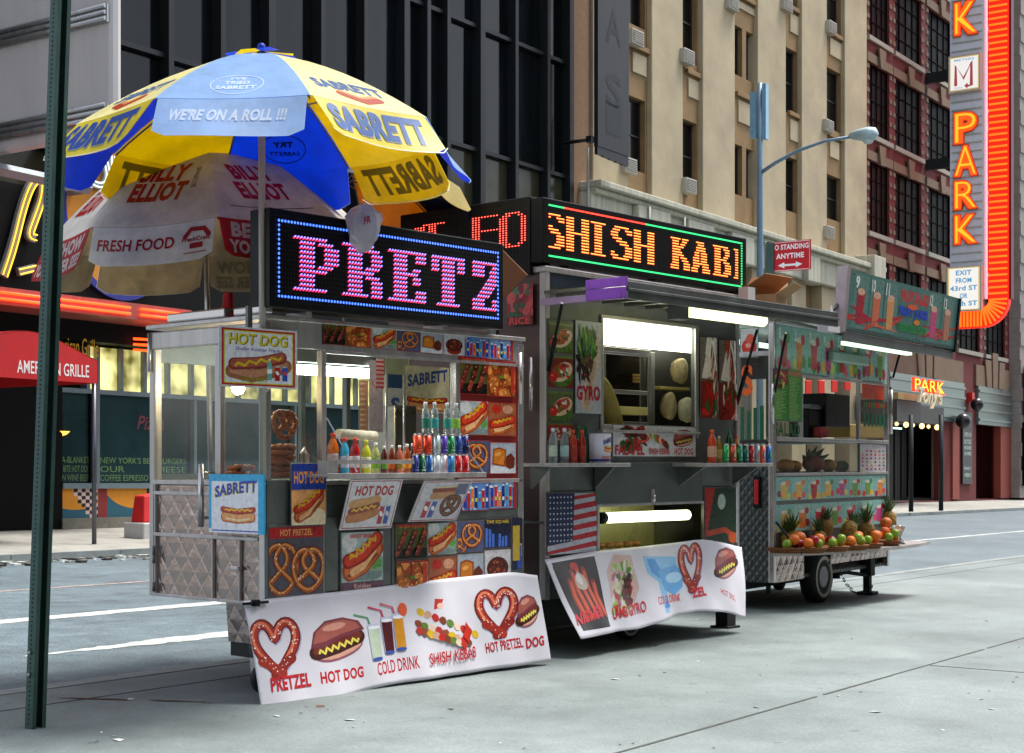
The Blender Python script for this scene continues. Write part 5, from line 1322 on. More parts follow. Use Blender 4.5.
def hs2(A):
    A.rect(0, 0, 1, 1, 'e8e8ee'); A.rect(0, .88, 1, 1, '28a8d8'); A.rect(0, .07, .05, .88, '28a8d8'); A.rect(.9, 0, 1, 1, '28a8d8'); A.stroke([(.06, .04), (.9, .04)], .02, '3048b0')
    A.text('SABRETT', .12, .60, .88, .80, 'd8d020', .05, fn=lambda x, y: (x-.012, y-.012+.10*(1-((x-.95)/.8)**2)+.00)); A.text('SABRETT', .12, .60, .88, .80, '2838a8', .04, fn=lambda x, y: (x, y+.10*(1-((x-.95)/.8)**2)))
    A.push(.2, .1, .68, .5); a_dogside(A, .05); A.pop()
slab('frankfurter_sign', 'square white frankfurter sign taped with bright blue tape on the cart end', 'sign', F1, 209, 264, 474, 532, 0, hs2, '28a8d8', plane='e', u=-.075)
# sloping placards below the shelf
def placard(label, TL, TR, BL, draw):
    vt, vb = -.25, -.03
    a = f1(*TL, vt); b = f1(*TR, vt); c = f1(*BL, vb); wd = b[0]-a[0]; 
    t_ = thing('placard', label, 'sign', F1, (a[0], vt, a[1]))
    up = Vector((a[0]-c[0], vt-vb, a[1]-c[1])); L_ = up.length; un = up.normalized(); nr = Vector((0, -un.z, un.y)).normalized()
    if nr.y > 0: nr = -nr
    o0 = Vector((c[0], vb, c[1])); A = Art(wd, L_); draw(A)
    P = [o0, o0+Vector((wd, 0, 0)), o0+Vector((wd, 0, 0))+up, o0+up]; g = MB(F1); g.hexa([q-nr*.0 for q in P]+[q-nr*.008 for q in P]); g.build('board', mat('edge_c8c8c8', 'c8c8c8', .5), t_)
    A.build('printed_face', lambda q, o: tuple(o0+Vector((q[0], 0, 0))+un*q[1]+nr*(o+.001)), m_print, t_)
def pl1(A):
    A.rect(0, 0, 1, 1, 'd8d6dc'); A.stroke([(.03, .03), (.97, .03), (.97, .97), (.03, .97)], .025, 'a82030', True); A.text('HOT DOG', .14, .68, .86, .88, 'b8141c', .04)
    A.push(.08, .08, .6, .6); A.stroke([(.1, .25), (.5, .3), (.85, .45)], .34, 'c07840'); A.stroke([(.1, .72), (.5, .78), (.85, .85)], .3, 'd09858'); A.stroke([(.08, .48), (.5, .56), (.88, .68)], .22, '982818'); a_zig(A, .12, .5, .84, .66, 4, .05, .06, 'e8c030'); A.pop()
    a_can(A, .68, .1, .09, .38, 'b02030'); a_can(A, .8, .1, .09, .38, '2850a8', 'e0e0f0')
def pl2(A):
    A.rect(0, 0, 1, 1, 'cccad2'); A.stroke([(.03, .03), (.97, .03), (.97, .97), (.03, .97)], .025, 'a82030', True)
    A.push(.25, .5, .5, .45); A.stroke([(.1, .3), (.9, .35)], .4, 'c08858'); A.stroke([(.06, .6), (.94, .65)], .25, '8c3020'); A.stroke([(.1, .75), (.9, .8)], .1, 'e0c8a0'); A.pop()
    A.push(.5, .08, .46, .6); a_pretzel(A, None, '3c1808', '5c2c10', '8c5028', False); A.pop(); a_can(A, .2, .1, .1, .42, 'b02838'); a_can(A, .34, .1, .1, .42, '3858a8'); A.rect(.72, .66, .95, .92, '5c6484')
placard('sloping white placard lettered hot dog under the bottle shelf', (350.8, 479.7), (403, 479.7), (339.5, 530), pl1)
placard('sloping placard with a pretzel and hot dog picture under the can shelf', (424.6, 480.8), (472.8, 478.7), (408, 522), pl2)

# drinks on the shelf
def cmat(c, r=.12): return mat('liquid_'+c, c, r, var=.1, spec=.7)
m_clear = mat('clear_plastic', 'c8d8d8', .08, var=.1, spec=.8, trans=.8)
def bottle(fr, x, yb, ht, r, body, cap, lab, label, v, z=None, group='drinks lined up on the cart shelves', kind='bottle'):
    u_, zz = fr.f(x, yb, v); z = zz if z is None else z; z += .001
    t_ = thing('drink_bottle', label, 'bottle', fr, (u_, v, z), group)
    g = MB(fr); g.lathe((u_, v, z), [(r*.85, 0), (r, .006), (r, ht*.28), (r*.92, ht*.32), (r*.92, ht*.5), (r, ht*.55), (r*.95, ht*.68), (r*.5, ht*.84), (r*.36, ht*.88), (r*.36, ht*.91)], 12); g.build('body', m_clear if body == 'clear' else cmat(body), t_)
    g = MB(fr); g.lathe((u_, v, z), [(r*.46, ht*.9), (r*.46, ht), (r*.3, ht+.002)], 10); g.build('cap', mat('cap_'+cap, cap, .4), t_)
    if lab: g = MB(fr); g.lathe((u_, v, z), [(r*1.01, ht*.18), (r*1.015, ht*.2), (r*1.015, ht*.48), (r*1.01, ht*.5)], 12); g.build('label_band', mat('lab_'+lab, lab, .4, var=.35, scale=60), t_)
    return t_
def can(fr, x, yb, ht, r, c, c2, label, v, z=None, group='drinks lined up on the cart shelves', mark=None):
    u_, zz = fr.f(x, yb, v); z = zz if z is None else z; z += .001
    t_ = thing('drink_can', label, 'can', fr, (u_, v, z), group)
    g = MB(fr); g.lathe((u_, v, z), [(r*.8, 0), (r, .008), (r, ht*.9)], 14); g.build('body', mat('can_'+c, c, .25, .35, var=.1), t_)
    g = MB(fr); g.lathe((u_, v, z), [(r, ht*.9+.0005), (r*.82, ht*.98), (r*.84, ht), (r*.7, ht-.003)], 14); g.build('lid', m_bright, t_)
    A = Art(r*1.5, ht*.8)
    if mark == 'globe': A.ell(.5, .6, .38, .24, 'e8e8f0'); A.poly([(.14, .66), (.3, .8), (.6, .85), (.86, .66), (.5, .66)], 'c82030'); A.poly([(.14, .52), (.5, .46), (.86, .56), (.7, .4), (.3, .4)], '2850b0')
    elif mark: 
        V, Fc, asp = text_geo(mark, .03, .2); A.add([A.m(.3+.45*(1-y), .08+.84*x) for x, y in V], Fc, c2)
    else: A.ell(.5, .5, .36, .22, c2, .5); A.rect(.0, .1, 1, .16, c2)
    mpf = lambda q, o: (u_+r*1.012*math.sin((q[0]-r*.75)/r), v-(r*1.012+o)*math.cos((q[0]-r*.75)/r), z+ht*.08+q[1])
    A.build('printed_mark', mpf, m_print, t_, sub=.012, step=.0002); return t_
zSh = zS-.004
for x, h_, r, body, cp, lb, ds, v in (
    (333, .265, .038, 'd86a10', 'e84818', 'c8b0a8', 'orange sports drink bottle at the left end of the hot dog cart shelf', -.12),
    (344.5, .235, .032, '38a8c8', 'e83820', 'c8ccd4', 'light blue sports drink bottle beside the orange one on the hot dog cart', -.16),
    (355, .235, .032, 'b81420', 'e83820', 'd8c8cc', 'red sports drink bottle on the hot dog cart shelf', -.13),
    (366, .22, .032, 'c8cc28', 'd8d830', 'e8e8c0', 'yellow drink bottle on the hot dog cart shelf', -.16),
    (375.5, .205, .03, 'a8b070', 'e8e8e0', '70a830', 'pale drink bottle with a green label on the hot dog cart shelf', -.13),
    (384, .185, .022, '5c1c10', 'e0dcd4', '60982c', 'dark brown small bottle with green label on the hot dog cart shelf', -.16),
    (391.5, .19, .024, '7c2c10', 'e8e4dc', 'd06018', 'brown juice bottle with orange label in the middle of the hot dog cart shelf', -.13),
    (399.5, .19, .024, 'c86848', 'e8e4dc', '987c20', 'pink juice bottle in the middle of the hot dog cart shelf', -.16),
    (407, .2, .024, '9c4818', 'f0f0ec', 'd89020', 'amber juice bottle right of the pink juice bottle', -.13),
    (412.5, .205, .022, '3c1408', 'f0f0ec', 'e09818', 'dark cola bottle beside the stacked cans on the hot dog cart', -.09)):
    bottle(F1, x, 473, h_, r, body, cp, lb, ds, v, zSh)
cs = [(415.5, '182c70', '8090c0', 'navy can, leftmost of the lower row of cans', None), (422, '0c5c38', 'd8e8d8', 'dark green can in the lower row of stacked cans', None), (429.5, '1858a0', 'e8f8f0', 'blue and green lemon soda can in the lower row', 'Sprite'), (437, 'c0c4c8', '8890a0', 'plain silver can in the lower row of cans', None), (444, 'b0b4bc', 'b82838', 'silver can with red script in the lower row', 'Diet'), (451, '286cb0', '50a838', 'blue can with a green mark in the lower row', None), (458.5, 'b81018', 'f0e8e8', 'red cola can with white script in the lower row, left of its twin', 'Coca-Cola'), (465.5, 'b81018', 'f0e8e8', 'red cola can with white script at the right end of the lower row', 'Coca-Cola')]
for x, c, c2, ds, mk in cs: can(F1, x, 473, .135, .0245, c, c2, ds, -.14, zSh, mark=mk)
cs = [(417.5, 'c83c14', 'e87838', 'orange red can at the left end of the upper row of cans', None), (427.5, 'c43418', 'd85838', 'red orange can second in the upper row of cans', None), (437, 'a0b8c8', 'd8c840', 'pale blue can with yellow top mark in the upper row', None), (444.3, '4c3090', '98a0d8', 'purple can in the upper row of cans', None), (451.3, '188048', 'a8d8b0', 'bright green can in the upper row of cans', None), (458.5, '1c3c88', '6888c8', 'blue can beside the navy cola can in the upper row', None), (465.5, '10245c', 'e8e8f0', 'navy cola can with round emblem at the right end of the upper row', 'globe')]
for x, c, c2, ds, mk in cs: can(F1, x, 452, .135, .0245 if x > 430 else .031, c, c2, ds, -.14, zSh+.137, mark=mk)
for i, (x, lb) in enumerate(((425.5, '1c7060'), (434.5, '3c9c98'), (447, '2c8c7c'), (456, '8cc040'))):
    bottle(F1, x, 431, .215, .029, 'clear', 'd0d8e0', lb, ['water bottle with teal label, leftmost on top of the stacked cans', 'water bottle second from the left on top of the cans', 'water bottle third from the left on top of the cans', 'water bottle with lime label, rightmost on top of the cans'][i], -.14, zSh+.274)
p = f1(336, 434, -.03); q = f1(373, 434, -.03)
g = MB(F1); g.tube([(p[0], -.05, p[1]), (q[0], -.05, p[1]-.01)], .033, 12); tag(g.build('paper_roll', mat('paper', 'c8c4a8', .8, var=.25, scale=30, bump=.4), fr=F1, base=(p[0], -.05, p[1])), 'rolled white paper towel lying behind the sports drink bottles', 'paper roll')

# pretzels in the glass case
PP = prz_path()
def pretzel3(fr, c, size, label, up=False, rot=0.0, cat='pretzel'):
    g = MB(fr); ca, sa = math.cos(rot), math.sin(rot); pts = []
    for i, (x, y) in enumerate(PP):
        x, y = (x-.5)*size, (y-.5)*size; dz = .012*math.sin(i*1.9)+(.018 if 12 < i < 30 else 0)
        if up: pts.append((c[0]+x, c[1]+dz, c[2]+y))
        else: pts.append((c[0]+x*ca-y*sa, c[1]+x*sa+y*ca, c[2]+dz*.5))
    g.tube(pts, size*.085, 7); return tag(g.build('pretzel', mat('pretzel_brown', '96480f', .45, var=.35, scale=14), fr=fr, base=c), label, cat, 'soft pretzels in the glass case')
p = f1(283, 425, .22); pretzel3(F1, (p[0], .2, p[1]), .2, 'large soft pretzel standing upright on the pretzel stack', True)
for i in range(6):
    q = f1(278+(i % 2)*2, 470-7*i, .22)
    pretzel3(F1, (q[0], .22, zC+.0+.035*i+.02), .2, ['pretzel at the bottom of the stack in the glass case', 'second pretzel from the bottom of the stack', 'third pretzel from the bottom of the stack', 'fourth pretzel from the bottom of the stack', 'fifth pretzel from the bottom of the stack', 'topmost pretzel of the flat stack'][i], rot=i*.9)
for i, (x, ds) in enumerate(((244, 'lower pretzel lying at the left of the glass case'), (247, 'upper pretzel lying at the left of the glass case'))):
    q = f1(x, 470, .25); pretzel3(F1, (q[0], .3, zC+.02+.04*i), .18, ds, rot=1+i)
q = f1(304, 450, .15); g = MB(F1); g.tube([(q[0]-.03, .15, zC), (q[0]-.03, .15, zC+.15), (q[0], .15, zC+.19), (q[0]+.03, .15, zC+.15), (q[0]+.03, .15, zC)], .012, 8); g.build('tong_holder', m_bright, c1)

# banner
def interp(P, a):
    for (x0, y0), (x1, y1) in zip(P, P[1:]):
        if a <= x1: t = (a-x0)/(x1-x0); t = max(0, t); return y0+(y1-y0)*t
    return P[-1][1]
def banner(label, fr, top, bot, vt, vb, draw, seed, wr=.012):
    """top and bot: outline points of the two edges, hung from vt at the top and swinging out to vb"""
    T = [fr.f(x, y, vt) for x, y in top]; B_ = [fr.f(x, y, vb(i/(len(bot)-1)) if callable(vb) else vb) for i, (x, y) in enumerate(bot)]
    u0, u1 = T[0][0], T[-1][0]; b0, b1 = B_[0][0], B_[-1][0]
    Ta = [((x-u0)/(u1-u0), z) for x, z in T]; Ba = [((x-b0)/(b1-b0), z) for x, z in B_]
    VB = vb if callable(vb) else (lambda a: vb); ph = seed*1.7
    def sm_(P, a): return (interp(P, max(0, a-.04))+interp(P, a)*2+interp(P, min(1, a+.04)))/4
    def pt(a, b, off=0.0):     # b from 0 at the bottom to 1 at the top
        c = 1-b; ua = u0+(u1-u0)*a; ub = b0+(b1-b0)*a
        w_ = wr*(math.sin(a*17+ph+c*3)*.8+math.sin(a*41+ph*2-c*5)*.35)*(.3+.9*c)+wr*1.0*math.exp(-((a-.06)/.06)**2)*c-wr*.9*math.exp(-((a-.52-.05*c)/.05)**2)
        z = sm_(Ta, a)*b+sm_(Ba, a)*c
        return Vector((ua*b+ub*c, vt*b+VB(a)*c-w_-off, z))
    H_ = Ta[0][1]-Ba[0][1]; t_ = thing('banner', label, 'banner', fr, (u0, vt, T[0][1]))
    g = MB(fr); g.sheet(lambda a, b: pt(a, b), 160, 24); g.build('vinyl_sheet', mat('vinyl_white', 'd4d2da', .4, var=.08, scale=2), t_, solid=-.003)
    A = Art(1, 1); A.T = (0, 0, 1, 1); A.w = 1; A.h = 1
    AX = lambda px, py: None
    def loc(px, py):   # picture point -> sheet coordinates (a, b)
        a, b = .5, .5
        for _ in range(30):
            q = pt(a, b); s_ = fr.world(q); X = CX+F*s_.x/s_.y; Y = HY-F*(s_.z-EZ)/s_.y
            q2 = fr.world(pt(a+.01, b)); q3 = fr.world(pt(a, b+.01))
            Xa = (CX+F*q2.x/q2.y-X)/.01; Ya = (HY-F*(q2.z-EZ)/q2.y-Y)/.01; Xb = (CX+F*q3.x/q3.y-X)/.01; Yb = (HY-F*(q3.z-EZ)/q3.y-Y)/.01
            dt = Xa*Yb-Xb*Ya
            if abs(dt) < 1e-9: break
            ex, ey = px-X, py-Y; a += .8*(ex*Yb-Xb*ey)/dt; b += .8*(Xa*ey-ex*Ya)/dt; a = min(1.1, max(-.1, a)); b = min(1.2, max(-.2, b))
        return a, b
    class BA(Art): pass
    draw(A, loc)
    A.build('printed_picture', lambda q, o: tuple(pt(q[0], q[1], .0035+o)), m_vinyl, t_, sub=.016, step=.0004)
    return t_
def pushbox(A, loc, x0, yb0, x1, yb1, x0t, yt0):
    """picture quad given by bottom-left, bottom-right, top-left"""
    a = loc(x0, yb0); b = loc(x1, yb1); c = loc(x0t, yt0)
    A.st.append((A.T, getattr(A, 'aff', None))); A.aff = (a, b, c)
    A.m = lambda x, y: (a[0]+(b[0]-a[0])*x+(c[0]-a[0])*y, a[1]+(b[1]-a[1])*x+(c[1]-a[1])*y)
def popbox(A):
    A.st.pop(); A.m = Art.m.__get__(A)
# strokes on the unit sheet need a width in sheet units: wrap
_os = Art.stroke
def _stroke(s, pts, w, c, close=False, caps=True):
    if getattr(s, 'aff', None) and s.st:
        a, b, cc = s.aff; sx = b[0]-a[0]; sy = cc[1]-a[1]; 
        P = [Vector(p) for p in pts]; n = len(P); V = []; W = w/2; asp = s.asp
        for i in range(n):
            if close: d = P[(i+1) % n]-P[i-1]
            else: d = P[min(i+1, n-1)]-P[max(i-1, 0)]
            d = Vector((d.x*asp, d.y)); d = d.normalized() if d.length > 1e-9 else Vector((1, 0)); q = Vector((-d.y/asp, d.x))*W
            V += [s.m(*(P[i]+q)), s.m(*(P[i]-q))]
        Fc = [(2*i, 2*i+1, 2*i+3, 2*i+2) for i in range(n-1)]
        if close: Fc.append((2*n-2, 2*n-1, 1, 0))
        elif caps:
            for i, sg in ((0, -1), (n-1, 1)):
                d = (P[min(i+1, n-1)]-P[max(i-1, 0)]); d = Vector((d.x*asp, d.y)).normalized()*sg; q = Vector((-d.y, d.x)); bb = len(V)
                for k in range(7):
                    t = math.pi*k/6; e = (q*math.cos(t)+d*math.sin(t))*W; V.append(s.m(P[i].x+e.x/asp, P[i].y+e.y))
                Fc.append(tuple(range(bb, bb+7)))
        s.add(V, Fc, c)
    else: _os(s, pts, w, c, close, caps)
Art.stroke = _stroke
def box_draw(A, loc, bl, br, tl, asp, fn):
    pushbox(A, loc, bl[0], bl[1], br[0], br[1], tl[0], tl[1]); A.asp = asp; fn(A); popbox(A); A.aff = None
def a_glass(A, x, w_, h_, y, c, straw):
    A.stroke([(x+w_*.5, y+h_*.5), (x+w_*.1, y+h_+.12), (x-w_*.9, y+h_+.2)], .03, straw)
    A.poly([(x+.02, y), (x+w_-.02, y-.01), (x+w_, y+h_), (x, y+h_)], 'c0c4dc'); A.poly([(x+.03, y+.03), (x+w_-.03, y+.02), (x+w_-.02, y+h_*.86), (x+.01, y+h_*.86)], c); A.ell(x+w_/2, y+h_*.9, w_*.48, .03, 'eceef4'); A.ell(x+w_/2, y+.01, w_*.42, .03, '3850a8')
def skewers(A):
    A.poly([(.3, .78), (.4, .82), (.46, .98), (.32, 1.0)], 'c03830'); A.ell(.4, .85, .05, .06, 'e8c0b0')
    for k in range(3):
        x0, y0, x1, y1 = (.06, .66-.14*k, .95-.1*k, .1-.03*k) if k else (.1, .75, .98, .22)
        A.stroke([(x0, y0), (x1, y1)], .02, 'b09860')
        for j in range(9):
            t = j/8; A.ell(x0+(x1-x0)*t, y0+(y1-y0)*t, .055, .085, ['d8b020', '7c3c20', 'b83028', 'c8a088', '5c7c30', '8c4428', 'c02420', 'e0c8b0'][(j*3+k) % 8], .3, 9, .3)
    A.poly([(.8, .5), (.9, .3), (.84, .06), (.74, .2)], 'c02818')
def bn1(A, loc):
    box_draw(A, loc, (253, 680), (304, 674), (247, 622), 1.0, lambda A: a_heartpretzel(A))
    box_draw(A, loc, (309, 672), (366, 664), (306, 618), 1.1, lambda A: a_burger(A))
    box_draw(A, loc, (364, 662), (412, 655), (356, 604), .9, lambda A: (a_glass(A, .15, .26, .62, .0, 'b8c8b0', '4c9868'), a_glass(A, .44, .24, .64, .08, '4c1018', 'c83060'), a_glass(A, .68, .24, .64, .12, 'c88820', 'd05070'), A.ell(.92, .82, .1, .12, 'd85830')))
    box_draw(A, loc, (417, 650), (476, 645), (413, 600), 1.1, skewers)
    box_draw(A, loc, (478, 640), (521, 634), (473, 592), .9, lambda A: a_heartpretzel(A))
    box_draw(A, loc, (518, 635), (541, 629), (513, 596), .7, lambda A: a_burger(A))
    for tx, bl, br, tl in (('PRETZEL', (271, 692), (311, 686), (269.5, 678)), ('HOT DOG', (321, 684), (363.5, 677), (319.5, 672)), ('COLD DRINK', (378, 676), (420, 668), (376.5, 663)), ('SHISH KEBAB', (429.5, 665), (475, 657), (428, 653.5)), ('HOT PRETZEL', (486, 653), (523, 647), (484.5, 643)), ('DOG', (526, 649), (544, 645), (525, 638.5))):
        box_draw(A, loc, bl, br, tl, 1, lambda A: A.text(tx, 0, 0, 1, 1, 'b81420', .035 if len(tx) < 9 else .015))
bn_ = banner('white vinyl banner picturing pretzels, burger and cold drinks, hung low on the hot dog cart', F1, [(243, 601), (267, 599), (341, 591.5), (452, 578), (515, 571.6), (537, 576)], [(263, 711), (320, 703), (387, 685), (455, 675), (550, 661)], -.03, lambda a: -.26+.06*a, bn1, 1)
g = MB(F1); p = f1(243, 604, -.06); q = f1(268, 604, -.06); g.tube([(p[0], -.06, p[1]), (q[0], -.06, p[1])], .01, 6); g.box((p[0]+q[0])/2-.02, (p[0]+q[0])/2+.02, -.08, -.04, p[1]-.02, p[1]+.02); g.build('bungee_clip', m_black, bn_)
# ================================================================= CART 2 (shish kebab and gyro)
F2 = cart_frame(545, 653.5, 1840)
f2 = F2.f; e2 = F2.e
U2 = f2(738, 450)[0]; D2 = 1.75; zR2 = f2(545, 268)[1]; zB2 = f2(545, 600)[1]; zRight = f2(545, 596)[1]
print('cart2', U2, zR2, zB2, F2.O)
c2 = thing('kebab_cart', 'tall steel kebab and gyro cart with raised canopy, open window and flag picture', 'food cart', F2, (0, 0, 0))
uw0, uw1 = f2(602, 400)[0], f2(694, 400)[0]; zw1, zw0 = f2(602, 318)[1], f2(602, 424)[1]
# shell with a real window and a lower hatch
hu0, hu1, hz0, hz1 = F2.fr(597, 704, 507, 556, 0)
g = MB(F2)
def shell(g, u0, u1, z0, z1, v, holes):
    xs = sorted(set([u0, u1]+[x for h in holes for x in h[:2]])); zs = sorted(set([z0, z1]+[z for h in holes for z in h[2:]]))
    for i in range(len(xs)-1):
        for j in range(len(zs)-1):
            cx, cz = (xs[i]+xs[i+1])/2, (zs[j]+zs[j+1])/2
            if any(h[0] < cx < h[1] and h[2] < cz < h[3] for h in holes): continue
            g.box(xs[i], xs[i+1], v, v+.03, zs[j], zs[j+1])
shell(g, 0, U2, zB2, zR2-.03, 0, [(uw0, uw1, zw0, zw1), (hu0, hu1, hz0, hz1)])
g.build('front_wall', m_steel2, c2)
g = MB(F2); g.box(0, .03, .035, D2, zB2, zR2-.03); g.build('end_wall', mat('end_brown', '5c4c48', .4, .7, var=.3, scale=2), c2)
g = MB(F2); g.box(U2-.03, U2, .035, D2, zB2, zR2-.03); g.box(.035, U2-.035, D2-.03, D2, zB2, zR2-.03); g.build('rear_wall', m_inner, c2)
g = MB(F2); g.box(.03, U2-.03, .035, D2-.035, zB2+.0, zB2+.05); g.box(.04, U2-.04, .25, D2-.035, hz1+.05, hz1+.08); g.build('floor_pan', m_inner, c2)
g = MB(F2); g.box(-.02, U2+.02, -.02, D2+.02, zR2-.03, zR2+.02); g.build('roof', m_steel, c2, bevel=.01)
for u_ in (-.01, U2-.05): g = MB(F2); g.box(u_, u_+.055, -.014, .05, zB2, zR2-.031); g.build('corner_post', m_steel, c2, bevel=.006)
g = MB(F2); g.box(-.02, -.001, .5, .56, zB2+.1, zR2-.2); g.box(-.02, -.001, .0, D2, zB2+.6, zB2+.62); g.build('end_rib', m_steel2, c2)
p = e2(538, 357, -.05); g = MB(F2); g.tube([(-.05, .1, p[1]), (-.05, .1, p[1]-.42)], .018, 8); g.build('handle', m_bright, c2)
# upper band and canopy
px_box(c2, 'clerestory', F2, 548, 720, 270, 286, -.012, -.002, mat('blue_band', '303844', .15, .3, var=.4, scale=3))
CV = -.82
zc2 = f2(545, 300)[1]; g = MB(F2)
ca0 = f2(626, 292, CV)[0]; ca1 = f2(825, 325, CV)[0]
cz1 = f2(626, 281, CV)[1]; cz0 = f2(626, 296, CV)[1]
print('canopy', ca0, ca1, cz0, cz1)
ca0 = min(ca0, .02)
g.box(ca0, U2+.35, CV, -.02, cz1-.04, cz1-.015); g.build('canopy_sheet', mat('canopy_inner', '7c7c70', .25, .8, var=.2, scale=2, streak=True), c2)
g = MB(F2); g.box(ca0, U2+.36, CV-.02, CV, cz0-.02, cz1); g.box(ca0, U2+.36, CV-.035, CV-.021, cz0+.04, cz0+.06); g.build('canopy_front_edge', m_steel2, c2, bevel=.004)
g = MB(F2); g.box(ca0-.02, ca0-.003, CV-.02, -.0, cz0-.02, cz0+.035); g.build('canopy_side_edge', mat('mauve_trim', 'a890b4', .35, .5), c2, bevel=.003)
g = MB(F2); g.box(ca0-.03, ca0-.021, CV-.02, CV+.36, cz0-.015, cz1-.045); g.box(ca0-.035, ca0-.0, CV-.02, CV+.36, cz1-.04, cz1+.03); g.build('canopy_corner_plate', mat('violet_film', '9454c8', .3, .4), c2, bevel=.003)
g = MB(F2)
for k in range(9): x = .1+k*.3; g.box(x, x+.02, CV+.03, -.03, cz1-.06, cz1-.041)
g.build('canopy_rib', m_inner, c2)
for (xa, ya, xb, yb) in ((549, 370, 562, 303), (737, 404, 757, 330)):
    p = f2(xa, ya, -.03); q = f2(xb, yb, -.42); g = MB(F2); g.tube([(p[0], -.03, p[1]), (q[0], -.42, q[1])], .013, 8); g.tube([(p[0], -.03, p[1]), ((p[0]+q[0])/2, -.225, (p[1]+q[1])/2)], .02, 8); g.build('gas_strut', m_black, c2)
# tube light under the canopy edge
p = f2(684, 308, CV+.1); q = f2(763, 324, CV+.1)
g = MB(F2); g.tube([(p[0], CV+.1, p[1]-.02), (q[0], CV+.1, p[1]-.02)], .05, 12); g.build('tube_light', emis('tube_cream', 'f6f4b0', 1.3), c2)
g = MB(F2); g.box(p[0]-.16, p[0]-.003, CV+.05, CV+.15, p[1]-.1, p[1]+.05); g.box(p[0]-.1, q[0]+.05, CV+.06, CV+.14, p[1]+.035, cz1-.045); g.build('light_fitting', m_steel2, c2, bevel=.004)
# window: frame, bright ceiling lamp, ovens
g = MB(F2)
for a, b, c, d in ((uw0-.03, uw0, zw0-.03, zw1+.03), (uw1, uw1+.03, zw0-.03, zw1+.03), (uw0, uw1, zw1, zw1+.03), (uw0-.03, uw1+.03, zw0-.045, zw0-.0)): g.box(a, b, -.02, -.002, c, d)
g.build('window_frame', m_steel, c2, bevel=.004)
g = MB(F2); g.box(uw0-.05, uw1+.03, -.05, .1, zw0-.07, zw0-.046); g.build('window_ledge', m_steel, c2, bevel=.004)
l0 = f2(603, 320, .25)[1]; l1 = f2(603, 344, .25)[1]
g = MB(F2); g.box(uw0-.1, uw1+.6, .25, .29, l1, l0+.15); g.build('light_panel', emis('panel_white', 'fbffe4', 3.2), c2)
g = MB(F2); g.box(.035, U2-.04, .5, .52, zw0-.2, zR2-.05); g.build('inner_back', mat('near_black_metal', '141210', .5, .3, var=.4), c2)  # plain near-black wall behind the ovens
def ib(name, x0, x1, yt, yb, v0, v1, m, bev=.004): return px_box(c2, name, F2, x0, x1, yt, yb, v0, v1, m, bev)
g = MB(F2); a = F2.fr(604, 650, 350, 424, .28)
u0, u1, z0, z1 = a; w_ = .03
g.box(u0, u1, .28, .31, z1-w_, z1); g.box(u0, u1, .28, .31, z0, z0+w_); g.box(u0, u0+w_, .28, .31, z0+w_, z1-w_); g.box(u1-w_, u1, .28, .31, z0+w_, z1-w_); g.box(u0+w_, u1-w_, .28, .31, (z0*.55+z1*.45)-.02, (z0*.55+z1*.45)+.02); g.build('oven_frame', m_bright, c2, bevel=.006)
g = MB(F2); g.box(u0+w_, u1-w_, .29, .295, z0+w_, z1-w_); g.build('oven_glass', glass('oven_glass', 'b8b0a0', .15), c2)
ib('oven_tray', 611, 644, 385, 389, .31, .45, mat('tray_lit', 'c8b468', .4, .3)); ib('oven_tray', 618, 648, 406, 414, .2, .27, mat('tray_cream', 'd8c880', .5))
ib('oven_top', 603, 651, 346, 351, .25, .45, m_bright)
tag(ib('steel_divider', 651, 655, 352, 424, .27, .3, m_bright))
px_box(c2, 'shelf_bar', F2, 660, 690, 386, 389, .3, .45, mat('tray_lit', 'c8b468'))
# curved picture boards right of the window
def gy(A): a_taco(A, 'a89090', 5); A.rect(0, .9, 1, 1, 'c8b8b0')
def curved(x0, x1, yt, yb, sd):
    u0, u1, z0, z1 = F2.fr(x0, x1, yt, yb, -.03); A = Art(u1-u0, z1-z0, '6c6058'); q = random.Random(sd)
    A.poly([(.05, .5), (.3, 1), (.8, 1), (.95, .55), (.7, .48), (.3, .48)], 'e0cfc4')
    for i in range(26): t = q.random(); A.ell(.35+.3*t+q.uniform(-.14, .14), .95-.4*t, .14, .035, q.choice(['a83c18', 'c85820', '8c2810', 'e8e0d8', 'b84820']), 1.2, 7, .4)
    A.stroke([(.38, .96), (.52, .8), (.64, .6)], .08, 'ece8ec')
    A.rect(0, 0, 1, .46, '7c2018'); A.poly([(.4, .0), (.95, .1), (1, .4), (.8, .2)], 'e0b8a8')
    for i in range(22): A.ell(q.uniform(.1, .8), q.uniform(.05, .4), .15, .04, q.choice(['c41c14', 'a01410', '2c6020', 'd8c8b8', '8c2010']), q.random()*3, 7, .4)
    w_ = u1-u0
    return A.build('curved_picture', lambda q, o: tuple(F2.map((u0+q[0], -.03-.045*math.sin(math.pi*q[0]/w_)-o, z0+q[1]))), m_print, c2, sub=.04, step=.001)
curved(700, 717.5, 337, 418, 3); curved(719, 736, 340, 420, 9)
g = MB(F2)
for x in (697, 737): u_ = f2(x, 400, -.01)[0]; g.box(u_-.02, u_+.012, -.02, -.002, zw0-.1, zw1+.02)
g.build('divider_strip', m_steel, c2)
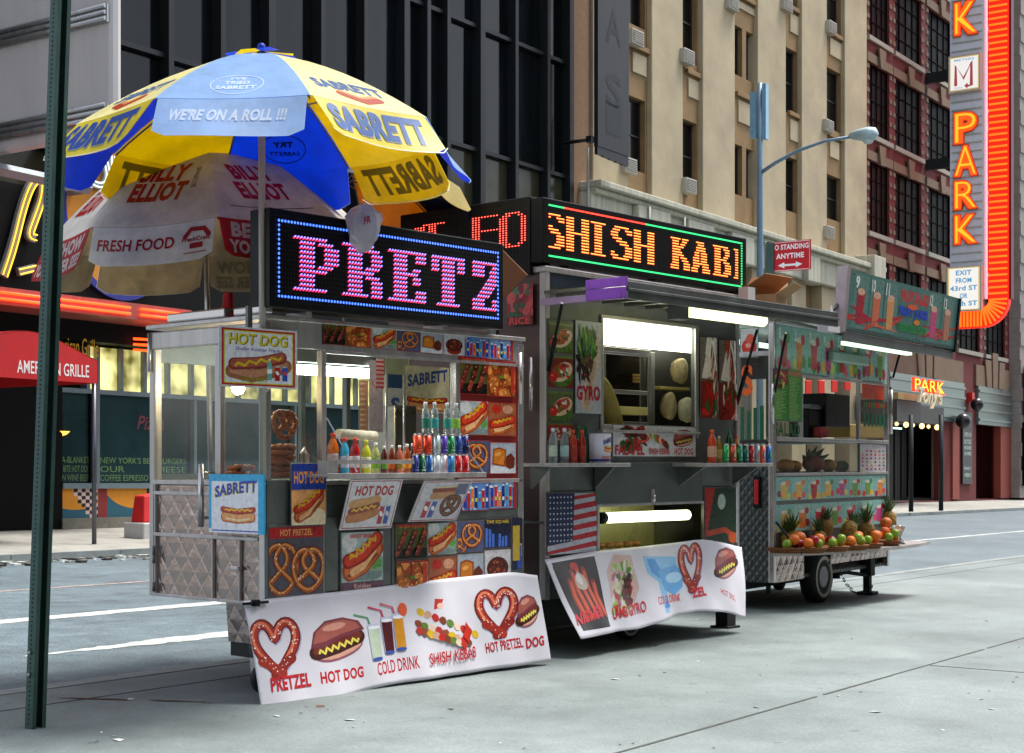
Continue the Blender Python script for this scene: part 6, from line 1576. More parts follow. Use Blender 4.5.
# left pictures
px_box(c2, 'picture_board', F2, 547, 573.5, 318, 440, -.02, -.004, m_steel2)
for i, (yt, yb) in enumerate(((322, 352), (355, 387), (391, 421), (423, 444))):
    poster(c2, 'food_picture', F2, 548.5, 573 if i < 3 else 573, yt, yb, lambda A, i=i: (a_taco(A, ['4c4420', '7c2018', '5c6038', 'a83020'][i], i+2), A.rect(0, .93, 1, 1, '688038')), v=-.023)
px_box(c2, 'gyro_board', F2, 575, 602, 320, 413, -.02, -.004, m_steel2)
poster(c2, 'gyro_poster', F2, 575.5, 601.5, 320, 413, lambda A: (a_gyro(A), A.text('GYRO', .04, .14, .94, .3, 'b81c30', .04)), v=-.023, label='tall poster of lettuce and meat lettered gyro')
def fal(A):
    A.rect(0, 0, 1, 1, 'ccc8cc'); A.push(.1, .2, .3, .8); a_chunks(A, None, ['a02820', '3c1810', '2c5020', 'c84838', '6c2018'], 34, .2, 4); A.pop()
    A.push(.38, .2, .3, .75)
    for j in range(8): A.ell(.1+.1*j, .75-.07*j, .1, .2, R.choice(['c03028', 'd8b8a0', '5c3018', '7c9030']), .3, 8, .3)
    A.pop(); A.push(.7, .22, .28, .72); a_burger(A); A.pop()
    A.text('FALAFEL', .02, .04, .36, .36, 'b8202c', .03); A.text('SHISH KEBAB', .41, .06, .66, .26, 'b8202c', .02); A.text('HOT DOG', .73, .06, .97, .28, 'b8202c', .03)
px_box(c2, 'menu_board', F2, 612, 696, 424, 457, -.02, -.006, m_steel2); poster(c2, 'menu_strip', F2, 613, 695.5, 425, 456, fal, v=-.023)
# lower fittings
px_box(c2, 'flap_panel', F2, 596, 703, 462, 505, -.03, -.004, mat('flap_grey', '5c6260', .4, .6, var=.25, scale=2), .008)
g = MB(F2); p = f2(652.5, 496, -.04); g.box(p[0]-.02, p[0]+.02, -.05, -.03, p[1]-.06, p[1]+.06); g.tube([(p[0], -.06, p[1]-.05), (p[0], -.06, p[1]+.01)], .012, 6); g.build('latch', m_bright, c2)
g = MB(F2); g.box(hu0, hu1, .04, .6, hz0-.02, hz0); g.box(hu0, hu1, .55, .58, hz0, hz1); g.build('hatch_interior', mat('cream_metal', 'b0ac78', .3, .3), c2)
g = MB(F2)
for a, b, c, d in ((hu0-.02, hu0+.01, hz0, hz1), (hu1-.01, hu1+.02, hz0, hz1), (hu0-.02, hu1+.02, hz1, hz1+.02)): g.box(a, b, -.02, -.002, c, d)
g.build('hatch_frame', m_steel, c2)
p = f2(606, 518, .06); q = f2(689, 520, .06)
g = MB(F2); g.tube([(p[0], .08, p[1]), (q[0], .08, p[1]-.005)], .045, 12); g.build('hatch_tube_light', emis('tube_cream2', 'fbffd0', 2.0), c2)
g = MB(F2); g.tube([(p[0]-.09, .08, p[1]), (p[0]-.002, .08, p[1])], .05, 12); g.build('lamp_socket', m_black, c2)
g = MB(F2); g.poly([(hu0, .04, hz0+.25), (hu1, .04, hz0+.25), (hu1, .3, hz0), (hu0, .3, hz0)]); g.build('hatch_glass', glass('case_glass', 'e8ece8'), c2)
# things warming in the hatch
for i in range(5):
    g = MB(F2); g.ball((hu0+.5+i*.13, .35, hz0+.05), .05, 10, 6, .6); g.build('warm_roll', mat('roll_brown', '9c5c28', .6, var=.3), c2)
# flag picture
def flag(A):
    A.rect(0, 0, 1, 1, 'b8b8c4')
    for i in range(6): A.poly([(0, .02+.17*i-.05), (1, .10+.17*i), (1, .19+.17*i), (0, .1+.17*i-.05)], 'b01c28')
    A.poly([(0, .15), (.5, .2), (.54, 1), (0, 1)], '1c2850')
    for i in range(7):
        for j in range(9): A.ell(.05+.07*i, .22+.09*j, .016, .016, 'd8dcec', 0, 5)
px_box(c2, 'flag_board', F2, 546.5, 597, 492, 556, -.02, -.004, m_steel2); poster(c2, 'flag_picture', F2, 547.5, 596.5, 494, 555, flag, v=-.023, label='picture of a stars and stripes flag')
def dkp(A): A.rect(0, 0, 1, 1, '14301c'); A.poly([(0, 0), (.3, 1), (0, 1)], 'b02018'); A.ell(.55, .6, .2, .35, '1c3820', .2); A.ell(.5, .75, .12, .14, 'b8c8c0'); A.stroke([(.1, .2), (.6, .25), (.95, .1)], .1, 'b84020'); A.ell(.85, .1, .14, .1, 'd85818'); A.stroke([(1, 0), (1, 1)], .1, 'a8acb0')
px_box(c2, 'dark_board', F2, 704, 738, 487, 548, -.02, -.004, m_steel2); poster(c2, 'dark_picture', F2, 705, 737.5, 488, 545, dkp, v=-.023)
# shelves
def shelf(par, fr, x0, x1, y, v, nm='shelf'):
    a = fr.f(x0, y, v); b = fr.f(x1, y, v); g = MB(fr); g.box(a[0], b[0], v, -.02, a[1]-.03, a[1]); g.build(nm, m_steel, par, bevel=.004)
    for u_ in (a[0]+.1, b[0]-.12):
        g = MB(fr); g.hexa([(u_, -.03, a[1]-.2), (u_+.02, -.03, a[1]-.2), (u_+.02, -.02, a[1]-.2), (u_, -.02, a[1]-.2), (u_, v+.08, a[1]-.032), (u_+.02, v+.08, a[1]-.032), (u_+.02, -.02, a[1]-.032), (u_, -.02, a[1]-.032)]); g.build('shelf_bracket', m_steel2, par)
    return a[1]
zsA = shelf(c2, F2, 550, 631, 463, -.3); zsB = shelf(c2, F2, 706, 773, 463, -.38)
L2 = 'kebab cart'
for x, h_, r, bd, cp, lb, ds in ((553, .27, .034, 'clear', 'd0d8e0', 'b8c8b8', 'clear water bottle at the left end of the left kebab cart shelf'), (564.5, .27, .034, 'clear', 'd0d8e0', 'a8c8c0', 'clear water bottle second on the left kebab cart shelf'),
    (573, .26, .033, 'b02c14', 'd85018', 'a83020', 'red iced drink bottle behind the water bottles on the kebab cart'), (582, .26, .033, '98240c', 'd84818', 'a83020', 'dark red drink bottle beside the white bucket')):
    bottle(F2, x, 463, h_, r, bd, cp, lb, ds, -.16, zsA)
for x, ds in ((579, 'green soda bottle standing behind the red drinks on the kebab cart'), (586.5, 'green soda bottle partly behind the white bucket')): bottle(F2, x, 463, .3, .026, '0f5c28', '208040', None, ds, -.06, zsA)
u_, z_ = f2(600, 463, -.17); r_ = .092; h_ = .235
bk = thing('sauce_bucket', 'white plastic frankfurter bucket with blue lettering on the left kebab cart shelf', 'bucket', F2, (u_, -.17, zsA))
g = MB(F2); g.lathe((u_, -.17, zsA+.001), [(r_*.93, 0), (r_, h_), (r_*.96, h_), (r_*.9, .02)], 24); g.build('tub', mat('tub_white', 'd4d2dc', .4, var=.05), bk)
g = MB(F2); g.lathe((u_, -.17, zsA+.001), [(r_*.95, .012), (r_*.955, .025), (r_*.955, .03)], 24); g.build('base_band', mat('band_blue', '1c2c80', .5), bk)
A = Art(r_*1.7, h_*.9); A.text('SABRETT', .12, .74, .88, .93, '203078', .04, fn=lambda x, y: (x, y-.2*(x-.9)**2)); A.push(.2, .3, .6, .4); a_dogside(A); A.pop(); A.text('ONIONS IN SAUCE', .06, .08, .94, .19, 'c85818', .03)
A.build('tub_print', lambda q, o: (u_+r_*1.012*math.sin((q[0]-r_*.85)/r_), -.17-(r_*(.95+.06*q[1]/h_)+.004+o)*math.cos((q[0]-r_*.85)/r_), zsA+.015+q[1]), m_print, bk, sub=.03, step=.0003)
for x, h_, r, bd, cp, lb, ds, v in ((712, .29, .04, 'c84018', 'e85818', 'd8a890', 'large orange sports drink bottle on the right kebab cart shelf', -.2), (719, .24, .028, 'a87c18', 'e8e0d0', 'c8b060', 'amber bottle behind the green can on the kebab cart', -.1), (729, .3, .03, '105828', '208040', '308848', 'tall green soda bottle on the right kebab cart shelf', -.1), (736, .25, .03, 'c87818', 'd83820', 'd8b030', 'orange bottle with yellow label on the right kebab cart shelf', -.1)):
    bottle(F2, x, 463, h_, r, bd, cp, lb, ds, v, zsB)
for x, c, cc, ds in ((726, '1c9048', 'a0e0a0', 'leftmost green can on the right kebab cart shelf'), (733, 'b84028', 'd8d0c0', 'red and cream can beside the leftmost green can'), (739.5, '107850', '90d8c0', 'dark green can on the right kebab cart shelf'), (745.5, '0c5c48', '60c8c8', 'teal can on the right kebab cart shelf'), (751.5, 'a81828', 'd8a0a8', 'crimson can on the right kebab cart shelf'), (757, '88a0a8', 'd06048', 'pale grey can on the right kebab cart shelf'), (762.5, 'c85030', '88a8d0', 'orange can near the right end of the kebab cart shelf'), (768.5, '2058a0', '40b070', 'blue and green can at the right end of the kebab cart shelf')):
    can(F2, x, 463, .17, .026, c, cc, ds, -.3, zsB)
# items seen inside the window: wrapped breads
def bag(fr, x, y, v, rx, rz, label, m, seed):
    u_, z_ = fr.f(x, y, v); q = random.Random(seed); a_, b_ = q.uniform(2, 4), q.uniform(4, 7)
    g = MB(fr); g.sheet(lambda a, b: (u_+rx*math.sin(b*math.pi)**.55*math.cos(a*2*math.pi)*(1+.1*math.sin(a_*6*a+b*9)), v+.07*math.sin(b*math.pi)**.55*math.sin(a*2*math.pi)*(1+.2*math.sin(b_*3*a)), z_+rz*math.cos(b*math.pi)*(1+.08*math.cos(9*a))), 22, 14)
    return tag(g.build('bread_bag', m, fr=fr, base=(u_, v, z_)), label, 'bread bag')
m_bag = mat('bread_plastic', 'a8946c', .3, var=.4, scale=12, spec=.7, bump=.5, bscale=30)
o = bag(F2, 680, 371, .3, .105, .11, 'bag of flat bread on the upper rack inside the kebab cart window', m_bag, 1)
bag(F2, 669, 406, .3, .085, .12, 'bag of bread at the lower left of the inner rack', m_bag, 2); bag(F2, 686, 410, .25, .09, .11, 'pale paper wrapped loaf at the bottom of the kebab cart window', mat('paper', 'c8c4a8'), 3)
for i in range(3): g = MB(F2); p = f2(630, 383-3*i, .36); g.lathe((p[0], .38, p[1]), [(.1, 0), (.11, .01), (.1, .025)], 16); tag(g.build('flat_bread', mat('bread', '9c7838', .7, var=.3), fr=F2, base=(p[0], .38, p[1])), ['flat bread at the bottom of the pile in the oven', 'middle flat bread of the pile in the oven', 'flat bread on top of the pile in the oven'][i], 'bread')
# axle and legs
g = MB(F2); g.box(.15, U2-.15, .25, D2-.1, .16, zB2-.01); g.build('underframe_or_shade_box', m_dark, c2)  # box reaches low to keep sky light off the ground below
wheel(c2, F2, f2(622, 640, .2)[0], .15, .17, .09, True, gz(F2, 1, .2)); wheel(c2, F2, f2(622, 640, .2)[0], D2-.2, .17, .09, False, gz(F2, 1, 1.5))
uf = f2(727, 632, .1)[0]
g = MB(F2); g.box(uf-.07, uf+.07, .05, .18, gz(F2, uf, .1)+.02, zB2-.02); g.box(uf-.1, uf+.1, .02, .22, gz(F2, uf, .1), gz(F2, uf, .1)+.02); g.build('stand_leg', m_dark, c2)
# LED sign, two faces
u0, u1, z0, z1 = F2.fr(545, 747, 197, 262, -.03)
l2 = thing('led_sign', 'long black LED sign with orange letters and green border on the kebab cart roof', 'LED sign', F2, (u0, -.03, z0))
g = MB(F2); g.box(u0-.02, u1, -.025, .10, z0, z1); g.build('housing', m_black, l2, bevel=.008)
zz0, zz1 = e2(544, 272, -.06)[1], e2(544, 194, -.06)[1]; vv1 = 1.55
l3 = thing('led_sign', 'black LED sign facing left on the end of the kebab cart, red dotted letters', 'LED sign', F2, (-.06, .05, zz0))
g = MB(F2); g.box(-.06, .2, .104, vv1, zz0+.0, zz1); g.box(-.065, .12, .0, .22, zz0, zz1) if False else None; g.build('housing', m_black, l3, bevel=.008)
lit = {}; cols, rows = 118, 20
for i in range(1, cols-2): lit[(i, 1)] = 'r' if 8 < i < 54 else 'g'; lit[(i, rows-2)] = 'g'
for j in range(1, rows-1): lit[(cols-3, j)] = 'g'
for ch, c in (('s', -3), ('h', 10), ('i', 23), ('s', 34), ('h', 47), ('k', 69), ('a', 82), ('b', 96)): put(lit, G[ch], c, 4, cols-4, cmin=1)
put(lit, ["###", ".##"]+[".##"]*9+["###"], 110, 4, cols-3)
led(l2, 'lit_dots', lambda q, o: tuple(F2.map((u0+.02+q[0], -.026-o, z0+.02+q[1]))), u1-u0-.05, z1-z0-.04, cols, rows, lit, 'dash')
lit = {}; cols, rows = 43, 27
for ch, c in (('t', 4), ('F', 24), ('O', 33)): put(lit, G[ch], c, 3, cols)
put(lit, [".#.", "###", ".##", "..#"], 0, 9, cols)
va = e2(530, 250, -.062)[0]; led(l3, 'lit_dots', lambda q, o: tuple(F2.map((-.062-o, vv1-.04-q[0], zz0+.05+q[1]))), vv1-.04-va, zz1-zz0-.1, cols, rows, lit, 'dot')
# small roof props
for x in (.3, 1.5, 2.4): g = MB(F2); g.box(x, x+.08, .0, .09, zR2+.02, z0); g.build('mounting_leg', m_steel2, l2)
# dark boxes and poster between the carts
def ric(A): A.rect(0, 0, 1, 1, '8c2028'); a_chunks(A, None, ['a83840', '4c7050', '702028', 'c85050', '305838'], 30, .2, 8); A.rect(0, 0, 1, .22, '5c1418'); A.text('RICE', .1, .03, .9, .2, 'd83838', .03)
u0r, z0r = e2(505, 322, -.1); g_ = MB(F2)
v0_, z1_ = e2(503, 285, -.08); v1_ = e2(529, 285, -.08)[0]; z0_ = e2(503, 326, -.08)[1]
A = Art(v0_-v1_, z1_-z0_); ric(A); A.build('rice_poster', lambda q, o: tuple(F2.map((-.03-o, v0_-q[0], z0_+q[1]))), m_print, c2)
g = MB(F2); p0 = e2(503, 250, -.3); p1 = e2(528, 275, -.3); p2 = e2(503, 300, -.3); g.poly([(-.3, p0[0], p0[1]), (-.3, p1[0], p1[1]), (-.3, p2[0], p2[1])]); 
bx_ = g.build('cardboard_flap', mat('cardboard', '6c4426', .85, var=.15), fr=F2, base=(-.3, p0[0], p0[1]), solid=.01); tag(bx_, 'brown cardboard flap behind the violet LED sign', 'cardboard')

def bn2(A, loc):
    box_draw(A, loc, (583, 631), (610, 626), (552, 567), 1, lambda A: A.rect(-.0, 0, 1, 1, '120c0c') or None)
    pushbox(A, loc, 0, 0, 1, 0, 0, 1); popbox(A)
    def quad(pts, c): A.aff = None; V = [loc(*p) for p in pts]; A.add(V, [tuple(range(len(V)))], c)
    quad([(583, 631), (610, 626.5), (594, 556), (551, 563)], '120c0c')
    def kn(A):
        for k, (x, h_) in enumerate(((.05, .7), (.22, .85), (.42, .95), (.62, .85), (.8, .6))): A.stroke([(x+.1, .02), (x+.02, h_*.6), (x+.06, h_)], .13, '8c2c10'); A.stroke([(x+.11, .04), (x+.03, h_*.6), (x+.07, h_-.04)], .08, 'd85020')
        A.ell(.46, .66, .2, .17, 'c8b8a8', 0, 12, .3); A.ell(.44, .7, .12, .1, 'e8e0d8', 0, 10, .3); A.ell(.42, .95, .13, .07, 'c02818')
    box_draw(A, loc, (582, 620), (607, 614), (560, 566), .8, kn)
    def wrap(A):
        A.poly([(.3, 0), (.75, .02), (.98, .4), (.8, .95), (.3, 1.0), (.05, .75), (.1, .3)], 'd0b0a4')
        for i in range(60): t = R.random(); A.ell(.3+R.uniform(-.2, .35)+.15*t, .1+.75*t, .09, .045, R.choice(['7ca048', '9cc060', 'c8d8a0', '5c8030', 'b86080', 'e0d8d0', 'c04030']), R.uniform(0, 3), 7, .6)
        for i in range(16): A.ell(R.uniform(.5, .72), R.uniform(.15, .6), .1, .05, R.choice(['2c1410', '4c2018', '701c14']), R.random()*3, 7, .4)
    box_draw(A, loc, (610, 620), (641, 613), (602, 556), 1.1, wrap)
    def gl(A):
        A.poly([(.1, 1), (.2, .7), (.45, .55), (.55, .02), (.7, 0), (.62, .5), (.95, .75), (.9, 1)], '88c0e8'); A.poly([(.2, .95), (.3, .72), (.5, .6), (.6, .65), (.4, .95)], '4c98d8'); A.poly([(.45, .75), (.6, .4), (.85, .3), (1.1, .45), (1.1, .7), (.9, .85)], '60a8e0'); A.poly([(.7, .6), (.8, .75), (.92, .6), (.8, .5)], '2c78c8'); A.poly([(.55, .1), (.65, .3), (.72, .1)], '3888d0'); A.ell(.85, .62, .22, .1, 'a8d4f0', .1)
    box_draw(A, loc, (642, 617), (678, 612), (638, 556), 1.0, gl)
    box_draw(A, loc, (682, 594), (704, 590), (677, 547), .7, a_heartpretzel); box_draw(A, loc, (716, 586), (738, 583), (711, 548), .8, lambda A: a_burger(A))
    for tx, bl, br, tl in (('NISHES', (577, 626), (602, 616), (574, 614)), ('LAMB GYRO', (613, 619), (646, 611), (611, 608)), ('COLD DRINK', (659, 605), (680, 601), (657, 597)), ('ZEL', (692, 598), (706, 595), (691, 589)), ('HOT DOG', (721, 594), (735, 602), (720, 588))):
        box_draw(A, loc, bl, br, tl, 1, lambda A: A.text(tx, 0, 0, 1, 1, 'd01828', .035 if len(tx) < 7 else .012))
    box_draw(A, loc, (593, 642), (594, 641), (593, 641), 1, lambda A: None)
banner('white vinyl banner picturing knishes, lamb gyro and blue cold drinks, hung on the kebab cart', F2, [(544.5, 560), (595, 551), (650, 546), (703, 539), (725, 543), (741, 548)], [(579, 639), (607, 633), (641, 629), (675, 616), (700, 611), (725, 612), (748, 619)], -.04, lambda a: -.42+.12*a, bn2, 2, .02)

# person bending inside the cart, seen only through the window's left side
ps = thing('person', 'person in khaki shirt bending inside the kebab cart behind its window', 'person', F2, (uw0-.15, .75, zB2+.05))
def skinned(name, joints, edges, m, par, root=0, sub=2):
    me = bpy.data.meshes.new(name); b = BASE[par.name]
    me.from_pydata([tuple(Vector(j[:3])-b) for j in joints], edges, []); o = bpy.data.objects.new(name, me); COL.objects.link(o); o.parent = par; BASE[o.name] = b
    md = o.modifiers.new('skin', 'SKIN'); md.use_smooth_shade = True
    for i, j in enumerate(joints): v = me.skin_vertices[0].data[i]; v.radius = (j[3], j[3] if len(j) < 5 else j[4]); v.use_root = i == root
    s_ = o.modifiers.new('sub', 'SUBSURF'); s_.levels = sub; s_.render_levels = sub; me.materials.append(m); return o
pu, pv = uw0-.2, .3; pz = f2(600, 374, .2)[1]-1.36
X3_ = lambda x, y, v: (f2(x, y, v)[0], v, f2(x, y, v)[1])
q7, q8, q9, q10 = X3_(599, 384, .2), X3_(611, 412, .16), X3_(622, 450, .2), X3_(626, 462, .22)
sh = f2(606, 392, .22)
J = [(pu, pv, pz+.85, .14, .11), (pu, pv, pz+1.1, .14, .1), (pu+.02, pv-.02, pz+1.32, .16, .1), (pu+.04, pv-.03, pz+1.44, .06), (pu+.06, pv-.05, pz+1.54, .08), (pu+.07, pv-.06, pz+1.64, .09), (pu+.08, pv-.06, pz+1.72, .05),
     (*q7, .09), (*q8, .075), (*q9, .04), (*q10, .035),
     (pu-.17, pv+.02, pz+1.36, .055), (pu-.24, pv, pz+1.1, .045), (pu-.22, pv-.1, pz+.88, .035),
     (pu+.09, pv, pz+.78, .09), (pu+.1, pv, pz+.42, .06), (pu+.1, pv+.02, pz+.08, .045), (pu+.1, pv-.1, pz+.04, .04), (pu-.09, pv, pz+.78, .09), (pu-.1, pv, pz+.42, .06), (pu-.1, pv+.02, pz+.08, .045), (pu-.1, pv-.1, pz+.04, .04)]
Eg = [(0, 1), (1, 2), (2, 3), (3, 4), (4, 5), (5, 6), (2, 7), (7, 8), (8, 9), (9, 10), (2, 11), (11, 12), (12, 13), (0, 14), (14, 15), (15, 16), (16, 17), (0, 18), (18, 19), (19, 20), (20, 21)]
skinned('body', J, Eg, mat('skin', '8c5c42', .5), ps)
Jc = [(x[0], x[1], x[2])+tuple(r*1.22 for r in x[3:]) for x in J]
skinned('shirt', [Jc[0], Jc[1], Jc[2], Jc[7], Jc[8], (Jc[9][0], Jc[9][1], Jc[9][2]+.06, Jc[9][3]), Jc[11], Jc[12]], [(0, 1), (1, 2), (2, 3), (3, 4), (4, 5), (2, 6), (6, 7)], mat('khaki_shirt', '8c7c3c', .8, var=.2, scale=8, bump=.4), ps)
# ================================================================= CART 3 (fruit and juice)
F3 = cart_frame(773, 611, 1575)
f3 = F3.f; e3 = F3.e
U3 = f3(888, 450)[0]; D3 = 1.9; zR3 = f3(773, 322)[1]; zB3 = f3(773, 583)[1]; zC3 = f3(776, 437)[1]
print('cart3', U3, zR3, zB3, F3.O)
c3 = thing('fruit_cart', 'fruit and juice cart with teal menu strips, raised canopy and curved fruit shelf', 'food cart', F3, (0, 0, 0))
g = MB(F3); zEnd = e3(771, 460)[1]
g.box(.0, .03, .035, D3, zB3, zEnd); g.build('end_wall', m_quiltd, c3)
g = MB(F3); zt = zR3
for v_ in (.0, .55, 1.2, D3-.05): g.box(-.01, .04, v_-.01, v_+.05, zB3 if v_ == 0 else zEnd, zt)
g.box(-.01, .03, .04, D3, zEnd, zEnd+.05); g.box(-.01, .03, .04, D3, zt-.35, zt-.3); g.build('end_frame', m_steel, c3, bevel=.004)
g = MB(F3); g.poly([(.01, .05, zEnd+.05), (.01, D3, zEnd+.05), (.01, D3, zt), (.01, .05, zt)]); g.build('end_glass', m_cglass, c3)
# letter S and green shapes on the end glass
v0_, z1_ = e3(740, 365); v1_ = e3(753, 365)[0]; z0_ = e3(740, 396)[1]; A = Art(v0_-v1_, z1_-z0_); A.text('S', .1, 0, 1, 1, 'f06018', .04); A.build('window_letter', lambda q, o: tuple(F3.map((-.004-o, v0_-q[0], z0_+q[1]))), m_print, c3)
v0_, z1_ = e3(738, 405); v1_ = e3(764, 405)[0]; z0_ = e3(738, 440)[1]; A = Art(v0_-v1_, z1_-z0_); [A.rect(.1+.25*i, 0, .25+.25*i, R.uniform(.5, 1), '0c5c3c') for i in range(4)]; A.build('window_letter', lambda q, o: tuple(F3.map((-.004-o, v0_-q[0], z0_+q[1]))), m_print, c3)
v0_, z1_ = e3(740, 328); v1_ = e3(759, 328)[0]; z0_ = e3(740, 358)[1]; A = Art(v0_-v1_, z1_-z0_, 'c8c8c0'); A.stroke([(.02, .02), (.98, .02), (.98, .98), (.02, .98)], .06, '207050', True); A.ell(.5, .35, .4, .28, 'c82814'); A.ell(.55, .62, .22, .16, 'd85030'); A.ell(.45, .4, .15, .08, 'f0a090'); A.build('tomato_picture', lambda q, o: tuple(F3.map((-.006-o, v0_-q[0], z0_+q[1]))), m_print, c3)
g = MB(F3); v_, z_ = e3(757.5, 492); g.box(-.02, -.002, v_-.045, v_+.045, z_-.17, z_+.17); tl = g.build('tail_light', m_black, c3, bevel=.03)
g = MB(F3); g.box(-.035, -.021, v_-.025, v_+.025, z_-.13, z_+.13); g.build('red_lens', mat('lens_red', 'c01818', .2, spec=.8), tl, bevel=.02)
# front framework
P3 = [(0, 0), (802, 1), (858, 1), (887, 2)]
g = MB(F3); g.box(-.012, .05, -.016, .04, zB3, zR3); g.build('corner_post', m_bright, c3, bevel=.006)
g = MB(F3); g.box(U3-.05, U3+.01, -.016, .04, zB3, zR3); g.build('corner_post', m_bright, c3, bevel=.006)
for x in (801.5, 859): u_ = f3(x, 400)[0]; g = MB(F3); g.box(u_-.025, u_+.025, -.01, .03, zC3, f3(776, 371)[1]); g.build('window_post', m_steel, c3, bevel=.004)
g = MB(F3); zM = f3(776, 371)[1]; g.box(.05, U3-.05, -.012, .02, zM-.03, zM+.0); g.box(.05, U3-.05, -.03, .1, zC3-.04, zC3); zG0 = f3(776, 473)[1]; g.box(.05, U3-.05, -.02, .05, zG0-.03, zG0); g.build('front_rail', m_steel, c3, bevel=.004)
g = MB(F3); zP0 = f3(776, 548)[1]; g.box(.05, U3-.05, .0, .03, zP0, zG0-.03); g.build('front_panel', m_steel2, c3)
g = MB(F3); g.box(-.02, U3+.02, -.02, D3, zR3, zR3+.05); g.build('roof', m_steel, c3)
g = MB(F3); g.box(U3-.03, U3, .05, D3, zB3, zG0); g.box(.04, U3-.04, D3-.03, D3, zB3, zC3); g.box(.04, U3-.04, .05, D3-.04, zB3, zB3+.04); g.build('rear_wall', m_quiltd, c3)
g = MB(F3)
for u_ in (.0, U3/2, U3-.05): g.box(u_, u_+.05, D3-.05, D3-.0, zC3, zR3)
g.box(.05, U3-.05, D3-.06, D3-.051, zR3-.5, zR3); g.box(U3-.04, U3, .06, D3-.06, zR3-.4, zR3); g.build('rear_frame', m_steel2, c3)
g = MB(F3); g.poly([(.05, .012, zG0), (U3-.05, .012, zG0), (U3-.05, .012, zC3-.04), (.05, .012, zC3-.04)]); g.build('display_glass', m_cglass, c3)
u_ = f3(861, 400)[0]; g = MB(F3); g.poly([(u_, .012, zC3), (U3-.05, .012, zC3), (U3-.05, .012, zM-.03), (u_, .012, zM-.03)]); g.build('window_glass', m_cglass, c3); g = MB(F3); g.poly([(.05, .012, zC3), (f3(800, 400)[0], .012, zC3), (f3(800, 400)[0], .012, zM-.03), (.05, .012, zM-.03)]); g.build('window_glass', m_cglass, c3)
# menu header
FR = ['c81c28', 'd83850', 'e88020', 'e8b030', '48903c', 'a01830', 'd85870', '7c2c50', 'c8d060']
def juice(n, seed, nums=True, bg='7fb0a8', txt=None):
    def f(A):
        q = random.Random(seed); A.rect(0, 0, 1, 1, bg)
        for i in range(n):
            x = (i+.5)/n; w_ = .8/n
            A.rect(i/n+.004, .03, (i+1)/n-.004, .97, q.choice(['8cbcb4', '80b0ac', '94bcb0']))
            for k in range(3): A.ell(x+(-.3+.3*k)/n, q.uniform(.12, .3), .14/n, .15, q.choice(FR), 0, 9, .2)
            c = q.choice(['c83848', 'd87c30', 'c04880', 'e0b050', 'b02828', '6c9c40']); A.poly([(x-w_*.22, .12), (x+w_*.22, .12), (x+w_*.28, .72), (x-w_*.28, .72)], c); A.ell(x, .72, w_*.28, .07, 'e0d8c8'); A.ell(x+w_*.3, .74, w_*.16, .12, q.choice(FR))
            if nums: A.text(str(i+1), x-.32/n, .7, x-.2/n, .93, 'e8ece8', .03)
    return f
u0, u1, z0, z1 = F3.fr(776, 886, 331, 369, -.02); z1 = zR3-.02
A = Art(u1-u0, z1-zM-.0); juice(8, 4)(A); A.build('menu_strip', lambda q, o: tuple(F3.map((u0+q[0], -.02-o, zM+.004+q[1]))), m_print, c3)
p = f3(830, 356, -.06); q_ = f3(857, 358, -.06); g = MB(F3); g.box(p[0], q_[0]+.3, -.1, -.03, p[1]-.06, p[1]+.06); g.build('lamp_box', mat('lamp_box', '8ca89c', .4), c3, bevel=.02)
def menu(A): A.rect(0, 0, 1, 1, '3c8a34'); A.rect(.48, 0, .5, 1, '285c24'); A.rect(0, .62, .46, 1, '5c2418'); a_chunks(A.push(.02, .63, .42, .35), None, FR, 22, .2, 6); A.pop(); A.rect(.5, .88, 1, .98, 'b07850'); [A.rect(.04+.5*(i % 2), .03+.028*(i//2), .04+.5*(i % 2)+R.uniform(.2, .4), .04+.028*(i//2), 'a8c878') for i in range(60) if (i % 2) or i < 40]
px_box(c3, 'menu_back', F3, 773.5, 802, 368, 421, -.03, -.02, m_steel2); poster(c3, 'menu_board', F3, 774, 802, 368, 420, menu, v=-.033, label='green menu board with a small salad photo')
poster(c3, 'salad_lettering', F3, 774, 800, 422, 436, lambda A: A.text('SALAD', 0, 0, 1, 1, '0c5c34', .03), v=-.004)
poster(c3, 'red_window_film', F3, 862, 884, 379, 398, lambda A: (A.rect(0, 0, .45, 1, 'c83818'), A.rect(.5, 0, 1, 1, 'c83818')), v=-.002)
poster(c3, 'fruit_lettering', F3, 862, 886, 399, 409, lambda A: [A.ell(.1+.1*i, .5, .05, .3, R.choice(['c86018', 'b02818', '3c7030']), 0, 8, .4) for i in range(9)], v=-.002)
poster(c3, 'green_lettering', F3, 862, 886, 412, 428, lambda A: [A.rect(.05+.16*i, .1, .16+.16*i, .9, '0c5840') for i in range(6)], v=-.002)
px_box(c3, 'price_back', F3, 859, 886, 443, 472, -.01, .01, m_steel2)
poster(c3, 'fruit_price_card', F3, 860, 886, 444, 472, lambda A: (A.rect(0, 0, 1, 1, 'b8b4bc'), [A.ell(.1+.16*(i % 6), .1+.13*(i//6), .045, .04, R.choice(FR+['8c6030', '2c5c38']), R.random(), 8, .3) for i in range(36)]), v=-.014, label='white card with rows of small fruit pictures')
for yt, yb, sd, n in ((477, 501, 11, 8), (505, 533, 12, 7)): 
    poster(c3, 'juice_strip', F3, 776, 886, yt, yb, juice(n, sd, False), v=-.006)
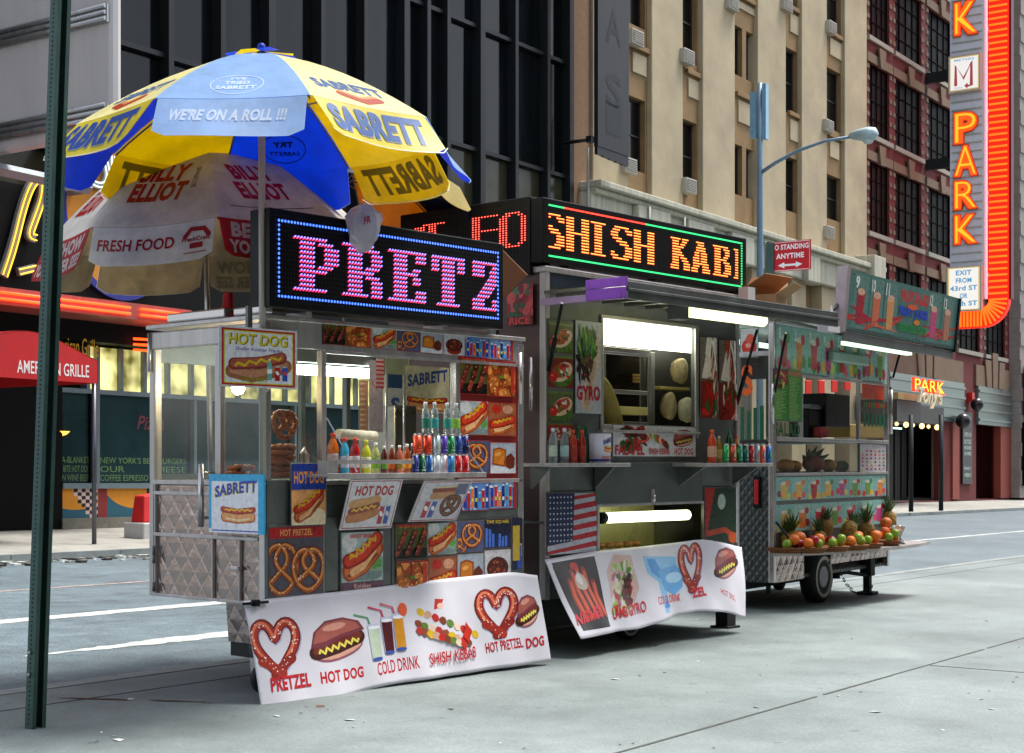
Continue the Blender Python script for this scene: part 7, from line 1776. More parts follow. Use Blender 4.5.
# interior machines
def inb(name, x0, x1, yt, yb, v0, v1, m, bev=.01): return px_box(c3, name, F3, x0, x1, yt, yb, v0, v1, m, bev)
inb('speaker_box', 826, 850, 393, 426, .2, .5, m_black); inb('coffee_machine', 809, 826, 410, 437, .25, .5, m_black); inb('coffee_machine_top', 811, 827, 404, 409, .25, .5, m_steel2); inb('red_carton', 820, 829, 427, 437, .15, .24, mat('carton_red', 'b01820', .5))
inb('bread_crate', 850, 884, 424, 437, .5, .8, mat('crate_tan', '8c7030', .7)); inb('inner_counter', 778, 884, 439, 441, .1, D3-.1, m_steel2)
for i in range(4): inb('hanging_film', 806+13*i, 812+13*i, 380, 396-2*i, D3-.3, D3-.28, mat('film_red', 'd82818', .5))
g = MB(F3); p = f3(840, 350, .8); g.tube([(.4, .8, zR3-.12), (2.6, .8, zR3-.12)], .03, 8); g.build('inner_tube_light', emis('tube_cool', 'c8e8e0', 1.2), c3)
# produce behind the lower glass
for i, (x, y, rr, c, ds) in enumerate(((787, 467, .1, 'c87818', 'orange bowl of cut fruit at the left of the lower glass case'), (796, 468, .09, 'd88828', 'second bowl of cut fruit in the lower glass case'), (815, 466, .13, '8c2020', 'heap of red fruit in the middle of the lower glass case'), (830, 466, .1, 'c08828', 'yellow fruit heap right of the red one in the glass case'), (843, 466, .09, '305c40', 'dark green melon at the right in the glass case'))):
    u_, z_ = f3(x, y, .18); g = MB(F3); g.ball((u_, .2, zG0+rr*.75), rr, 14, 9, .75); tag(g.build('cut_fruit', mat('fruit_'+c, c, .5, var=.4, scale=20, bump=.5), fr=F3, base=(u_, .2, zG0)), ds, 'fruit')
u_, z_ = f3(815, 452, .3); g = MB(F3)
for k in range(5): a = .5+.55*k; g.tube([(u_, .32, zG0+.02), (u_+.25*math.cos(a), .32, zG0+.1+.12*math.sin(a)), (u_+.45*math.cos(a*.9), .3, zG0+.12+.18*math.sin(a))], [.03, .035, .005], 6)
tag(g.build('leaf_bunch', mat('leaf_green', '3c6c20', .5, var=.3), fr=F3, base=(u_, .3, zG0)), 'bunch of long green leaves lying behind the cut fruit', 'leaves')
# canopy and tilted sign board
CV3 = -.8; cs0 = f3(842, 300, CV3)[0]; cs1 = f3(951, 320, CV3)[0]; cz = f3(842, 331, CV3)[1]; ct = f3(842, 271, CV3)[1]
print('c3 canopy', cs0, cs1, cz, ct, zR3)
g = MB(F3); g.hexa([(cs0, CV3, cz-.05), (cs1, CV3, cz-.05), (cs1, -.02, zR3+.04), (cs0, -.02, zR3+.04), (cs0, CV3, cz-.02), (cs1, CV3, cz-.02), (cs1, -.02, zR3+.07), (cs0, -.02, zR3+.07)]); g.build('canopy_sheet', mat('canopy_green', '4c544c', .3, .7, var=.3), c3)
g = MB(F3); g.box(cs0, cs1, CV3-.02, CV3, cz-.1, cz); g.build('canopy_front_edge', m_steel2, c3, bevel=.004)
g = MB(F3); p = f3(868, 338, CV3+.2); g.box(cs0+.5, cs1-.9, CV3+.15, CV3+.22, cz-.1, cz-.06); g.build('tube_light', emis('tube_cool2', 'c8ecd0', .9), c3)
sgn = thing('menu_sign_board', 'long teal fruit salad and juice sign board tilted on the fruit cart canopy', 'sign', F3, (cs0, CV3, cz))
def sp_(x, z, o=0.0): return (cs0+x, CV3-.03-.06*z/(ct-cz)-o, cz+.01+z)
Hs = ct-cz; Ws = cs1-cs0
g = MB(F3); g.hexa([sp_(0, 0), sp_(Ws, 0), sp_(Ws, 0, -.05), sp_(0, 0, -.05), sp_(0, Hs), sp_(Ws, Hs), sp_(Ws, Hs, -.05), sp_(0, Hs, -.05)]); g.build('board', m_black, sgn)
A = Art(Ws, Hs); A.rect(0, 0, 1, 1, '48706a'); A.rect(0, .0, 1, .05, '3c5450')
q = random.Random(3)
for i, (x, n_) in enumerate(((.1, '9'), (.23, '10'), (.35, '11'), (.76, '12'), (.9, '13'))):
    A.rect(x-.055, .06, x+.06, .96, '587c76')
    for k in range(4): A.ell(x-.045+.03*k, q.uniform(.15, .35), .018, .13, q.choice(['b02028', 'c83830', 'd86040', 'a81c30']), q.random()*3, 9, .3)
    A.poly([(x-.025, .14), (x+.025, .14), (x+.032, .68), (x-.032, .68)], ['a01c30', 'c86848', 'd09058', 'c04878', 'b07860'][i]); A.ell(x, .68, .03, .06, 'd8a890'); A.text(n_, x-.05, .72, x-.02, .93, 'e4e8e0', .03)
A.text('FRUIT SALAD', .44, .68, .70, .9, 'c81c2c', .05); A.text('FRUIT JUICE', .43, .40, .70, .6, '1c40c0', .07); A.text('VEGETABLE JUICE', .43, .12, .70, .30, '188a38', .05); A.ell(.55, .62, .05, .05, 'd85828'); A.ell(.6, .36, .03, .05, 'c88020')
A.build('printed_face', lambda q, o: tuple(F3.map(sp_(q[0], q[1], .002+o))), m_print, sgn)
g = MB(F3); g.hexa([sp_(-.09, -.02, .01), sp_(-.003, -.02, .01), sp_(-.003, -.02, -.1), sp_(-.09, -.02, -.1), sp_(-.09, Hs+.03, .01), sp_(-.003, Hs+.03, .01), sp_(-.003, Hs+.03, -.1), sp_(-.09, Hs+.03, -.1)]); g.build('end_cap', mat('cap_pink', 'b0a0a4', .4, .5), sgn)
g = MB(F3); g.hexa([sp_(Ws+.003, -.03, .02), sp_(Ws+.06, -.03, .02), sp_(Ws+.06, -.03, -.12), sp_(Ws+.003, -.03, -.12), sp_(Ws+.003, Hs, .02), sp_(Ws+.06, Hs, .02), sp_(Ws+.06, Hs, -.12), sp_(Ws+.003, Hs, -.12)]); g.build('side_cap', m_black, sgn)
g = MB(F3); p = f3(820, 322, CV3+.1); q_ = f3(846, 297, CV3-.03); g.tube([(p[0], CV3+.1, p[1]), (q_[0], CV3-.03, q_[1])], .02, 6); g.build('brace', m_steel2, sgn)
for xa, ya, xb, yb in ((775, 392, 786, 333), (893, 378, 902, 345)):
    a = f3(xa, ya, -.04 if xa < 800 else -.3); b = f3(xb, yb, -.4); g = MB(F3); g.tube([(a[0], -.04 if xa < 800 else -.3, a[1]), (b[0], -.4, b[1])], .014, 8); g.build('gas_strut', m_black, c3)
g = MB(F3); p = f3(893, 378, -.05); g.tube([(U3+.03, -.03, f3(889, 390)[1]), (U3+.03, -.03, f3(889, 434)[1])], .02, 8); g.build('handle', m_bright, c3)
g = MB(F3); p = f3(775, 384, -.05); g.tube([(p[0]-.06, -.05, p[1]), (p[0]-.06, -.05, f3(775, 424, -.05)[1])], .02, 8); g.build('handle', m_bright, c3)
# curved fruit shelf
zF = f3(776, 553, -.02)[1]
P = [f3(775, 554, -.0)]; cur = []
for x, v_ in ((774, -.01), (800, -.28), (830, -.5), (860, -.62), (890, -.66), (918, -.62)):
    cur.append((f3(x, 552, v_)[0], v_))
print('shelf', cur, zF)
cur = [(0.0, -.02), (.35, -.26), (.85, -.46), (1.5, -.58), (2.1, -.62), (2.75, -.6), (3.3, -.52)]
g = MB(F3); top = [g.p((u_, v_, zF)) for u_, v_ in cur]+[g.p((3.3, .0, zF)), g.p((0, .0, zF))]; bot = [g.p((u_, v_, zF-.035)) for u_, v_ in cur]+[g.p((3.3, .0, zF-.035)), g.p((0, .0, zF-.035))]
n_ = len(top); g.face(top); g.face(bot[::-1])
for i in range(n_): g.face((top[i], bot[i], bot[(i+1) % n_], top[(i+1) % n_]))
g.build('fruit_shelf', m_steel, c3)
us = [f3(803, 575)[0], f3(829, 575)[0]]
g = MB(F3); g.box(.02, us[0], -.012, .03, zB3, zF-.037); g.build('lower_skirt', m_quilt, c3)
g = MB(F3); g.box(us[1], U3-.1, -.02, .03, zB3+.12, zF-.037); g.build('lower_skirt', m_quilt, c3)
g = MB(F3); g.box(.1, U3-.2, .4, D3-.1, zB3-.1, zB3-.005); g.build('underframe_or_shade_box', m_dark, c3)
uwh = f3(818, 590, .08)[0]
wheel(c3, F3, uwh, .1, .29, .18, True, gz(F3, uwh, .1)); wheel(c3, F3, uwh, D3-.2, .29, .18, False, gz(F3, uwh, 1.8))
wheel(c3, F3, uwh+.75, .9, .13, .08, False, gz(F3, uwh+1, .9)+.06, 'spare_caster')
uj = f3(873, 600, -.0)[0]; gj = gz(F3, uj, 0)
g = MB(F3); g.box(uj-.07, uj+.07, .0, .14, .2, zB3+.12); g.box(uj-.045, uj+.045, .03, .11, gj+.04, .2); g.box(uj-.09, uj+.1, -.03, .17, gj, gj+.04); g.build('jack_stand', m_dark, c3, bevel=.006)
g = MB(F3); g.tube([(uj+.07, .05, .42), (uj+.16, .05, .42), (uj+.16, .02, .34), (uj+.24, .02, .33)], .014, 6); g.lathe((uj+.1, .05, .5), [(.05, -.03), (.05, .03)], 10, ax=0); g.build('jack_crank', m_dark, c3)
g = MB(F3); g.tube([(uwh+.7, .1, zB3), (uj-.1, .06, zB3-.08), (uj, .06, zB3-.08)], .025, 6); g.tube([(uwh+.8, .2, .2), (uwh+.8, .2, zB3)], .05, 8); g.build('tow_bar', m_dark, c3)
a = Vector((f3(841, 567)[0], .05, f3(841, 567)[1])); b = Vector((uj-.05, .0, gj+.1))
for i in range(11):
    t = i/10; c = a.lerp(b, t); c.z -= .16*math.sin(math.pi*t)*1.1; g = MB(F3); d = (b-a).normalized(); d.z -= .5*math.cos(math.pi*t); d.normalize(); s_ = Vector((0, 1, 0)) if i % 2 else d.cross(Vector((0, 1, 0)))
    g.tube([c+d*.035*math.cos(k*math.pi/4)+s_*.018*math.sin(k*math.pi/4) for k in range(8)], .006, 5, True); g.build('chain_link', m_dark, c3)
# baskets and fruit
m_wick = mat('wicker', '8c5a34', .8, var=.4, scale=60, bump=.8, bscale=90)
def vsurf(u_): 
    for (a0, b0), (a1, b1) in zip(cur, cur[1:]):
        if u_ <= a1: return b0+(b1-b0)*(u_-a0)/(a1-a0)
    return -.52
bks = [(788, 'leftmost'), (809, 'second'), (833, 'third'), (851, 'fourth'), (868, 'fifth'), (878, 'sixth'), (889, 'rightmost')]
FC = {'apple': ('7c9c28', 'green apple'), 'orange': ('d86c10', 'orange'), 'red': ('980c18', 'red apple')}
lay = ['aorao', 'oraoa', 'aaa', 'oaao', 'aoo', 'ooo', 'aao']
cnt = 0
for bi, (x, od) in enumerate(bks):
    v_ = [-.12, -.3, -.42, -.47, -.5, -.25, -.46][bi]; u_ = f3(x, 549, v_)[0]; rx = [.24, .2, .18, .2, .17, .16, .14][bi]
    g = MB(F3)
    prof = [(rx*.7, .0), (rx*.95, .055), (rx, .06), (rx*.93, .062), (rx*.66, .012)]
    g.lathe((u_, v_, zF+.001), prof, 22)
    for k in range(3): g.tube([(u_+(rx*(.78+.08*k))*math.cos(t), v_+(rx*(.78+.08*k))*math.sin(t), zF+.012+.018*k) for t in [2*math.pi*j/22 for j in range(22)]], .008, 4, True)
    tag(g.build('basket', m_wick, fr=F3, base=(u_, v_, zF)), 'wicker fruit basket, %s from the left on the curved fruit shelf' % od if od not in ('leftmost', 'rightmost') else od+' wicker fruit basket on the curved fruit shelf', 'basket', 'baskets on the fruit shelf')
    n = len(lay[bi])
    for k, ch in enumerate(lay[bi]):
        kd = {'a': 'apple', 'o': 'orange', 'r': 'red'}[ch]; col, nm = FC[kd]; r_ = .052 if kd != 'orange' else .06
        aa = math.pi*(1.15+.75*k/max(1, n-1)); fu, fv = u_+rx*.68*math.cos(aa), v_+rx*.5*math.sin(aa); fz = zF+.07+r_*.6+(.04 if k % 2 else 0)
        g = MB(F3); g.lathe((fu, fv, fz), [(.001, r_*.82), (r_*.3, r_*.92), (r_*.75, r_*.68), (r_, 0), (r_*.8, -r_*.65), (r_*.3, -r_*.95), (.001, -r_*.9)][::-1], 14)
        tag(g.build('fruit', mat('skin_'+kd, col, .3 if kd != 'orange' else .45, var=.25, scale=12, bump=.0 if kd != 'orange' else .3, bscale=300), fr=F3, base=(fu, fv, fz)), '%s in the %s basket from the left, fruit shelf,%s' % (nm, od if od not in ('leftmost', 'rightmost') else ('first' if bi == 0 else 'last'), ['', ' near its middle', ' near its middle', ' right', ' right rim'][k] if k else ' at left'), kd if kd != 'red' else 'apple', 'fruit heaped in the baskets')
# upper layer fruit
for x, y, kd, r_, v_, ds in ((799, 545, 'orange', .075, -.2, 'big orange heaped highest over the leftmost basket'), (816, 549, 'orange', .062, -.22, 'orange behind the second basket rim'), (831, 548, 'red', .06, -.3, 'dark red apple heaped between the second and third baskets'), (843, 553, 'orange', .06, -.42, 'orange resting over the third basket'), (894, 532, 'orange', .075, -.3, 'large orange on top of the white holder at the right'), (886, 523, 'orange', .07, -.3, 'orange topping the small pyramid at the right end'), (880, 538, 'orange', .065, -.2, 'orange at the left of the right hand pyramid'), (885, 540, 'orange', .065, -.3, 'orange low in the right hand pyramid')):
    u_, z_ = f3(x, y-(7 if x < 860 else 0), v_); g = MB(F3); g.ball((u_, v_, z_), r_, 16, 11, .95)
    tag(g.build('fruit', mat('skin_'+kd, FC[kd][0]), fr=F3, base=(u_, v_, z_)), ds, 'orange' if kd == 'orange' else 'apple', 'fruit heaped in the baskets')
g = MB(F3); u_, z_ = f3(898, 540, -.42); g.lathe((u_, -.42, zF), [(.09, 0), (.06, .03), (.03, .08), (.06, .14), (.085, .2), (.06, .22)], 14); tag(g.build('juice_cup', mat('clear_plastic', 'c8d8d8'), fr=F3, base=(u_, -.42, zF)), 'clear plastic cup stand under the large orange at the right', 'cup')
m_pine = mat('pineapple_skin', '8a6a1c', .7, var=.5, scale=22, bump=1.0, bscale=35); m_pl = mat('pineapple_leaf', '3c5c24', .6, var=.4, scale=9)
def pineapple(x, y, v_, ds, tilt=0.0, s=1.0):
    s *= .72; u_, z_ = f3(x, y, v_); t_ = thing('pineapple', ds, 'pineapple', F3, (u_, v_, zF), 'pineapples on the fruit shelf'); q = random.Random(int(x))
    M_ = Matrix.Rotation(tilt, 3, 'Y'); o0 = Vector((u_, v_, zF+(.0 if not tilt else .13)))
    g = MB(F3); prof = [(.03, 0), (.085, .03), (.115, .1), (.118, .17), (.1, .24), (.05, .28)]; rg = []
    n = 18
    for r_, z_ in prof: rg.append([g.p(o0+M_@Vector((r_*s*math.cos(2*math.pi*k/n), r_*s*math.sin(2*math.pi*k/n), z_*s))) for k in range(n)])
    g.smooth = True
    for A_, B_ in zip(rg, rg[1:]):
        for k in range(n): g.face((A_[k], A_[(k+1) % n], B_[(k+1) % n], B_[k]))
    g.smooth = False; g.face(rg[0][::-1]); g.face(rg[-1])
    for i in range(70):   # eyes of the skin
        zz = q.uniform(.04, .25)*s; rr = (.112*math.sin(math.pi*min(1, (zz/s+.04)/.34))**.5)*s; a_ = q.uniform(0, 6.28); c_ = o0+M_@Vector((rr*math.cos(a_), rr*math.sin(a_), zz)); g.ball(c_, .016*s, 5, 3)
    g.build('fruit_body', m_pine, t_)
    g = MB(F3)
    for i in range(34):
        a_ = i*2.4; sp = .15+.75*(i/34); L_ = (.24-.1*(i/34))*s*q.uniform(.8, 1.15)*1.15; d = Vector((math.cos(a_)*sp, math.sin(a_)*sp, 1)).normalized(); b_ = Vector((0, 0, .27*s))+Vector((math.cos(a_), math.sin(a_), 0))*.02; sd = Vector((-math.sin(a_), math.cos(a_), 0))*.014*s
        tip = b_+d*L_+Vector((math.cos(a_), math.sin(a_), -.3))*L_*.25*sp; md = b_+d*L_*.55
        P_ = [o0+M_@k for k in (b_-sd, md-sd*.9, tip, md+sd*.9, b_+sd)]; g.poly(P_)
    g.build('leaf_crown', m_pl, t_)
pineapple(792, 550, -.07, 'upright pineapple at the left end of the fruit shelf', 0, 1.15); pineapple(786, 551, -.03, 'pineapple half hidden behind the leftmost upright one'); pineapple(819, 550, -.1, 'upright pineapple in the middle left of the fruit shelf', 0, 1.0)
pineapple(846, 552, -.18, 'pineapple lying on its side at the middle of the shelf', .95, 1.05); pineapple(866, 550, -.06, 'upright dark pineapple at the right of the lying one', 0, 1.25); pineapple(888, 549, -.05, 'pineapple at the far right end of the shelf', .1, 1.15); pineapple(826, 551, -.05, 'small pineapple behind the middle left one', .1, .9)
for x, yt, xb, yb in ((775, 522, 802, 556), (884, 520, 903, 542)):
    a = f3(x, yt, -.02); b = f3(xb, yb-2, -.42 if x < 800 else -.45); vb_ = -.3 if x < 800 else -.45; b = f3(xb, yb, vb_)
    g = MB(F3); g.tube([(a[0], -.03, a[1]), (b[0], vb_, max(b[1], zF))], .014, 7); g.build('shelf_strut', m_black, c3)
# boxes on the roofs
def carton(x, y, w_, d_, h_, ds, v_, rz=0, col='8c5c38', fr=F3, flaps=True):
    u_, z_ = fr.f(x, y, v_); t_ = thing('cardboard_box', ds, 'box', fr, (u_, v_, z_)); t_.rotation_euler[2] += 0
    m = mat('card_'+col, col, .85, var=.15, scale=4); g = MB(fr); c_, s_ = math.cos(rz), math.sin(rz)
    def q(x, y, z): return (u_+x*c_-y*s_, v_+x*s_+y*c_, z_+z)
    g.hexa([q(0, 0, 0), q(w_, 0, 0), q(w_, d_, 0), q(0, d_, 0), q(0, 0, h_), q(w_, 0, h_), q(w_, d_, h_), q(0, d_, h_)]); g.build('box_body', m, t_)
    if flaps:
        g = MB(fr); g.hexa([q(0, -.003, h_), q(w_, -.003, h_), q(w_, .005, h_), q(0, .005, h_), q(.05, -.16, h_+.1), q(w_-.02, -.16, h_+.1), q(w_-.02, -.152, h_+.105), q(.05, -.152, h_+.105)]); g.hexa([q(w_+.002, 0, h_), q(w_+.002, d_, h_), q(w_+.01, d_, h_), q(w_+.01, 0, h_), q(w_+.12, .02, h_+.16), q(w_+.12, d_-.02, h_+.16), q(w_+.13, d_-.02, h_+.155), q(w_+.13, .02, h_+.155)]); g.build('flap', m, t_)
carton(748, 309, .55, .4, .22, 'open brown cardboard box on the roof right of the orange lettered sign', -.1, fr=F2); carton(776, 312, .42, .3, .17, 'pale tan cardboard box leaning beside the open brown box', -.3, .3, 'a8845c', fr=F2)
carton(738, 309, .4, .2, .06, 'flat orange red box at the foot of the roof boxes', -.5, 0, 'c05838', F2, False); carton(770, 314, .16, .12, .1, 'small white carton among the roof boxes', -.6, .1, 'b8b8b8', F2, False); carton(748, 300, .12, .1, .12, 'small white box behind the orange red box', -.35, 0, 'b0b4b4', F2, False)
g = MB(F3); p = f3(833, 322, CV3-.05); g.poly([(p[0]-.13, CV3-.05, p[1]-.03), (p[0]+.13, CV3-.05, p[1]-.03), (p[0]+.0, CV3-.03, p[1]+.18)]); g.box(p[0]-.15, p[0]+.15, CV3-.06, CV3+.05, p[1]-.1, p[1]-.033); tag(g.build('paper_cone', mat('white_paper', 'b8b4b8'), fr=F3, base=(p[0], CV3, p[1])), 'white folded paper cone at the left end of the fruit canopy', 'paper')
# ================================================================= umbrellas
def cloth(name, c, c2=None, trans=.25):
    if name in MATS: return MATS[name]
    m = bpy.data.materials.new(name); m.use_nodes = True; t = m.node_tree; b = t.nodes['Principled BSDF']; L = t.links; o = t.nodes['Material Output']
    at = N(t, 'ShaderNodeAttribute', attribute_name='Col'); nz = N(t, 'ShaderNodeTexNoise', Scale=5.0, Detail=7.0, Roughness=.7); tc = N(t, 'ShaderNodeTexCoord'); L.new(tc.outputs['Object'], nz.inputs['Vector'])
    mr = N(t, 'ShaderNodeMapRange'); mr.inputs['From Min'].default_value = .3; mr.inputs['From Max'].default_value = .6; mr.inputs['To Min'].default_value = c; mr.inputs['To Max'].default_value = 1.0; L.new(nz.outputs['Fac'], mr.inputs['Value'])
    mx = N(t, 'ShaderNodeMix', data_type='RGBA', blend_type='MULTIPLY'); mx.inputs[0].default_value = 1; L.new(at.outputs['Color'], mx.inputs[6]); L.new(mr.outputs[0], mx.inputs[7]); L.new(mx.outputs[2], b.inputs['Base Color']); b.inputs['Roughness'].default_value = .4
    tl = N(t, 'ShaderNodeBsdfTranslucent'); L.new(mx.outputs[2], tl.inputs['Color']); ms = N(t, 'ShaderNodeMixShader'); ms.inputs[0].default_value = trans; L.new(b.outputs[0], ms.inputs[1]); L.new(tl.outputs[0], ms.inputs[2]); L.new(ms.outputs[0], o.inputs['Surface'])
    MATS[name] = m; return m
m_cl = cloth('umbrella_vinyl', .78, trans=.5); m_cld = cloth('dirty_vinyl', .68, trans=.55)
def umbrella(label, C, za, zr, Rr, rot, tilt, cols, vh, cm, arts=None, pole_to=0.0, pole_m=None, pr=.022, flare=.5, group=None, sag=.05, top='2040c0'):
    """cols: list of 8 (outside, inside, valance outside, valance inside)"""
    t_ = thing('umbrella', label, 'umbrella', None, C, group); C = Vector(C); TM = Matrix.Rotation(tilt[0], 3, 'X') @ Matrix.Rotation(tilt[1], 3, 'Y')
    cen = C+Vector((0, 0, zr-C.z))
    def P(a, b, i, off=0.0):   # a across the gore 0..1, b from the top 0..1
        r = Rr*b; A0 = rot+i*math.pi/4-math.pi/8; A1 = A0+math.pi/4
        p0 = Vector((math.cos(A0)*r, math.sin(A0)*r, 0)); p1 = Vector((math.cos(A1)*r, math.sin(A1)*r, 0)); p = p0.lerp(p1, a)
        bul = math.sin(math.pi*a); p *= 1+.02*bul*b
        z = (za-zr)*(1-b**1.55)-sag*bul*b*b*.6
        n = Vector((p.x, p.y, r*.9+.01)).normalized()
        return cen+TM@(Vector((p.x, p.y, z))+n*off)
    def Vv(a, b, i, off=0.0):  # valance, b from the rim 0 down to 1
        e = P(a, 1.0, i); Am = rot+i*math.pi/4; out = TM@Vector((math.cos(Am), math.sin(Am), 0))
        h = vh*(1 if .04 < a < .96 else .86)
        return e+Vector((0, 0, -h*b))+out*(flare*h*b*(1+.25*math.sin(5*a+i*2)))+out*off
    for i in range(8):
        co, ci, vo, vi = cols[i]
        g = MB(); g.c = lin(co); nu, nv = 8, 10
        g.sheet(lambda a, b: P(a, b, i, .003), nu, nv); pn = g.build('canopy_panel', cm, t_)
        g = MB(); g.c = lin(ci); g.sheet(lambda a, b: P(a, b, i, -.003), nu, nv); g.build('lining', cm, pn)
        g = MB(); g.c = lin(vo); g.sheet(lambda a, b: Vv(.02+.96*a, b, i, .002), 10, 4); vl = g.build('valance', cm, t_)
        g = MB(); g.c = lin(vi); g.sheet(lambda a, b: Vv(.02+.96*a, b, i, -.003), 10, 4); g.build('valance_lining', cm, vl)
        if arts and arts.get(i):
            for where, draw, side in arts[i]:
                ch = 2*Rr*math.sin(math.pi/8)
                if where == 'gore':
                    A = Art(ch, Rr); draw(A)
                    def mp(q, o, i=i): 
                        b = 1-q[1]/Rr; b = max(b, .02); a = .5+(q[0]/ch-.5)/b; return P(min(max(a, 0), 1), b, i, side*(.0045+o))
                    A.build('printed_art', mp, cm, pn, sub=.09, step=.001)
                else:
                    A = Art(ch, vh); draw(A)
                    A.build('printed_art', lambda q, o, i=i: Vv(q[0]/ch, 1-q[1]/vh, i, side*(.0045+o)), cm, vl, sub=.06, step=.0012)
        Ar = rot+i*math.pi/4-math.pi/8
        g = MB(); g.tube([P(0, b, i, -.02) for b in (.03, .3, .6, .9, 1.0)], .006, 5); g.build('rib', mat('rib_metal', '6c6c6c', .4, .8), t_)
        g = MB(); g.tube([cen+TM@Vector((0, 0, (za-zr)*.25)), P(0, .52, i, -.02)], .005, 5); g.build('strut', mat('rib_metal', '6c6c6c'), t_)
    g = MB(); g.tube([Vector((C.x, C.y, pole_to)), cen+TM@Vector((0, 0, za-zr+.02))], pr, 10); g.build('pole', pole_m, t_)
    g = MB(); g.c = lin(top); 
    for k in range(8):
        a0 = rot+k*math.pi/4; c0 = cen+TM@Vector((0, 0, za-zr+.03)); rr_ = .2; o1 = TM@Vector((math.cos(a0)*rr_, math.sin(a0)*rr_, -.035-.02*(k % 2))); o2 = TM@Vector((math.cos(a0+.75)*rr_, math.sin(a0+.75)*rr_, -.035)); g.c = lin(top if k % 2 == 0 else 'd8c018'); g.poly([c0, c0+o1, c0+(o1+o2)*.62+Vector((0, 0, .012)), c0+o2])
    g.c = lin(top); g.lathe(cen+TM@Vector((0, 0, za-zr+.02)), [(.03, 0), (.025, .05), (.012, .06)], 8); g.build('top_vent', cm, t_)
    return t_
def w_at(px, Z, py=None): return ((px-CX)/F*Z, Z)
def zat(py, Z): return EZ+(HY-py)/F*Z
# first: yellow and blue
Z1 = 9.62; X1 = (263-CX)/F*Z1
YO, YI, BO, BI = 'e4d838', 'dcb800', '9cc4e8', '1048e0'  # outside tones are lightened to carry the sky glare on the vinyl
def sab_g(A): # printed name and frank picture on a yellow gore
    A.text('SABRETT', .2, .17, .8, .28, '3c6cb0', .04, .15, fn=lambda x, y: (x, y-.08*abs(x-.5)))
    A.stroke([(.34, .11), (.5, .06), (.68, .11)], .06, 'b84828'); A.stroke([(.36, .14), (.5, .10), (.66, .14)], .035, 'd8a070')
def sab_v(c, sh='a8b4c8', mir=False):
    def f(A):
        A.text('SABRETT', .077, .17, .897, .89, sh, .05, .1, mirror=mir) if sh else None
        A.text('SABRETT', .07, .2, .89, .9, c, .05, .1, mirror=mir)
        A.rect(0, 0, 1, .025, 'e8e8e0' if not mir else 'a89010')
    return f
def blue_g(A):
    P_ = [(.5+.17*math.cos(t), .155+.11*math.sin(t)) for t in [2*math.pi*k/30 for k in range(30)]]; A.stroke(P_, .008, 'dce8f4', True)
    A.text("I'VE", .45, .205, .55, .235, 'dce8f4', .04); A.text('TRIED', .42, .15, .58, .19, 'dce8f4', .04); A.text('SABRETT', .37, .095, .63, .135, 'dce8f4', .04)
def blue_v(A): A.text("WE'RE ON A ROLL !!!", .12, .4, .86, .72, 'd8e4f0', .04, .2)
def blue_in(A):
    P_ = [(.5+.17*math.cos(t), .16+.1*math.sin(t)) for t in [2*math.pi*k/30 for k in range(30)]]; A.stroke(P_, .008, '102048', True)
    A.text("TRY", .42, .17, .58, .21, '101c40', .05); A.text('SABRETT', .38, .11, .62, .14, '101c40', .03)
cols = []
for i in range(8): cols.append((BO, BI, 'a4c8e8', BI) if i % 2 == 0 else ('f8f4b8', YI, YO, YI))  # pale outer gores have the bright sky put into their colour
# gore 0 faces the camera: rot puts index 0 at -Y
arts = {0: [('gore', blue_g, 1), ('val', blue_v, 1)], 1: [('gore', sab_g, 1), ('val', sab_v('2c64b0'), 1)], 7: [('gore', sab_g, 1), ('val', sab_v('2c54b0'), 1)],
        4: [('gore', blue_in, -1)], 3: [('val', sab_v('8c8010', None, False), -1)], 5: [('val', sab_v('8c8010', None, False), -1)]}
umbrella('large umbrella with yellow and blue panels lettered in blue, above the hot dog cart', (X1, Z1, F1.world((0, 0, zC))[2]), zat(56, Z1), 3.44, 1.13, -math.pi/2+.0, (.0, -.02), cols, .25, m_cl, arts, F1.O.z+zC, mat('pole_ivory', 'a8a498', .45, .3, var=.2, streak=True), .022, .75, sag=.03)
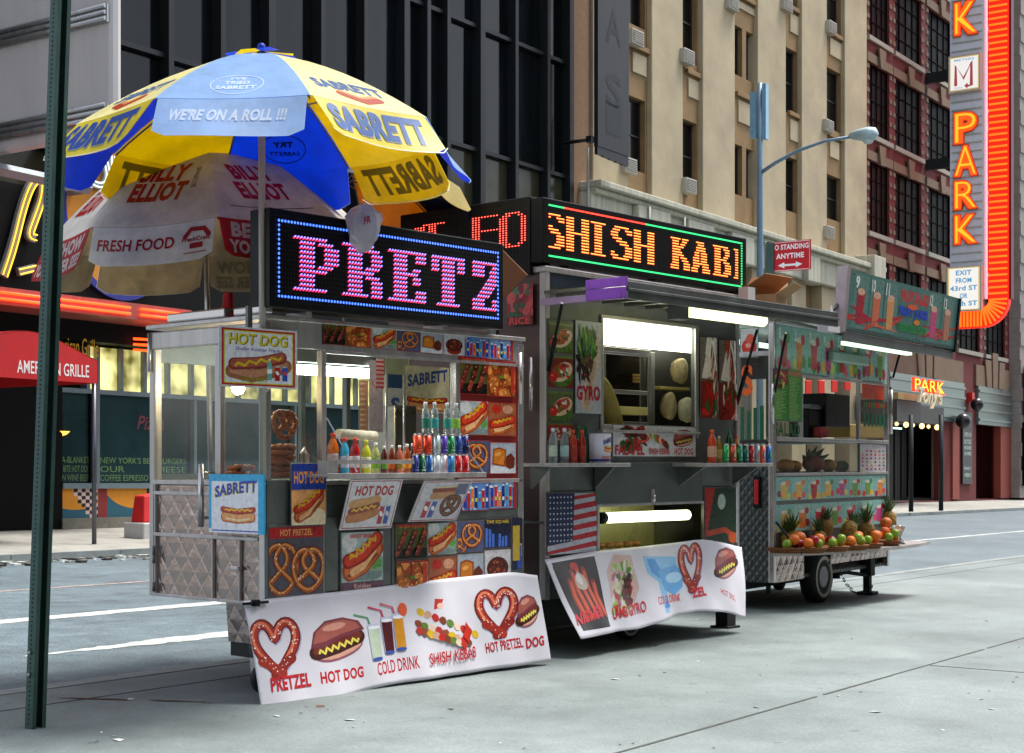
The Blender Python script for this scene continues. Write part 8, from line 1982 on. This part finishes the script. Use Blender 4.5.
# second: worn white show umbrella
Z2 = 11.0; X2 = (211-CX)/F*Z2
def be(A):
    A.text('BILLY', .26, .29, .66, .42, 'b8141c', .05, .25); A.text('ELLIOT', .22, .15, .68, .28, 'b8141c', .05, .25); A.text('THE MUSICAL', .70, .22, .74, .38, '30302c', .0)
def be2(A): A.text('BILLY', .3, .28, .64, .40, 'c8202c', .05, -.25); A.text('ELLIOT', .28, .14, .70, .26, 'c8202c', .05, -.25); A.rect(.15, .08, .85, .085, '504c40')
def ff(A): A.text('FRESH FOOD', .08, .38, .68, .68, 'a81424', .02); A.stroke([(.76, .62), (.8, .8), (.9, .78), (.94, .62)], .12, 'b02030'); A.text('FreshCraft', .74, .48, .95, .6, 'b02030', .03); A.rect(.8, .3, .9, .44, 'b02030'); A.rect(.76, .18, .93, .21, 'b06068')
def best(A): A.rect(0, 0, 1, 1, 'c0141c'); A.text('BEST SHOW', .08, .52, .94, .92, 'f0e8e4', .05, .1); A.text("YOU'LL EVER SEE!", .05, .1, .96, .46, 'f0e8e4', .05, .1)
def bestm(A): A.text('BEST SHOW', .1, .52, .9, .9, '8c7c50', .05); A.text("YOU'LL EVER SEE", .08, .1, .92, .46, '8c7c50', .05)
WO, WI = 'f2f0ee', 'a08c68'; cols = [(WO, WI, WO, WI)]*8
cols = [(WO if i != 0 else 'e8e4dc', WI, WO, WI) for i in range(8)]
arts = {0: [('gore', be, 1), ('val', ff, 1)], 1: [('gore', be2, 1), ('val', best, 1)], 7: [('gore', be, 1), ('val', best, 1)], 4: [('val', bestm, -1)], 6: [('gore', be, 1)], 3: [('val', bestm, -1)]}
umbrella('worn white umbrella with red show lettering and fresh food valance behind the yellow one', (X2, Z2, F1.O.z+zC), 3.77, 3.0, 1.13, -math.pi/2-.16, (.03, -.06), cols, .26, m_cld, arts, F1.O.z+zR+.01 if False else F1.O.z+zC, m_bright, .02, .35, top='9c9484')
# third: orange inside, behind
Z3 = 12.6; X3 = (345-CX)/F*Z3
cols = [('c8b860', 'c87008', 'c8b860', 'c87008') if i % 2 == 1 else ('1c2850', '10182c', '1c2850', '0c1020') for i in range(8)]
arts = {3: [('val', sab_v('4c3008', None, False), -1)]}
umbrella('orange and navy umbrella partly hidden behind the first two', (X3, Z3, ground_z((X3, Z3, 0))), 4.05, 3.58, .95, -math.pi/2+.30, (-.26, -.04), cols, .24, m_cl, arts, ground_z((X3, Z3, 0)), m_steel2, .02, .45, top='1c2850')
